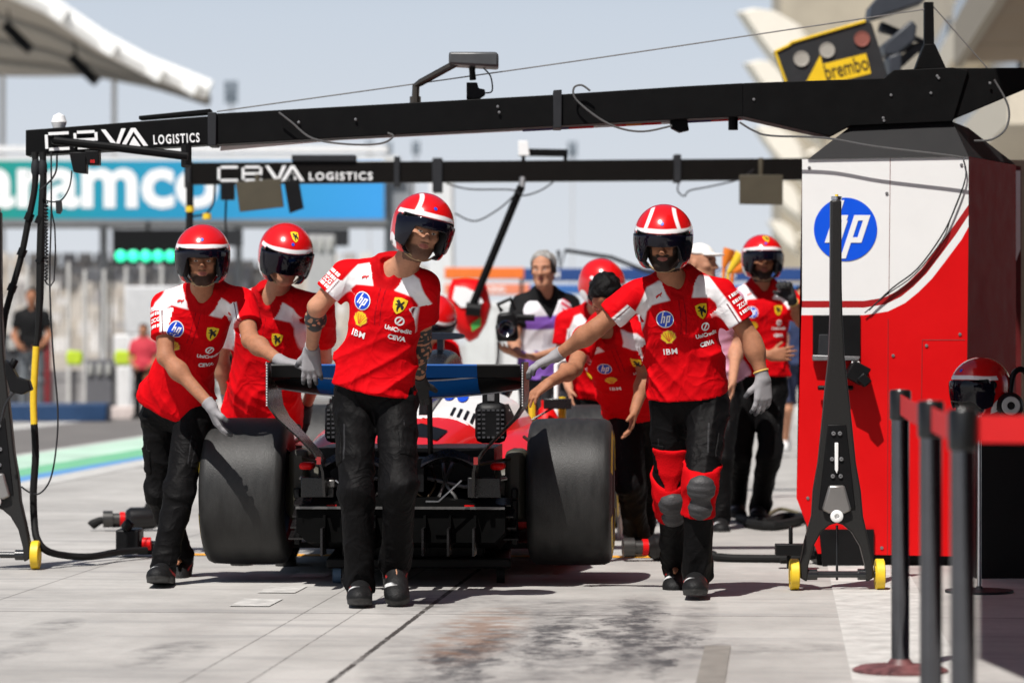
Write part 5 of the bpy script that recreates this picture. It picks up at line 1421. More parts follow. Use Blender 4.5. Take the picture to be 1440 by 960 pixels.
    def hand_d(s, P, S, off=0.0):
        palm, fing = s.hand_prims(S)
        d = np.full(len(P), 1.0)
        c = s.J['wr' + S]
        m = ((P - c) ** 2).sum(1) < .30 ** 2
        if not m.any(): return d * .5
        Q = P[m]
        e = None
        for (a, b, ra, rb) in palm:
            x = rc(Q, a, b, ra + off, rb + off); e = x if e is None else smin(e, x, .014)
        ch = {}
        for (a, b, ra, rb, i) in fing:
            x = rc(Q, a, b, ra + off, rb + off)
            ch[i] = x if i not in ch else smin(ch[i], x, .004)
        for x in ch.values(): e = smin(e, x, .006)
        d[m] = e
        d[~m] = np.sqrt(((P[~m] - c) ** 2).sum(1)) - .22
        return d
    # whole body
    def body_d(s, P):
        d = s.torso(P)
        for S in 'LR':
            d = smin(d, ell(P, s.J['sh' + S], [.058 * s.k] * 3), .05)
            d = smin(d, s.arm(P, S), .035)
            d = smin(d, s.leg(P, S, .082, .054, .052, .036), .04)
            f = s.foot(S)
            d = smin(d, rc(P, s.J['an' + S], f['ball'], .022, .008), .01)
            if S in s.hands: d = smin(d, s.hand_d(P, S, 0.0 if s.hands[S]['bare'] else -.0022), .012)
        for S in 'LR': d = smin(d, s.trap(P, S), .03)
        d = smin(d, s.neck_d(P), .035)
        m = ((P - s.hc) ** 2).sum(1) < .27 ** 2
        if m.any():
            e = d[m]; d[m] = smin(e, s.head_d(P[m]), .02)
        return d
    def foot(s, S):
        an, toe = s.J['an' + S], s.J['toe' + S]
        fd = toe - an; fd[2] = fd[2] if S + 'pitch' in s.J else 0
        return dict(ball=an * .45 + toe * .55)
    def bounds(s, keys=None, pad=.3):
        p = np.array(list(s.J.values()) if keys is None else [s.J[k] for k in keys])
        return p.min(0) - pad, p.max(0) + pad

def folds(P, amp, seed, scale=1.0, ax=(0, 0, 1)):
    """soft creases: warped sine ridges"""
    r = np.random.default_rng(seed)
    o = np.zeros(len(P))
    for i in range(4):
        k = r.normal(size=3); k /= np.linalg.norm(k)
        k = k * .80 + A(ax) * (.75 if r.random() < .6 else .2) * (1 if r.random() < .5 else -1)
        k *= scale * (24 + 15 * i) / max(np.linalg.norm(k), .1)
        k2 = r.normal(size=3) * 9 * scale
        ph = P @ k + 1.7 * np.sin(P @ k2 + r.random() * 6) + r.random() * 6
        o += (1 - np.abs(np.sin(ph * .5))) ** 2 * (0.5 + 0.5 * np.sin(P @ (r.normal(size=3) * 7) + r.random() * 6)) / (1 + .5 * i)
    return o * amp

def seg_coord(P, a, b):
    d = b - a; L = np.linalg.norm(d); d = d / L
    t = ((P - a) @ d) / L
    return t, P - a - ((P - a) @ d)[:, None] * d, d

def make_body(H, root, skin, h=.006, beard=0.0, bald=True, ink=(), head_h=None):
    lo, hi = H.bounds(pad=.24)
    lo[2] = max(lo[2], -.02)
    v, q = sd_mesh(H.body_d, lo, hi, h)
    L = H.hl(v)
    x, y, z = np.abs(L[:, 0]), L[:, 1], L[:, 2]
    near = (np.abs(L) < .16).all(1)
    zero = np.zeros(len(v)) - 1
    def g(e): return np.where(near, np.clip(1 - e, -1, 1), -1)
    lip = g((x / .023) ** 2 + ((z + .052) / .010) ** 2 + ((y < .07) * 9))
    eye = g((x - .031) ** 2 / .011 ** 2 + (z - .009) ** 2 / .0050 ** 2 + ((y < .05) * 9))
    iris = g((x - .031) ** 2 / .0050 ** 2 + (z - .010) ** 2 / .0046 ** 2 + ((y < .05) * 9))
    brow = g(((x - .032) / .019) ** 2 + ((z - .031 - (x - .03) * .12) / .0055) ** 2 + ((y < .04) * 9))
    hair = np.maximum(brow, np.where(near & ~((y > .045) | (z < -.02)) & (not bald), 1, -1))
    bd = zero
    if beard > 0:
        jaw = np.clip(-(z + .040) / .018, -1, 1)
        side = np.clip(((x - .045) / .012), -1, 1) * np.clip(-(z - .005) / .02, -1, 1)
        mus = 1.2 - ((x / .030) ** 2 + ((z + .037) / .009) ** 2)
        notlip = -lip
        bd = np.where(near & (y > -.03), np.clip(np.maximum(np.maximum(jaw, np.where(side > 0, side, -1)), mus), -1, 1) * 1.0, -1)
        bd = np.minimum(bd, np.clip(notlip * 2, -1, 1)) * 1.0
        bd = bd - (1 - beard) * 0.95
        bd = np.where(L[:, 2] < -.135, -1, bd)
    inkv = zero.copy()
    for (S, seg, t0, t1) in ink:
        a, b = (H.J['sh' + S], H.J['el' + S]) if seg == 0 else (H.J['el' + S], H.J['wr' + S])
        t, r, d = seg_coord(v, a, b)
        m = (t > t0) & (t < t1) & (np.sqrt((r * r).sum(1)) < .075)
        pat = np.sin(v[:, 0] * 170 + 2 * np.sin(v[:, 2] * 120)) + np.sin(v[:, 2] * 190 + 2 * np.sin(v[:, 0] * 90 + v[:, 1] * 80)) + .55
        edge = ((t - t0) < .06) | ((t1 - t) < .06)
        inkv = np.where(m, np.where(edge, .3, np.clip(pat, -1, 1)), inkv)
    return finish("body", v, q, skin, root, angle=180,
                  attrs=dict(lip=lip, eye=eye, iris=iris, hairline=hair, beard=bd, ink=inkv))

SHIRT_POLY = [(.075, .045), (.064, -.02), (.050, -.052), (.095, -.058), (.135, -.066), (.160, -.095), (.175, -.17), (.195, -.25), (.232, -.20), (.215, -.09), (.150, .018)]
def poly_sd(x, y, poly):
    """signed distance (inside positive) to a polygon"""
    d = np.full(len(x), 9.0); ins = np.zeros(len(x), bool); n = len(poly)
    for i in range(n):
        ax, ay = poly[i]; bx, by = poly[(i + 1) % n]
        ex, ey = bx - ax, by - ay
        t = np.clip(((x - ax) * ex + (y - ay) * ey) / (ex * ex + ey * ey), 0, 1)
        d = np.minimum(d, np.hypot(x - ax - t * ex, y - ay - t * ey))
        c = ((ay > y) != (by > y)) & (x < (bx - ax) * (y - ay) / (by - ay + 1e-12) + ax)
        ins ^= c
    return np.where(ins, d, -d)

def make_shirt(H, root, h=.007, hem=0.02, seed=1, sleeve=.62, fold=.022, material=None, name="shirt", plain=False, hemflare=.035, open_front=False):
    J = H.J; k = H.k
    cuts = {}
    for S in 'LR':
        t, _, d = seg_coord(np.zeros((1, 3)), J['sh' + S], J['el' + S])
        cuts[S] = (J['sh' + S] + (J['el' + S] - J['sh' + S]) * sleeve, d)
    def tor(P):
        t = ((P - H.pel) @ H.up) / H.L
        d = H.torso(P, .016, hemflare)
        fo = folds(P - H.pel, fold, seed, 1.0, H.up) * (0.35 + .9 * np.exp(-((t - .12) / .28) ** 2))
        d = d - fo + .006
        return d
    def f(P):
        d = tor(P)
        t = ((P - H.pel) @ H.up) / H.L
        nd = rc(P, H.nk - H.up * .04, H.nk + H.up * .07 + H.fwd * .02, .084 * k, .073 * k)
        nd = np.maximum(nd, -rc(P, H.nk, H.nk + H.up * .12 + H.fwd * .04, .056, .060))
        d = smin(d, np.maximum(nd, ((P - H.nk) @ H.up) - .070), .02)                                 # collar
        for S in 'LR':
            c, dr = cuts[S]
            e = smin(rc(P, J['sh' + S], J['el' + S], .068 * k, .072 * k), H.trap(P, S, .016), .03)
            e = e - folds(P - J['sh' + S], .006, seed + 3, 1.2, dr)
            e = np.maximum(e, (P - c) @ dr)
            d = smin(d, e, .045)
        d = np.maximum(d, (hem - t) * H.L)
        # open collar at the throat
        v = rc(P, H.nk + H.fwd * .085 + H.up * .06, H.nk + H.fwd * .135 * k - H.up * .035, .045, .012)
        d = smax(d, -v, .008)
        return d
    lo, hi = H.bounds(['pel', 'nk', 'shL', 'shR', 'elL', 'elR', 'hipL', 'hipR'], .26)
    v, q = sd_mesh(f, lo, hi, h)
    t, x, y = H.frame(v)
    yy = (t - 1) * H.L
    wh = poly_sd(np.abs(x), yy, SHIRT_POLY)
    wh = np.where(y > -.02, wh, -.1)
    pipe = np.full(len(v), -.1); dark = np.full(len(v), -.1)
    for i, S in enumerate('LR'):
        ta, r, dr = seg_coord(v, J['sh' + S], J['el' + S])
        e1 = H.fwd - dr * (H.fwd @ dr); e1 /= np.linalg.norm(e1)
        out = np.cross(dr, e1)
        sgn = H.ls * (-1 if S == 'L' else 1)
        ref = H.up * .6 + sgn * .8
        if out @ ref < 0: out = -out
        th = np.arctan2(r @ out, r @ e1)
        on = (ta > .18) & (np.sqrt((r * r).sum(1)) < .12) & (np.abs(x) > .12)
        sw = np.minimum(.10 - th, th + .98) * .07
        wh = np.where(on & (ta > .14), sw, wh)
        pipe = np.where(on & (ta > .15), .0035 - np.abs(th + .10) * .07, pipe)
        cuff = ta - (sleeve - .05)
        wh = np.where(on & (cuff > 0), np.minimum(wh, .012 - cuff * .3), wh)
    col = np.sqrt((((v - H.nk) - np.outer((v - H.nk) @ H.up, H.up)) ** 2).sum(1))
    cmask = np.minimum(.112 * k - col, ((v - H.nk) @ H.up) + .055)
    wh = np.where(cmask > 0, -.02, wh); dark = cmask
    plk = np.minimum(.012 - np.abs(x), np.minimum(yy + .22, .05 - yy))
    wh = np.where(plk > 0, -.02, wh)
    pipe = np.where((y > 0) & (plk > -.02), np.maximum(pipe, .0022 - np.abs(np.abs(x) - .012) - np.maximum(0, -(yy + .22)) * 9), pipe)
    if plain: wh[:] = -1; pipe[:] = -1; dark[:] = -1
    o = finish(name, v, q, material or M_shirt, root, angle=180, attrs=dict(white=wh, pipe=pipe, dark=dark))
    H.shirt_f = f; H.tor_f = tor; H.shirt = o
    return o

def chest(H, shirt, x, t, layers_fn, name, k=1.0, rot=0.0, f=None):
    """put artwork on the chest at x metres from the spine, t along pelvis to neck"""
    o = H.pel + H.up * t * H.L + H.ls * x
    c, s = math.cos(R(rot)), math.sin(R(rot))
    u = H.ls * c + H.up * s; v = H.up * c - H.ls * s
    return decal(name, layers_fn(k), f or H.shirt_f, o, u, v, H.fwd, shirt)

def L_hp(k): return [(*disc2d(.0395 * k), M_wtext), (*disc2d(.0355 * k), M_blue), (*hp2d(.0355 * k), M_wtext)]
def L_shell(k): return [(*shell2d(.037 * k), M_rtext), (*shell2d(.032 * k), M_ytext)] + [
    ([(x, y - .024 * k) for x, y in rects2d([(-.0011, .004, .0011, .046)], sh, k)[0]], rects2d([(-.0011, .004, .0011, .046)], sh, k)[1], M_rtext) for sh in (-.6, -.3, 0, .3, .6)]
def L_shield(k): return [(*poly2d(SHIELD, .056 * k), M_ytext), (*poly2d(HORSE, .060 * k), M_btext)]
def L_text(s, hgt, m=None, bold=.03, spacing=1.0): return lambda k: [(*text2d(s, hgt * k, bold, spacing), m or M_wtext)]
def L_uni(k):
    a = [((x, y + .026 * k)) for x, y in disc2d(.020 * k)[0]]
    ring = disc2d(.020 * k, 40, 6)
    rf = [q for q in ring[1][40 * 4 + 0:]]
    v1 = [(x, y + .026 * k) for x, y in ring[0]]
    sl = rects2d([(-.004, -.016, .004, .016)], .6, k)
    v2 = [(x, y + .026 * k) for x, y in sl[0]]
    tx = text2d("UniCredit", .020 * k, .04)
    v3 = [(x, y - .012 * k) for x, y in tx[0]]
    return [(v1, rf, M_wtext), (v2, sl[1], M_wtext), (v3, tx[1], M_wtext)]

CAT = [(-.5, -.15), (-.3, .05), (-.05, .16), (.2, .2), (.36, .34), (.5, .42), (.42, .26), (.44, .14), (.3, .08), (.22, -.12), (.34, -.3), (.2, -.22), (.1, .0), (-.12, -.02), (-.3, -.2), (-.42, -.42), (-.4, -.2)]
def sleeve_rows(H, shirt, S, side, name="sleeve_lettering"):
    a, b = H.J['sh' + S], H.J['el' + S]
    d = (b - a) / np.linalg.norm(b - a)
    n = A((side * .62, -.72, .30)); n -= d * (n @ d); n /= np.linalg.norm(n)
    u = np.cross(-d, n) ; u = u * (1 if u[0] > 0 else -1)
    for i, t in enumerate((.12, .24, .36, .48)):
        if i == 2: lay = [(*text2d("ZCG", .022, .03), M_wtext)]
        else: lay = [(*rects2d([(-.036 + k * .0125, -.008, -.036 + k * .0125 + (.0095 if (k + i) % 3 else .006), .008) for k in range(6)], 0, 1.0), M_wtext)]
        decal(name, lay, H.shirt_f, a + (b - a) * t, u, -d, n, shirt, start=.16)

def team_logos(H, shirt, k=1.0, side=1, shell=True, rot=0):
    chest(H, shirt, -.085 * side, .755, L_hp, "round_chest_logo", k, rot)
    if shell:
        chest(H, shirt, -.078 * side, .600, L_shell, "shell_chest_logo", k, rot)
        chest(H, shirt, -.075 * side, .470, L_text("IBM", .028, bold=.02, spacing=1.1), "chest_lettering", k, rot)
    chest(H, shirt, -.098 * side, .955, lambda k: [(*poly2d(CAT, .034), M_rtext)], "leaping_cat_mark", k, rot)
    chest(H, shirt, .088 * side, .785, L_shield, "chest_shield", k, rot)
    chest(H, shirt, .098 * side, .600, L_uni, "chest_lettering", k, rot)
    chest(H, shirt, .098 * side, .500, L_text("CEVA", .022, bold=.05), "chest_lettering", k, rot)

def make_trousers(H, root, h=.008, waist=.12, seed=5, r=(.102, .080, .080, .067), fold=.018, material=None, cut=.102, name="trousers", short=None, pockets=False):
    J = H.J; k = H.k
    def f(P):
        t = ((P - H.pel) @ H.up) / H.L
        d = np.maximum(H.torso(P, .013), (t - waist) * H.L)
        for S in 'LR':
            e = H.leg(P, S, r[0] * k, r[1] * k, r[2] * k, r[3] * k, .03)
            tk, _, dk = seg_coord(P, J['kn' + S], J['an' + S])
            th, _, dh = seg_coord(P, J['hip' + S], J['kn' + S])
            amp = fold * (.45 + .6 * np.exp(-((tk - .0) / .25) ** 2) + 1.1 * np.exp(-((tk - .95) / .22) ** 2) + .6 * np.exp(-((th - .05) / .2) ** 2))
            e = e - folds(P - J['kn' + S], 1.0, seed + ord(S), 1.05, dk) * amp + .006
            end = J['an' + S] + dk * cut
            if short is not None:
                end = J['hip' + S] + (J['kn' + S] - J['hip' + S]) * short; dk = dh
            e = np.maximum(e, (P - end) @ dk)
            d = smin(d, e, .03)
        return d
    lo, hi = H.bounds(['pel', 'hipL', 'hipR', 'knL', 'knR', 'anL', 'anR'], .24)
    hi[2] = max(hi[2], H.pel[2] + .2)
    lo[2] = max(lo[2], .004)
    v, q = sd_mesh(f, lo, hi, h)
    pipe = np.full(len(v), -1.0)
    for S in 'LR':
        t, rr, d = seg_coord(v, J['hip' + S], J['kn' + S])
        sg = H.lh * (-1 if S == 'L' else 1)
        e1 = H.fwd - d * (H.fwd @ d)
        th = np.arctan2(rr @ sg, rr @ e1)
        pipe = np.where((t > .34) & (t < .72), np.maximum(pipe, .0035 - np.abs(th - .55 - (t - .5) * .3) * .09), pipe)
    H.trousers_f = f
    o = finish(name, v, q, material or M_pants, root, angle=180, attrs=dict(pipe=pipe))
    if pockets:
        for S in 'LR':
            a, b = J['hip' + S], J['kn' + S]
            sg = H.lh * (-1 if S == 'L' else 1)
            d = (b - a) / np.linalg.norm(b - a); e1 = H.fwd - d * (H.fwd @ d); e1 /= np.linalg.norm(e1); e2 = sg - d * (sg @ d) - e1 * (sg @ e1); e2 /= np.linalg.norm(e2)
            Lg = np.linalg.norm(b - a)
            def pf(P):
                q = P - a; t = q @ d; th = np.arctan2(q @ e2, q @ e1)
                e = f(P) - .0055
                flap = np.maximum(np.abs(th - .95) - .52, np.maximum(t - .64 * Lg, .30 * Lg - t))
                return np.maximum(e, np.maximum(np.abs(th - .95) * .085 - .040, np.maximum(t - .74 * Lg, .42 * Lg - t)))
            m = (a + b) / 2 + e1 * .05 + e2 * .07 + d * .04
            pv, pq = sd_mesh(pf, m - .17, m + .17, .0065)
            if len(pv): finish("cargo_pocket", pv, pq, material or M_pants, o, angle=50, attrs=dict(pipe=np.full(len(pv), -1.0)))
    return o

def make_shoe(H, root, S, toe_dir=None, pitch=0.0, h=.005, material=None, flash=True, ground=0.0):
    """trainer below the ankle; pitch > 0 lifts the heel"""
    an = H.J['an' + S]; toe = H.J['toe' + S]
    fd = toe - an; fd[2] = 0; fd /= np.linalg.norm(fd)
    up = A((0, 0, 1.0))
    c, s_ = math.cos(R(pitch)), math.sin(R(pitch))
    fy = fd * c - up * s_; fz = up * c + fd * s_
    fx = np.cross(fy, fz)
    B = np.array([fx, fy, fz])
    o = an - fz * .085
    def f(P):
        q = (P - o) @ B.T / 1.18
        d = ell(q, (0, -.035, .045), (.040, .050, .060))
        d = smin(d, rc(q, (0, -.02, .05), (0, .10, .038), .043, .040), .03)
        d = smin(d, ell(q, (.004, .150, .030), (.046, .062, .036)), .03)
        d = smin(d, rc(q, (0, -.012, .06), (0, -.008, .135), .044, .042), .03)
        d = np.maximum(d, q[:, 2] - .145)
        sole = rbox(q, (0, .06, .012), (.047 - .010 * np.cos(q[:, 1] * 16 + .6).mean() * 0, .150, .022), .012)
        sole = np.maximum(sole, np.hypot(q[:, 0], np.maximum(0, q[:, 1] - .155)) - .048)
        sole = np.maximum(sole, np.hypot(q[:, 0], np.minimum(0, q[:, 1] + .045)) - .048)
        return np.maximum(smin(d, sole, .008), -q[:, 2])
    cs = o + B.T @ A((0, .06, .06))
    v, q = sd_mesh(f, cs - .24, cs + .24, h)
    l = (v - o) @ B.T / 1.18
    sole = .026 + .006 * np.sin(l[:, 1] * 30) - l[:, 2]
    fl = .0042 - np.abs(l[:, 2] - .045 - .25 * (l[:, 1] - .03)) + np.where(np.abs(l[:, 0]) > .025, 0, -.1) + np.where((l[:, 1] > -.05) & (l[:, 1] < .08), 0, -.1)
    if not flash: fl[:] = -1
    mk = .012 - np.abs(l[:, 2] - .052 - .5 * (l[:, 1] - .13)) - .55 * np.abs(l[:, 1] - .135) + np.where(l[:, 0] > 0, 0, -.1)
    lace = np.where((l[:, 1] > .035) & (l[:, 1] < .115) & (np.abs(l[:, 0]) < .022), .0022 - np.abs(((l[:, 1] * 70) % 1) - .5) * .010, -1)
    mk = np.maximum(mk, lace * 0 - 1) if not flash else mk
    return finish("shoe", v, q, material or M_shoe, root, angle=180, attrs=dict(sole=sole, flash=fl, mark=mk))

def make_glove(H, root, S, material=None, h=.004, cuff=.035, yellow=True):
    palm, fing = H.hand_prims(S)
    wr, el = H.J['wr' + S], H.J['el' + S]
    d0 = (el - wr) / np.linalg.norm(el - wr)
    def f(P):
        d = H.hand_d(P, S, .0022)
        c = rc(P, wr + d0 * cuff, wr, .0335 * H.k, .030 * H.k)
        c = np.maximum(c, (P - wr - d0 * cuff) @ d0)
        return smin(d, c, .015)
    v, q = sd_mesh(f, wr - .22, wr + .22, h, B=6)
    tips = np.full(len(v), -1.0)
    for i in range(5):
        last = [p for p in fing if p[4] == i][-1]
        a = last[1]
        tips = np.maximum(tips, .026 - np.sqrt(((v - a) ** 2).sum(1)))
    g = finish("glove", v, q, material or M_glove, root, angle=180, attrs=dict(tip=tips))
    if yellow:
        c = wr + d0 * cuff
        e1 = np.cross(d0, A((0.3, 0.2, 1.0))); e1 /= np.linalg.norm(e1); e2 = np.cross(d0, e1)
        mb = MB()
        pts = [c + (e1 * math.cos(a) + e2 * math.sin(a)) * .0335 * H.k for a in np.linspace(0, 2 * math.pi, 25)]
        mb.tube(pts, .0045, 6, caps=False)
        mb.build("cuff_band", M_cuff, g)
    return g
M_cuff = mat("yellow_cuff", (0.62, 0.40, 0.10), 0.8, var=0.1)

def helmet_fns(hl_scale=1.0):
    OC, OR = (0, -.012, .034), (.136, .160, .142)
    def warp(q):
        q = q.copy()
        lowz = q[:, 2] < .034
        q[:, 2] = np.where(lowz, .034 + (q[:, 2] - .034) * .62, q[:, 2])
        return q
    def outer(q, off=0.0): return ell(warp(q), OC, (OR[0] + off, OR[1] + off, OR[2] + off))
    def shell(q):
        d = outer(q)
        inner = ell(warp(q), OC, (OR[0] - .020, OR[1] - .020, OR[2] - .020))
        bottom = -(q[:, 2] + .090 + .25 * np.minimum(q[:, 1], .05))
        d = smax(d, bottom, .012)
        face = np.maximum(np.maximum(q[:, 2] - .072, .050 - q[:, 1] - .25 * np.clip(q[:, 2], -.2, 0)), -1)
        d = smax(d, -face, .006)
        return np.maximum(d, -inner)
    def visor(zc, zs):
        def f(q):
            d = np.abs(outer(q, .0035)) - .003
            lowc = zc + (zs - zc) * sstep(np.abs(q[:, 0]), .066, .098) + .35 * np.maximum(0, .07 - q[:, 1])
            d = np.maximum(d, q[:, 2] - .074 + .02 * sstep(np.abs(q[:, 0]), .05, .14))
            d = np.maximum(d, lowc - q[:, 2])
            return np.maximum(d, .030 - q[:, 1] - .12 * np.minimum(q[:, 2], 0))
        return f
    def pad(q):
        a = q.copy(); a[:, 0] = np.abs(a[:, 0])
        d = ell(a, (.094, .030, -.022), (.030, .062, .070))
        d = smin(d, rc(a, (0, .062, .078), (.085, .04, .060), .022, .022), .02)
        return np.maximum(d, outer(q, -.006))
    return outer, shell, visor, pad

def make_helmet(H, root, zc=.030, zs=-.072, h=.0045, shield=False, words=True, world=None, strap=True, name="helmet", stripes=0):
    outer, shell, visor, pad = helmet_fns()
    hc, B, k = H.hc, H.hb, H.k
    loc = lambda fn: (lambda P: fn((P - hc) @ B.T / k) * k)
    v, q = sd_mesh(loc(shell), hc - .25, hc + .25, h)
    l = (v - hc) @ B.T / k
    x, y, z = np.abs(l[:, 0]), l[:, 1], l[:, 2]
    band = .0095 - np.abs(z - .0880 + .012 * sstep(x, .04, .14))
    band = np.where(y > .0, band, -.05)
    stripe = np.minimum(np.minimum(.0075 - np.abs(x - .078 + (z - .09) * .40), z - .085), y - .0)
    if stripes < 2: stripe = np.where(l[:, 0] < 0, stripe, -.05) if stripes else stripe * 0 - .05
    cheek = .035 - np.hypot((y + .005) * .8, (z + .075) * .75)
    cheek = np.where(x > .08, cheek, -.05)
    wh = np.maximum(np.maximum(band, stripe), cheek)
    inn = ell(np.stack([l[:, 0], l[:, 1], np.where(z < .034, .034 + (z - .034) * .62, z)], 1), (0, -.012, .034), (.136, .160, .142))
    piv = .022 - np.hypot(y - .035, z - .045)
    blk = np.maximum(np.where(inn < -.004, .02, -.02), np.where(x > .09, piv, -.05))
    hm = finish(name, v, q, M_helmet, root, angle=180, attrs=dict(white=wh, black=blk))
    vv, vq = sd_mesh(loc(visor(zc, zs)), hc - .25, hc + .25, .004)
    finish("visor", vv, vq, M_visor, hm, angle=180)
    pv, pq = sd_mesh(loc(pad), hc - .22, hc + .22, .006)
    finish("padding", pv, pq, M_pad, hm, angle=180)
    of = loc(outer)
    if strap:
        mb = MB()
        wp = lambda a, b, c: Vector(hc + B.T @ A((a, b, c)) * k)
        mb.tube([wp(-.082, .02, -.085), wp(-.058, .036, -.104), wp(-.03, .052, -.116), wp(0, .058, -.119), wp(.03, .052, -.116), wp(.058, .036, -.104), wp(.082, .02, -.085)], .0045, 8, smooth_pts=4)
        mb.tube([wp(-.080, .05, -.07), wp(-.055, .060, -.095), wp(-.03, .066, -.108), wp(0, .070, -.116)], .004, 8, smooth_pts=4)
        mb.build("chin_strap", M_strap, hm)
    def put(nm, layers, az, zz, rot=0, kk=1.0):
        n = A((math.sin(az), math.cos(az), .25 if zz > .08 else 0.0)); n /= np.linalg.norm(n)
        u = A((math.cos(az), -math.sin(az), 0)); w = np.cross(u, n)
        if w[2] < 0: w = -w
        c, s_ = math.cos(rot), math.sin(rot)
        u2, w2 = u * c + w * s_, w * c - u * s_
        o = A((0, -.012, zz))
        decal(nm, layers, of, hc + B.T @ o * k, B.T @ u2, B.T @ w2, B.T @ n, hm, lift=.002, start=.30)
    if shield:
        put("helmet_shield", [(*poly2d(SHIELD, .040), M_ytext), (*poly2d(HORSE, .044), M_btext)], .12, .125)
    if words:
        put("helmet_lettering", [(*text2d("CEVA", .018, .03), M_btext)], 1.62, -.075, -.2)
        put("helmet_lettering", [(*text2d("CEVA", .018, .03), M_btext)], -1.62, -.075, .2)
        put("helmet_lettering", [(*disc2d(.008), M_blue)], 0.0, .088)
    return hm
def person(label, J, head, group=None, **kw):
    H = Human(J, head, **kw)
    base = (H.pel[0], H.pel[1], 0.0)
    r = thing("person", label, "person", base, group)
    return H, r

GRP = "mechanics in red shirts and helmets"
# --- man walking in front of the rear wing
H, r = person("mechanic in red helmet walking in front of the rear wing, tattoo band on his forearm",
    dict(head=(593, 327, 14.45), nk=(553, 385, 14.62), pel=(527, 542, 14.72), shL=(487, 386, 14.66), shR=(598, 402, 14.56),
         elL=(446, 432, 14.66), wrL=(438, 490, 15.02), elR=(593, 475, 14.75), wrR=(589, 533, 15.02),
         hipL=(500, 556, 14.74), hipR=(556, 558, 14.72), knL=(501, 690, 14.60), anL=(506, 818, 14.68), knR=(562, 684, 14.50), anR=(556, 793, 14.72),
         toeL=(506, 840, 14.45), toeR=(560, 830, 14.5)), (17, 8, 13), GRP, slim=.92)
H.set_hand('L', (0, .1, -1), (0.15, 1, 0.1), thumb=-1, curl=(.18, .22, .18), spread=.12)
H.set_hand('R', (0, .5, -.8), (0, .8, -.6), thumb=1, curl=(.3, .4, .3), black=True)
make_body(H, r, M_skin, .0055, beard=.12, ink=[('L', 1, .05, .42), ('R', 0, .75, 1.0), ('R', 1, 0.0, .8)])
sh = make_shirt(H, r, .0065, hem=-.02, seed=11, sleeve=.60)
team_logos(H, sh, 1.05, rot=-6); sleeve_rows(H, sh, 'L', -1)
make_trousers(H, r, .007, seed=21, pockets=True)
make_shoe(H, r, 'L', h=.0045); make_shoe(H, r, 'R', pitch=24, h=.0045)
make_glove(H, r, 'L', yellow=False); make_glove(H, r, 'R', M_glove_k, yellow=False)
make_helmet(H, r, zc=.027, zs=-.070, stripes=1)

# --- man at the left, hand on the rear tyre
H, r = person("mechanic in red helmet leaning with one gloved hand on the left rear tyre",
    dict(head=(285, 366, 15.62), nk=(287, 413, 15.80), pel=(247, 568, 16.1), shL=(231, 429, 15.84), shR=(342, 424, 15.80),
         elL=(233, 502, 15.74), wrL=(297, 571, 15.62), elR=(352, 478, 15.62), wrR=(396, 509, 15.42),
         hipL=(226, 582, 16.15), hipR=(272, 582, 16.05), knL=(227, 690, 16.25), anL=(254, 783, 16.45), knR=(253, 690, 15.9), anR=(229, 796, 15.85),
         toeL=(246, 800, 16.2), toeR=(221, 820, 15.6)), (4, 10, 0), GRP, size=.97, slim=.84)
H.set_hand('L', (.32, .15, -.9), (.8, .3, -.3), thumb=1, curl=(.25, .3, .3), spread=.16)
H.set_hand('R', (1, -.1, -.15), (0, .1, -1), thumb=1, curl=(.2, .3, .3))
make_body(H, r, M_skin_tan, .0055, beard=.22)
sh = make_shirt(H, r, .0065, hem=-.02, seed=12)
team_logos(H, sh, 1.0, rot=0); sleeve_rows(H, sh, 'L', -1)
make_trousers(H, r, .007, seed=22, pockets=True)
make_shoe(H, r, 'L', pitch=30, h=.0045); make_shoe(H, r, 'R', pitch=-6, h=.0045)
make_glove(H, r, 'L', yellow=False); make_glove(H, r, 'R', yellow=False)
make_helmet(H, r, zc=.034, zs=-.070)

# --- man behind him, visor down
H, r = person("mechanic with dark visor closed over his face, bending behind the wing's left end",
    dict(head=(401, 364, 16.75), nk=(384, 420, 16.95), pel=(372, 590, 17.3), shL=(326, 432, 17.05), shR=(452, 432, 16.85),
         elL=(310, 505, 17.3), wrL=(320, 560, 17.4), elR=(455, 505, 17.2), wrR=(430, 572, 17.45),
         hipL=(348, 606, 17.3), hipR=(396, 606, 17.25), knL=(346, 700, 17.2), anL=(340, 768, 17.45), knR=(398, 700, 17.1), anR=(402, 770, 17.4),
         toeL=(338, 790, 17.2), toeR=(402, 790, 17.1)), (14, 22, 6), GRP, size=1.03, heavy=.03)
H.set_hand('L', (.4, -.4, -.8), (.6, 0, -.6), thumb=1); H.set_hand('R', (-.2, -.5, -.8), (-.4, 0, -.8), thumb=-1, black=True)
make_body(H, r, M_skin, .007)
sh = make_shirt(H, r, .0075, hem=-.02, seed=13)
team_logos(H, sh, 1.0, shell=False, rot=-3)
make_trousers(H, r, .009, seed=23)
for S in 'LR': make_shoe(H, r, S, h=.006)
make_glove(H, r, 'L', yellow=False); make_glove(H, r, 'R', M_glove_k, yellow=False)
make_helmet(H, r, zc=-.035, zs=-.070, shield=True)

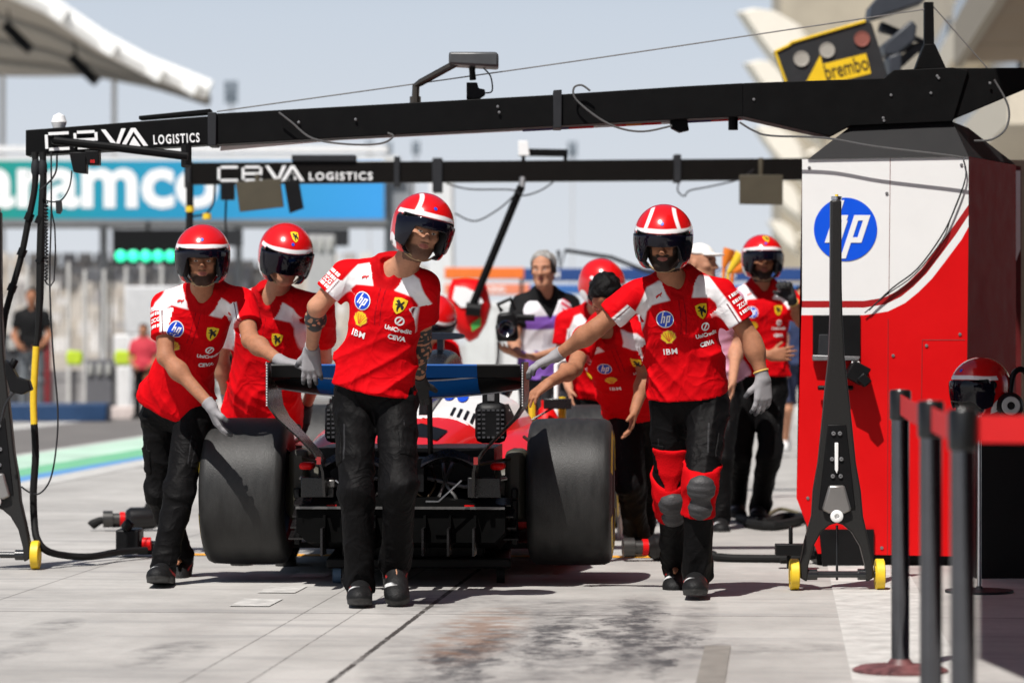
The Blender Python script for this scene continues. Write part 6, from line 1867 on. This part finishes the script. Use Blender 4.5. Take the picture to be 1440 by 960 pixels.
# --- man at the right with knee pads
H, r = person("bearded mechanic in red helmet and red knee pads, arm stretched to the wing",
    dict(head=(933, 342, 14.95), nk=(951, 398, 15.12), pel=(968, 558, 15.25), shL=(892, 416, 15.08), shR=(1015, 413, 15.12),
         elL=(838, 462, 15.10), wrL=(783, 500, 15.22), elR=(1057, 478, 15.12), wrR=(1073, 532, 15.10),
         hipL=(942, 570, 15.28), hipR=(996, 570, 15.22), knL=(943, 692, 15.35), anL=(951, 796, 15.75), knR=(985, 680, 15.0), anR=(979, 806, 15.12),
         toeL=(947, 812, 15.45), toeR=(977, 830, 14.85)), (-6, 16, 1), GRP, slim=.97)
H.set_hand('L', (-.92, .05, -.42), (-.2, .1, -1), thumb=-1, curl=(.15, .5, .4), spread=.1)
H.set_hand('R', (.0, -.08, -1), (-.45, .9, 0), thumb=-1, curl=(.3, .4, .3))
make_body(H, r, M_skin_tan, .0055, beard=1.0)
sh = make_shirt(H, r, .0065, hem=.03, seed=14)
team_logos(H, sh, 1.0, rot=2); sleeve_rows(H, sh, 'R', 1)
make_trousers(H, r, .007, seed=24, pockets=True, r=(.102, .074, .070, .070))
tf = H.trousers_f
for S, dz in (('L', -.02), ('R', 0.0)):
    kn, an, hp = H.J['kn' + S], H.J['an' + S], H.J['hip' + S]
    dn = (an - kn) / np.linalg.norm(an - kn)
    def cuffd(P, kn=kn, dn=dn):
        t = (P - kn) @ dn
        e = tf(P) - .009 - .004 * np.exp(-((np.abs(t - .045) - .105) / .02) ** 2)
        return np.maximum(e, np.maximum(t - .150, -.070 - t))
    v, q = sd_mesh(cuffd, kn + dn * .04 - .24, kn + dn * .04 + .24, .007)
    kp = finish("knee_pad", v, q, mat("red_knee_pad", (.50, .003, .006), .8, var=.1, bump=.3, bscale=160, spec=.05), r, angle=180)
    fw = A((0, -1, 0)); fw = fw - dn * (fw @ dn); fw /= np.linalg.norm(fw)
    rt = np.cross(dn, fw)
    def cap(P, kn=kn, dn=dn, fw=fw, rt=rt):
        c1 = kn + dn * .0 + fw * .075; c2 = kn + dn * .095 + fw * .07
        Bm = np.array([rt, fw, dn])
        a = ell((P - c1) @ Bm.T, (0, 0, 0), (.066, .046, .066)); b = ell((P - c2) @ Bm.T, (0, 0, 0), (.056, .042, .056))
        t = (P - kn) @ dn
        return smin(a, b, .012) + .0016 * np.sin(t * 190)
    v, q = sd_mesh(cap, kn + fw * .07 + dn * .04 - .15, kn + fw * .07 + dn * .04 + .15, .005)
    finish("pad_cap", v, q, mat("grey_pad_rubber", (.035, .034, .036), .6, var=.15, bump=.3, bscale=120), kp, angle=180)
make_shoe(H, r, 'L', pitch=10, h=.0045); make_shoe(H, r, 'R', h=.0045)
make_glove(H, r, 'L', yellow=False); make_glove(H, r, 'R')
make_helmet(H, r, zc=.018, zs=-.070, stripes=2)
MAN4 = H
# ------------------------------------------------------------------ people behind the car
M_navy = mat("navy_cloth", (.010, .022, .075), .75, var=.15, bump=.1, bscale=40, masks=[('white', (.02, .10, .35), .004), ('pipe', (.01, .02, .06), .002), ('dark', (.008, .015, .05), .004)])
M_blackcloth = mat("black_cloth", (.006, .006, .0065), .75, var=.2, bump=.15, bscale=40, spec=.15)
M_hair_grey = mat("grey_hair", (.26, .25, .235), .6, var=.4, vscale=60, bump=.5, bscale=90)
M_hair_dark = mat("black_hair", (.003, .0025, .0025), .6, var=.4, vscale=60, bump=.6, bscale=120, spec=.15)
def make_hair(H, root, m, full=1.0, h=.006, cap=False, rough=.006):
    def f(P):
        q = H.hl(P)
        a = q.copy(); a[:, 0] = np.abs(a[:, 0])
        d = ell(q, (0, -.018, .046), (.086, .104, .090)) - rough * np.sin(q[:, 0] * 110 + 2 * np.sin(q[:, 1] * 70)) * (0 if cap else 1)
        cut = np.maximum(q[:, 1] - .055 + np.clip(.085 - q[:, 2], 0, 1) * .9, -.055 - q[:, 2])
        if cap: cut = .062 - q[:, 2] - .25 * np.minimum(q[:, 1], 0)
        d = smax(d, cut, .012)
        if cap: d = smin(d, np.maximum(ell(q, (0, .085, .060), (.070, .075, .010)), -.2), .01)
        return d * H.k
    v, q = sd_mesh(f, H.hc - .24, H.hc + .24, h)
    return finish("cap" if cap else "hair", v, q, m, root, angle=180)

# dark haired man bowing over the car behind the bearded mechanic
H, r = person("dark haired bareheaded mechanic bowing low beside the bearded man's outstretched arm",
    dict(head=(852, 418, 17.35), nk=(852, 462, 17.55), pel=(898, 568, 18.0), shL=(822, 478, 17.45), shR=(893, 470, 17.5),
         elL=(808, 518, 17.2), wrL=(772, 538, 16.9), elR=(908, 530, 17.6), wrR=(893, 575, 17.5),
         hipL=(880, 578, 18.0), hipR=(914, 578, 18.0), knL=(886, 680, 17.9), anL=(897, 758, 18.1), knR=(912, 680, 18.2), anR=(905, 748, 18.5),
         toeL=(890, 778, 17.8), toeR=(905, 765, 18.2)), (-20, 62, 10), GRP)
H.set_hand('L', (-.8, -.3, -.6), (-.3, 0, -1), thumb=-1, black=False, bare=True); H.set_hand('R', (-.2, -.2, -1), (-1, 0, 0), thumb=-1, bare=True)
make_body(H, r, M_skin_tan, .007, bald=False)
make_hair(H, r, M_hair_dark, rough=.0035)
sh = make_shirt(H, r, .008, hem=.0, seed=31)
team_logos(H, sh, .95, rot=-8)
make_trousers(H, r, .009, seed=32)
for S in 'LR': make_shoe(H, r, S, h=.006)

# helmeted man further back
H, r = person("helmeted mechanic turned away behind the dark haired man, yellow patches on his shirt",
    dict(head=(846, 404, 20.5), nk=(838, 442, 20.7), pel=(842, 552, 20.9), shL=(796, 452, 20.7), shR=(884, 452, 20.8),
         elL=(790, 505, 20.7), wrL=(800, 545, 20.4), elR=(890, 505, 20.9), wrR=(886, 545, 20.6),
         hipL=(822, 560, 20.9), hipR=(860, 560, 20.9), knL=(822, 655, 20.8), anL=(820, 728, 21.1), knR=(862, 655, 20.8), anR=(864, 728, 21.1),
         toeL=(816, 742, 20.8), toeR=(866, 742, 20.8)), (40, 30, 0), GRP)
H.set_hand('L', (.2, -.3, -1), (1, 0, 0), thumb=1, black=True); H.set_hand('R', (-.2, -.3, -1), (-1, 0, 0), thumb=-1, black=True)
make_body(H, r, M_skin, .009)
sh = make_shirt(H, r, .010, hem=.02, seed=33)
chest(H, sh, -.06, .38, lambda k: [(*poly2d(SHIELD, .09), M_ytext)], "yellow_patch")
chest(H, sh, .10, .22, lambda k: [(*poly2d(SHIELD, .09), M_ytext)], "yellow_patch")
make_trousers(H, r, .011, seed=34)
for S in 'LR': make_shoe(H, r, S, h=.008)
make_helmet(H, r, zc=-.03, zs=-.070, h=.006, words=False)

# man at the back right, glove raised to his helmet
H, r = person("helmeted mechanic standing by the white cabinet, black gloved hand raised beside his head",
    dict(head=(1072, 368, 21.2), nk=(1071, 407, 21.3), pel=(1066, 530, 21.35), shL=(1034, 422, 21.3), shR=(1110, 420, 21.35),
         elL=(1040, 480, 21.1), wrL=(1082, 500, 20.95), elR=(1128, 452, 21.1), wrR=(1113, 420, 20.95),
         hipL=(1047, 540, 21.35), hipR=(1086, 540, 21.35), knL=(1040, 640, 21.25), anL=(1036, 708, 21.6), knR=(1082, 640, 21.2), anR=(1068, 712, 21.4),
         toeL=(1042, 726, 21.2), toeR=(1064, 732, 21.0)), (6, 2, 0), GRP)
H.set_hand('L', (.9, -.3, .1), (.2, .9, 0), thumb=1, bare=True); H.set_hand('R', (-.45, .05, 1), (-.4, -.8, 0), thumb=-1, black=True, curl=(.9, 1.1, .8))
make_body(H, r, M_skin_tan, .008, beard=.3)
sh = make_shirt(H, r, .009, hem=.03, seed=35)
team_logos(H, sh, .95)
make_trousers(H, r, .010, seed=36)
for S in 'LR': make_shoe(H, r, S, h=.007)
make_glove(H, r, 'R', M_glove_k, h=.005)
make_helmet(H, r, zc=.012, zs=-.070, h=.005, shield=True)

# camera man in the violet vest
H, r = person("grey haired cameraman in a white and violet tabard holding a black video camera",
    dict(head=(764, 380, 22.2), nk=(766, 418, 22.3), pel=(768, 530, 22.4), shL=(732, 428, 22.3), shR=(802, 428, 22.4),
         elL=(722, 478, 22.2), wrL=(728, 498, 21.8), elR=(806, 490, 22.2), wrR=(752, 502, 21.8),
         hipL=(750, 540, 22.4), hipR=(786, 540, 22.4), knL=(748, 630, 22.3), anL=(748, 702, 22.6), knR=(788, 630, 22.3), anR=(790, 702, 22.6),
         toeL=(744, 716, 22.2), toeR=(794, 716, 22.2)), (-14, 4, -2), "camera crew")
H.set_hand('L', (-.6, -.6, .2), (0, 0, 1), thumb=1, bare=True); H.set_hand('R', (-1, -.3, .1), (0, -.2, 1), thumb=-1, bare=True)
make_body(H, r, M_skin, .008, bald=False)
make_hair(H, r, M_hair_grey)
sh = make_shirt(H, r, .010, hem=.0, seed=37, material=M_blackcloth, plain=True)
def tabard(P):
    t, x, y = H.frame(P)
    d = H.tor_f(P) - .012
    d = np.maximum(d, np.maximum((.02 - t) * H.L, (t - .985) * H.L + np.maximum(0, .075 - np.abs(x)) * 1.7))
    return np.maximum(d, np.abs(x) - .195)
v, q = sd_mesh(tabard, H.pel - .35, H.nk + .3, .009)
t, x, y = H.frame(v)
at = dict(violet=.004 + np.maximum(np.minimum(t - .66, .80 - t) * .3, np.minimum(.34 - t, .1) * .3 + .01 * np.sin(v[:, 0] * 60 + 3 * np.sin(v[:, 2] * 50))),
          pinkred=np.where(x > .085, .01 * np.sin(v[:, 2] * 150 + v[:, 0] * 90) + .004, -.01), grey=.02 - np.abs(t - .50) * .2 - np.where(np.abs(x) > .05, .1, 0))
finish("tabard", v, q, mat("tabard_print", (.70, .68, .72), .7, var=.06, masks=[('violet', (.16, .06, .34), .004), ('pinkred', (.60, .06, .10), .004), ('grey', (.52, .50, .55), .006)]), sh, angle=180, attrs=at)
make_trousers(H, r, .012, seed=38, material=mat("dark_grey_trousers", (.02, .02, .025), .8))
for S in 'LR': make_shoe(H, r, S, h=.009)
vc = thing("video_camera", "black shoulder video camera held by the grey haired cameraman", "camera", W(712, 470, 21.6))
mb = MB(); mb.pix([(700, 440), (722, 438), (728, 452), (728, 480), (698, 480), (698, 452)], 21.55, .22); mb.pix([(696, 455), (728, 458), (730, 478), (698, 476)], 21.45, .08); mb.build("body", M_black, vc, bevel=.02)
mb = MB(); mb.tube([W(727, 446, 21.6), W(752, 447, 21.6)], .022, 10); mb.tube([W(706, 438, 21.6), W(700, 428, 21.6), W(718, 420, 21.6), W(724, 436, 21.6)], .014, 8); mb.build("handle", M_black, vc)
mb = MB(); mb.lathe([(0, .05), (-.10, .055), (-.11, .05), (-.10, .03), (-.06, .0005)], W(712, 462, 21.5), 'y', 24); mb.build("lens", M_glass, vc)
mb = MB(); mb.tube([W(700, 480, 21.6), W(700, 500, 21.6), W(696, 540, 21.6), W(704, 620, 21.9)], .006, 6, smooth_pts=4); mb.build("lead", M_cable, vc)

# man in the white cap, hidden by the bearded mechanic
H, r = person("man in a white cap almost hidden behind the bearded mechanic",
    dict(head=(987, 372, 20.6), nk=(992, 408, 20.7), pel=(1004, 535, 20.8), shL=(956, 420, 20.8), shR=(1032, 422, 20.7),
         elL=(950, 480, 20.8), wrL=(958, 530, 20.6), elR=(1036, 485, 20.7), wrR=(1030, 535, 20.4),
         hipL=(984, 545, 20.8), hipR=(1022, 545, 20.8), knL=(975, 645, 20.8), anL=(972, 725, 21.0), knR=(1014, 645, 20.5), anR=(1012, 730, 20.5),
         toeL=(968, 742, 20.7), toeR=(1018, 750, 20.1)), (55, 0, 0), "camera crew")
H.set_hand('L', (.2, -.3, -1), (1, 0, 0), thumb=1, bare=True); H.set_hand('R', (-.1, -.3, -1), (-1, 0, 0), thumb=-1, bare=True)
make_body(H, r, M_skin, .010)
make_hair(H, r, mat("cap_white", (.72, .70, .66), .8, var=.05), cap=True, h=.007)
sh = make_shirt(H, r, .011, hem=.0, seed=39, plain=True, material=mat("pink_tabard", (.62, .30, .42), .8, var=.15))
make_trousers(H, r, .012, seed=40)
for S in 'LR': make_shoe(H, r, S, h=.008)

# person in navy shorts
H, r = person("person in navy shirt and shorts with white shoes, half hidden by the white cabinet",
    dict(head=(1128, 420, 33.5), nk=(1126, 440, 33.5), pel=(1122, 512, 33.5), shL=(1104, 447, 33.5), shR=(1148, 447, 33.5),
         elL=(1102, 480, 33.4), wrL=(1104, 508, 33.2), elR=(1152, 480, 33.4), wrR=(1150, 510, 33.2),
         hipL=(1110, 518, 33.5), hipR=(1134, 518, 33.5), knL=(1108, 575, 33.4), anL=(1104, 622, 33.6), knR=(1136, 575, 33.5), anR=(1138, 622, 33.7),
         toeL=(1098, 636, 33.2), toeR=(1140, 634, 33.3)), (0, 0, 0), "camera crew")
H.set_hand('L', (0, -.2, -1), (1, 0, 0), thumb=1, bare=True); H.set_hand('R', (0, -.2, -1), (-1, 0, 0), thumb=-1, bare=True)
make_body(H, r, M_skin, .011)
make_hair(H, r, M_hair_dark, h=.009)
make_shirt(H, r, .012, hem=-.02, seed=41, material=M_navy)
make_trousers(H, r, .013, seed=42, material=mat("navy_shorts", (.012, .018, .05), .8), short=.88)
for S in 'LR': make_shoe(H, r, S, h=.009, material=mat("white_trainer", (.75, .75, .75), .6, masks=[('sole', (.6, .6, .6), .003), ('flash', (.6, .6, .6), .003)]), flash=False)

# mechanic bending at the nose of the car
H, r = person("mechanic in red helmet bending at the car's nose, mostly hidden by the walking man",
    dict(head=(611, 452, 21.6), nk=(600, 480, 21.9), pel=(560, 545, 22.5), shL=(575, 492, 22.0), shR=(632, 492, 21.9),
         elL=(570, 535, 21.9), wrL=(585, 570, 21.6), elR=(640, 535, 21.8), wrR=(630, 570, 21.5),
         hipL=(545, 553, 22.5), hipR=(580, 553, 22.5), knL=(550, 635, 22.2), anL=(548, 705, 22.5), knR=(588, 635, 22.2), anR=(590, 705, 22.5),
         toeL=(545, 722, 22.2), toeR=(592, 722, 22.2)), (30, 40, 0), GRP)
H.set_hand('L', (.2, -.3, -1), (1, 0, 0), thumb=1, black=True); H.set_hand('R', (-.2, -.3, -1), (-1, 0, 0), thumb=-1, black=True)
make_body(H, r, M_skin, .011)
make_shirt(H, r, .012, hem=.0, seed=43)
make_trousers(H, r, .013, seed=44)
for S in 'LR': make_shoe(H, r, S, h=.009)
make_helmet(H, r, zc=-.03, zs=-.070, h=.006, words=False, strap=False)

# far people by the fence at the left
def far_person(label, px, Y, top, shirt_m, leg_m, lean=0.0, seed=60, yaw=0):
    base = 480 + CH * F / Y; hgt = (base - top) * Y / F
    x0 = W(px, 480, Y).x; s = hgt / 1.80
    v3 = lambda dx, dy, z: Vector((x0 + dx * s + lean * z, Y + dy * s, z * s))
    H, r = person(label, dict(head=v3(0, -.02, 1.67), nk=v3(0, 0, 1.48), pel=v3(0, 0, .93), shL=v3(-.19, 0, 1.42), shR=v3(.19, 0, 1.42), elL=v3(-.25, -.02, 1.13), wrL=v3(-.16, -.2, .98), elR=v3(.25, -.02, 1.13), wrR=v3(.16, -.2, .98),
        hipL=v3(-.09, 0, .88), hipR=v3(.09, 0, .88), knL=v3(-.11, -.02, .48), knR=v3(.11, -.02, .48), anL=v3(-.12, 0, .09), anR=v3(.12, 0, .09), toeL=v3(-.13, -.12, .02), toeR=v3(.13, -.12, .02)), (yaw, 5, 0), "people by the far fence", size=s)
    H.set_hand('L', (.5, -.5, -.3), (1, 0, 0), thumb=1, bare=True); H.set_hand('R', (-.5, -.5, -.3), (-1, 0, 0), thumb=-1, bare=True)
    make_body(H, r, M_skin_tan, .014); make_hair(H, r, M_hair_dark, h=.010)
    make_shirt(H, r, .016, hem=0, seed=seed, plain=True, material=shirt_m); make_trousers(H, r, .018, seed=seed + 1, material=leg_m)
    for S in 'LR': make_shoe(H, r, S, h=.011)
far_person("blurred person in black standing at the far fence behind the left hoses", 45, 52, 405, M_blackcloth, mat("grey_jeans", (.10, .11, .12), .8), seed=61)
far_person("blurred person in a red top by the fence behind the left mechanic's shoulder", 202, 50, 455, mat("far_red_top", (.50, .03, .05), .8), M_blackcloth, seed=63)
far_person("blurred person in dark clothes near the fence between two left mechanics", 335, 54, 418, mat("far_grey_top", (.10, .10, .11), .8), M_blackcloth, seed=65)

# ------------------------------------------------------------------ hoses at the left
YH = 17.05
def hose(name, pts, r_, lb, m=M_rubber, grp="hoses at the left", Y=YH, n=10, cat="hose", extra=None):
    t = thing(name, lb, cat, W(*(pts[0][:2]), Y), grp)
    mb = MB(); mb.tube([W(p[0], p[1], p[2] if len(p) > 2 else Y) for p in pts], r_, n, smooth_pts=5); mb.build("tube", m, t)
    return t
h1 = hose("air_hose", [(49, 214), (50, 240), (48, 270), (40, 310), (30, 360), (16, 410), (6, 450), (2, 500)], .017, "black taped hose slanting down to the photo's left edge")
h2 = hose("air_hose", [(60, 214), (61, 250), (59, 300), (57, 360), (56, 420), (53, 470), (50, 490)], [.017, .018, .022, .022, .02, .014, .016], "thick black taped hose hanging straight down to a yellow sleeve")
mb = MB(); mb.tube([W(x, y, YH) for x, y in ((51, 487), (49, 520), (47, 560), (48, 597))], .0185, 12, smooth_pts=4); mb.build("yellow_sleeve", M_yellow, h2)
mb = MB(); mb.tube([W(x, y, Y) for x, y, Y in ((48, 596, YH), (50, 640, YH), (47, 690, YH), (48, 730, YH), (52, 757, YH - .05), (66, 774, YH - .05), (95, 781, YH + .1), (130, 782, YH + .2), (165, 776, YH + .5), (205, 773, YH + .7))], .019, 10, smooth_pts=5)
V_ = [tuple((p[0], p[1], max(p[2], .02))) for p in mb.v]; mb.v = V_; mb.build("lower_tube", M_rubber, h2)
for (x, y) in ((50, 236), (60, 236)):
    mb = MB(); mb.tube([W(x, y - 14, YH), W(x, y - 4, YH), W(x, y + 6, YH), W(x, y + 12, YH)], [.014, .024, .024, .014], 12); mb.build("coupling", M_dkgrey, h1 if x == 50 else h2)
for (x, y, h_) in ((41, 305, h1), (31, 355, h1), (17, 405, h1), (57, 365, h2), (56, 310, h2)):
    mb = MB(); mb.tube([W(x + 2, y - 5, YH), W(x - 2, y + 5, YH)], .024, 10); mb.build("tape_wrap", M_black, h_)
t = thing("coiled_cable", "thin black cable hanging in long loops beside the thick hose", "cable", W(72, 216, YH), "hoses at the left")
mb = MB(); mb.tube([W(x, y, YH - .05) for x, y in ((72, 214), (72, 300), (70, 400), (75, 500), (81, 570), (80, 620), (72, 670), (58, 692), (44, 693), (30, 684))], .0045, 6, smooth_pts=6); mb.build("long_lead", M_cable, t)
mb = MB(); pts = []
for i in range(90):
    y = 285 + 110 * i / 89; pts.append(W(65 + 2.2 * math.cos(i * 1.6), y, YH - .06 + .01 * math.sin(i * 1.6)))
pts += [W(66, 399, YH - .06), W(71, 402, YH - .06), W(76, 395, YH - .06), W(78, 350, YH - .06), W(77, 318, YH - .06), W(73, 300, YH - .06), W(72, 280, YH - .06)]
mb.tube(pts, .0045, 6); mb.build("coil", M_cable, t)
mb = MB(); mb.tube([W(x, y, YH - .05) for x, y in ((80, 216), (79, 240), (70, 255), (55, 268))], .005, 6, smooth_pts=5); mb.tube([W(x, y, YH - .05) for x, y in ((101, 240), (98, 262), (88, 280), (76, 284), (64, 282))], .004, 6, smooth_pts=5); mb.pix([(78, 282), (86, 282), (87, 296), (84, 301), (79, 300)], YH - .06, .03); mb.build("plug_lead", M_cable, t)
t = thing("air_hose", "black hose with yellow ties hanging from the farther beam's left end", "hose", W(266, 258, Y2), "hoses at the left")
mb = MB(); mb.tube([W(x, y, Y2) for x, y in ((267, 256), (267, 290), (266, 330))], .028, 10); mb.tube([W(x, y, Y2) for x, y in ((302, 258), (300, 285), (290, 300), (272, 304))], .008, 6, smooth_pts=4); mb.tube([W(x, y, Y2) for x, y in ((318, 280), (317, 310), (318, 335))], .008, 6); mb.build("tube", M_rubber, t)
for x, y in ((267, 294), (291, 304)):
    mb = MB(); mb.tube([W(x, y - 4, Y2), W(x, y + 4, Y2)], .033, 10); mb.build("yellow_tie", M_yellow, t)
# jack fittings at the far left
t = thing("handle_set", "black handle block and looped lead on the left edge jack", "handle", W(25, 540, 16.8))
mb = MB(); mb.pix([(6, 505), (14, 512), (24, 530), (40, 535), (44, 548), (30, 555), (14, 550), (8, 530)], 16.75, .09); mb.tube([W(14, 520, 16.8), W(22, 505, 16.8)], .02, 8); mb.build("block", M_black, t, bevel=.006)
mb = MB(); mb.tube([W(x, y, 16.76) for x, y in ((36, 545), (20, 552), (8, 568), (2, 590), (-4, 600))], .006, 6, smooth_pts=5); mb.build("lead", M_cable, t)

# ------------------------------------------------------------------ wheel guns lying on the ground
def wheel_gun(c, ang, label):
    t = thing("wheel_gun", label, "wheel gun", (c.x, c.y, 0), "wheel guns on the ground")
    ca, sa = math.cos(ang), math.sin(ang)
    X = Vector((ca, sa, 0)); Yv = Vector((-sa, ca, 0)); Z = Vector((0, 0, 1)); o = Vector((c.x, c.y, .075))
    p = lambda a, b_, z: o + X * a + Yv * b_ + Z * z
    mb = MB(); mb.tube([p(-.05, 0, 0), p(-.02, 0, 0), p(.12, 0, .005), p(.16, 0, .005)], [.05, .072, .068, .05], 16); mb.build("motor", mat("gun_black_metal", (.015, .014, .014), .35, metal=.4), t)
    mb = MB(); mb.tube([p(-.05, 0, 0), p(-.13, 0, 0)], .036, 14); mb.tube([p(-.13, 0, 0), p(-.19, 0, 0)], .052, 18, 0); mb.build("socket", mat("socket_dark", (.07, .068, .065), .4, metal=.7), t)
    mb = MB(); mb.tube([p(.08, 0, .05), p(.11, .02, .12)], .022, 10); mb.tube([p(.16, 0, 0), p(.24, -.05, -.03), p(.3, -.08, -.045)], .024, 10); mb.build("grip", M_rubber, t)
    mb = MB(); mb.tube([p(-.085, 0, 0), p(-.055, 0, 0)], .044, 14); mb.build("red_collar", M_red, t)
    mb = MB(); mb.tube([p(.17, 0, .03), p(.20, 0, .06)], .028, 10); mb.build("yellow_cap", mat("fluorescent_yellow", (.62, .78, .02), .6), t)
    return t
g0 = Vector((W(188, 737, 20.4).x, 20.4, 0))
wheel_gun(g0, .15, "black and red wheel gun lying on the ground behind the left mechanic")
mb = MB(); pts = [W(172, 736, 20.4), W(158, 736, 20.4), W(145, 731, 20.4), W(132, 736, 20.4), W(128, 741, 20.4)]
for p in pts: p.z = max(p.z, .03)
mb.tube(pts, [.02, .024, .022, .03, .03], 10, smooth_pts=4); tag(mb.build("hose_end", M_rubber), "short black hose end lying left of the wheel gun", "hose")
t = thing("gun_holder", "black square holder with a red knob on the ground by the left mechanic's feet", "holder", W(185, 783, 17.9))
t.location.z = 0
mb = MB(); x_ = W(181, 767, 17.9).x; mb.box((x_, 17.95, .09), (.13, .22, .13)); mb.box((x_ + .11, 17.95, .05), (.14, .12, .07)); mb.tube([(x_ - .02, 17.85, .155), (x_ + .02, 17.85, .20)], .03, 10); mb.build("case", M_black, t, bevel=.012)
mb = MB(); mb.tube([(x_ + .085, 17.82, .08), (x_ + .13, 17.82, .08)], .035, 14); mb.build("red_knob", M_red, t)
g1 = Vector((W(925, 778, 17.6).x, 17.6, 0))
wheel_gun(g1, .12, "black wheel gun lying on the ground beside the bearded mechanic's ankles")
t = thing("air_hose", "black hose running along the ground to the red cabinet's foot", "hose", (g1.x + .3, 17.5, 0), "ground hoses")
mb = MB(); mb.tube([(g1.x + .25, 17.6, .03), (g1.x + .4, 17.5, .022), (g1.x + .7, 17.45, .022), (W(1100, 480, 17.4).x, 17.4, .022), (W(1150, 480, 17.35).x, 17.36, .05)], .022, 10, smooth_pts=5); mb.build("tube", M_rubber, t)
t = thing("hose_bracket", "black bracket bar with an upright pin on the ground left of the front jack", "bracket", (W(1110, 480, 17.0).x, 17.0, 0))
mb = MB(); xb = W(1112, 480, 17.0).x; mb.box((xb + .02, 17.0, .10), (.20, .08, .06)); mb.tube([(xb + .0, 17.0, .13), (xb + .0, 17.0, .22)], .012, 8); mb.tube([(xb - .01, 17.0, .07), (xb - .01, 17.0, .0)], .012, 8); mb.build("bar", M_black, t, bevel=.006)
for (pts, lb, r_) in (([(1040, 735), (1075, 741), (1100, 733), (1128, 735), (1160, 745)], "dark hose coiled on the ground behind the right mechanic", .03), ([(1075, 730), (1095, 718), (1118, 722), (1150, 735)], "olive cable looped on the ground near the cabinet", .012), ([(1050, 742), (1085, 746), (1125, 738)], "flat black hose on the ground near the back mechanic's feet", .03)):
    mb = MB(); Q = []
    for x, y in pts:
        Y = F * CH / (y - 480); Q.append((W(x, 480, Y).x, Y, r_))
    mb.tube(Q, r_, 8, smooth_pts=5); tag(mb.build("ground_hose", M_rubber if r_ > .02 else mat("olive_cable", (.12, .10, .05), .7)), lb, "hose", "ground hoses")

# ------------------------------------------------------------------ small things around the car's nose
t = thing("tube_frame", "white tubular stand seen between the wing and the helmeted man", "stand", W(835, 480, 19.6)); t.location.z = 0
mb = MB(); zt = W(800, 506, 19.6).z; xa, xb_ = W(783, 480, 19.6).x, W(872, 480, 19.6).x
mb.tube([(xa, 19.6, 0), (xa, 19.6, zt - .03), (xa + .03, 19.6, zt), (xb_ - .03, 19.6, zt), (xb_, 19.6, zt - .03), (xb_, 19.6, 0)], .018, 10); mb.build("frame", M_white, t)
mb = MB(); mb.box(((xa + xb_) / 2, 19.6, .25), (xb_ - xa, .03, .03)); mb.build("cross_bar", M_grey, t)
t = thing("extinguisher", "red and yellow bottle trolley standing right of the wing's end", "extinguisher", W(768, 480, 19.0)); t.location.z = 0
x_ = W(768, 480, 19.0).x
mb = MB(); mb.lathe([(.02, .0005), (.02, .09), (.70, .09), (.78, .05), (.80, .03), (.84, .03), (.84, .0005)], (x_, 19.0, 0), 'z', 28); mb.build("bottle", M_red, t)
mb = MB(); mb.tube([(x_, 19.0, .84), (x_, 19.0, .98)], .03, 12); mb.build("valve", M_dkgrey, t)
for dx in (-.075, .085):
    mb = MB(); mb.tube([(x_ + dx, 18.93, .45), (x_ + dx * 1.1, 18.93, .86)], .022, 8); mb.build("yellow_strap", M_yellow, t)
for i, (x0, y0, x1, y1, m_, lb) in enumerate(((1024, 384, 1042, 357, M_yellow, "yellow paddle held up behind the right mechanic's shoulder"), (1018, 376, 1026, 350, M_orange, "orange paddle behind the yellow one"), (1030, 383, 1047, 374, M_orange, "short orange paddle low right of the yellow one"))):
    mb = MB(); mb.tube([W(x0, y0, 24), W((x0 + x1) / 2, (y0 + y1) / 2, 24), W(x1, y1, 24)], [.015, .035, .045], 12); mb.tube([W(x0, y0, 24), W(x0 - 3, 430, 24)], .012, 6)
    tag(mb.build("signal_paddle", m_), lb, "paddle", "coloured paddles")

# helmet and headset on the stand in the shade
def stand_helmet():
    x_ = W(1377, 480, 15.4).x
    class Dummy: pass
    D = Dummy(); D.hc = A((x_ + .0, 15.4, CH - (553 - 480) * 15.4 / F)); D.hb = basis(-52, 4, 0); D.k = .97
    t = thing("helmet", "red helmet with dark visor resting on the pole stand in the shade", "helmet", D.hc)
    t.location = D.hc
    return D, t
D, t = stand_helmet()
make_helmet(D, t, zc=-.03, zs=-.070, h=.005, strap=False, name="shell")
v, q = sd_mesh(lambda P: ell((P - D.hc) @ D.hb.T, (0, 0, .0), (.105, .115, .105)), D.hc - .2, D.hc + .2, .01)
finish("lining", v, q, M_pad, t, angle=180)
t = thing("headset", "black headset with a grey mark hanging beside the helmet on the stand", "headset", W(1422, 570, 15.3))
mb = MB(); mb.lathe([(-.04, .0005), (-.04, .05), (-.02, .062), (.02, .062), (.04, .05), (.04, .0005)], W(1420, 570, 15.3), 'y', 28); mb.build("ear_cup", M_black, t)
mb = MB(); mb.lathe([(-.041, .044), (-.048, .040), (-.048, .020), (-.041, .018)], W(1420, 570, 15.3), 'y', 24); mb.build("grey_ring", mat("headset_grey", (.35, .35, .34), .5), t)
mb = MB(); c_ = W(1420, 556, 15.36); mb.tube([c_, c_ + Vector((.02, .02, .10)), c_ + Vector((.07, .05, .12)), c_ + Vector((.12, .08, .05))], .014, 8, smooth_pts=5); mb.tube([W(1420, 570, 15.34), W(1377, 572, 15.4)], .008, 6); mb.build("headband", M_black, t)
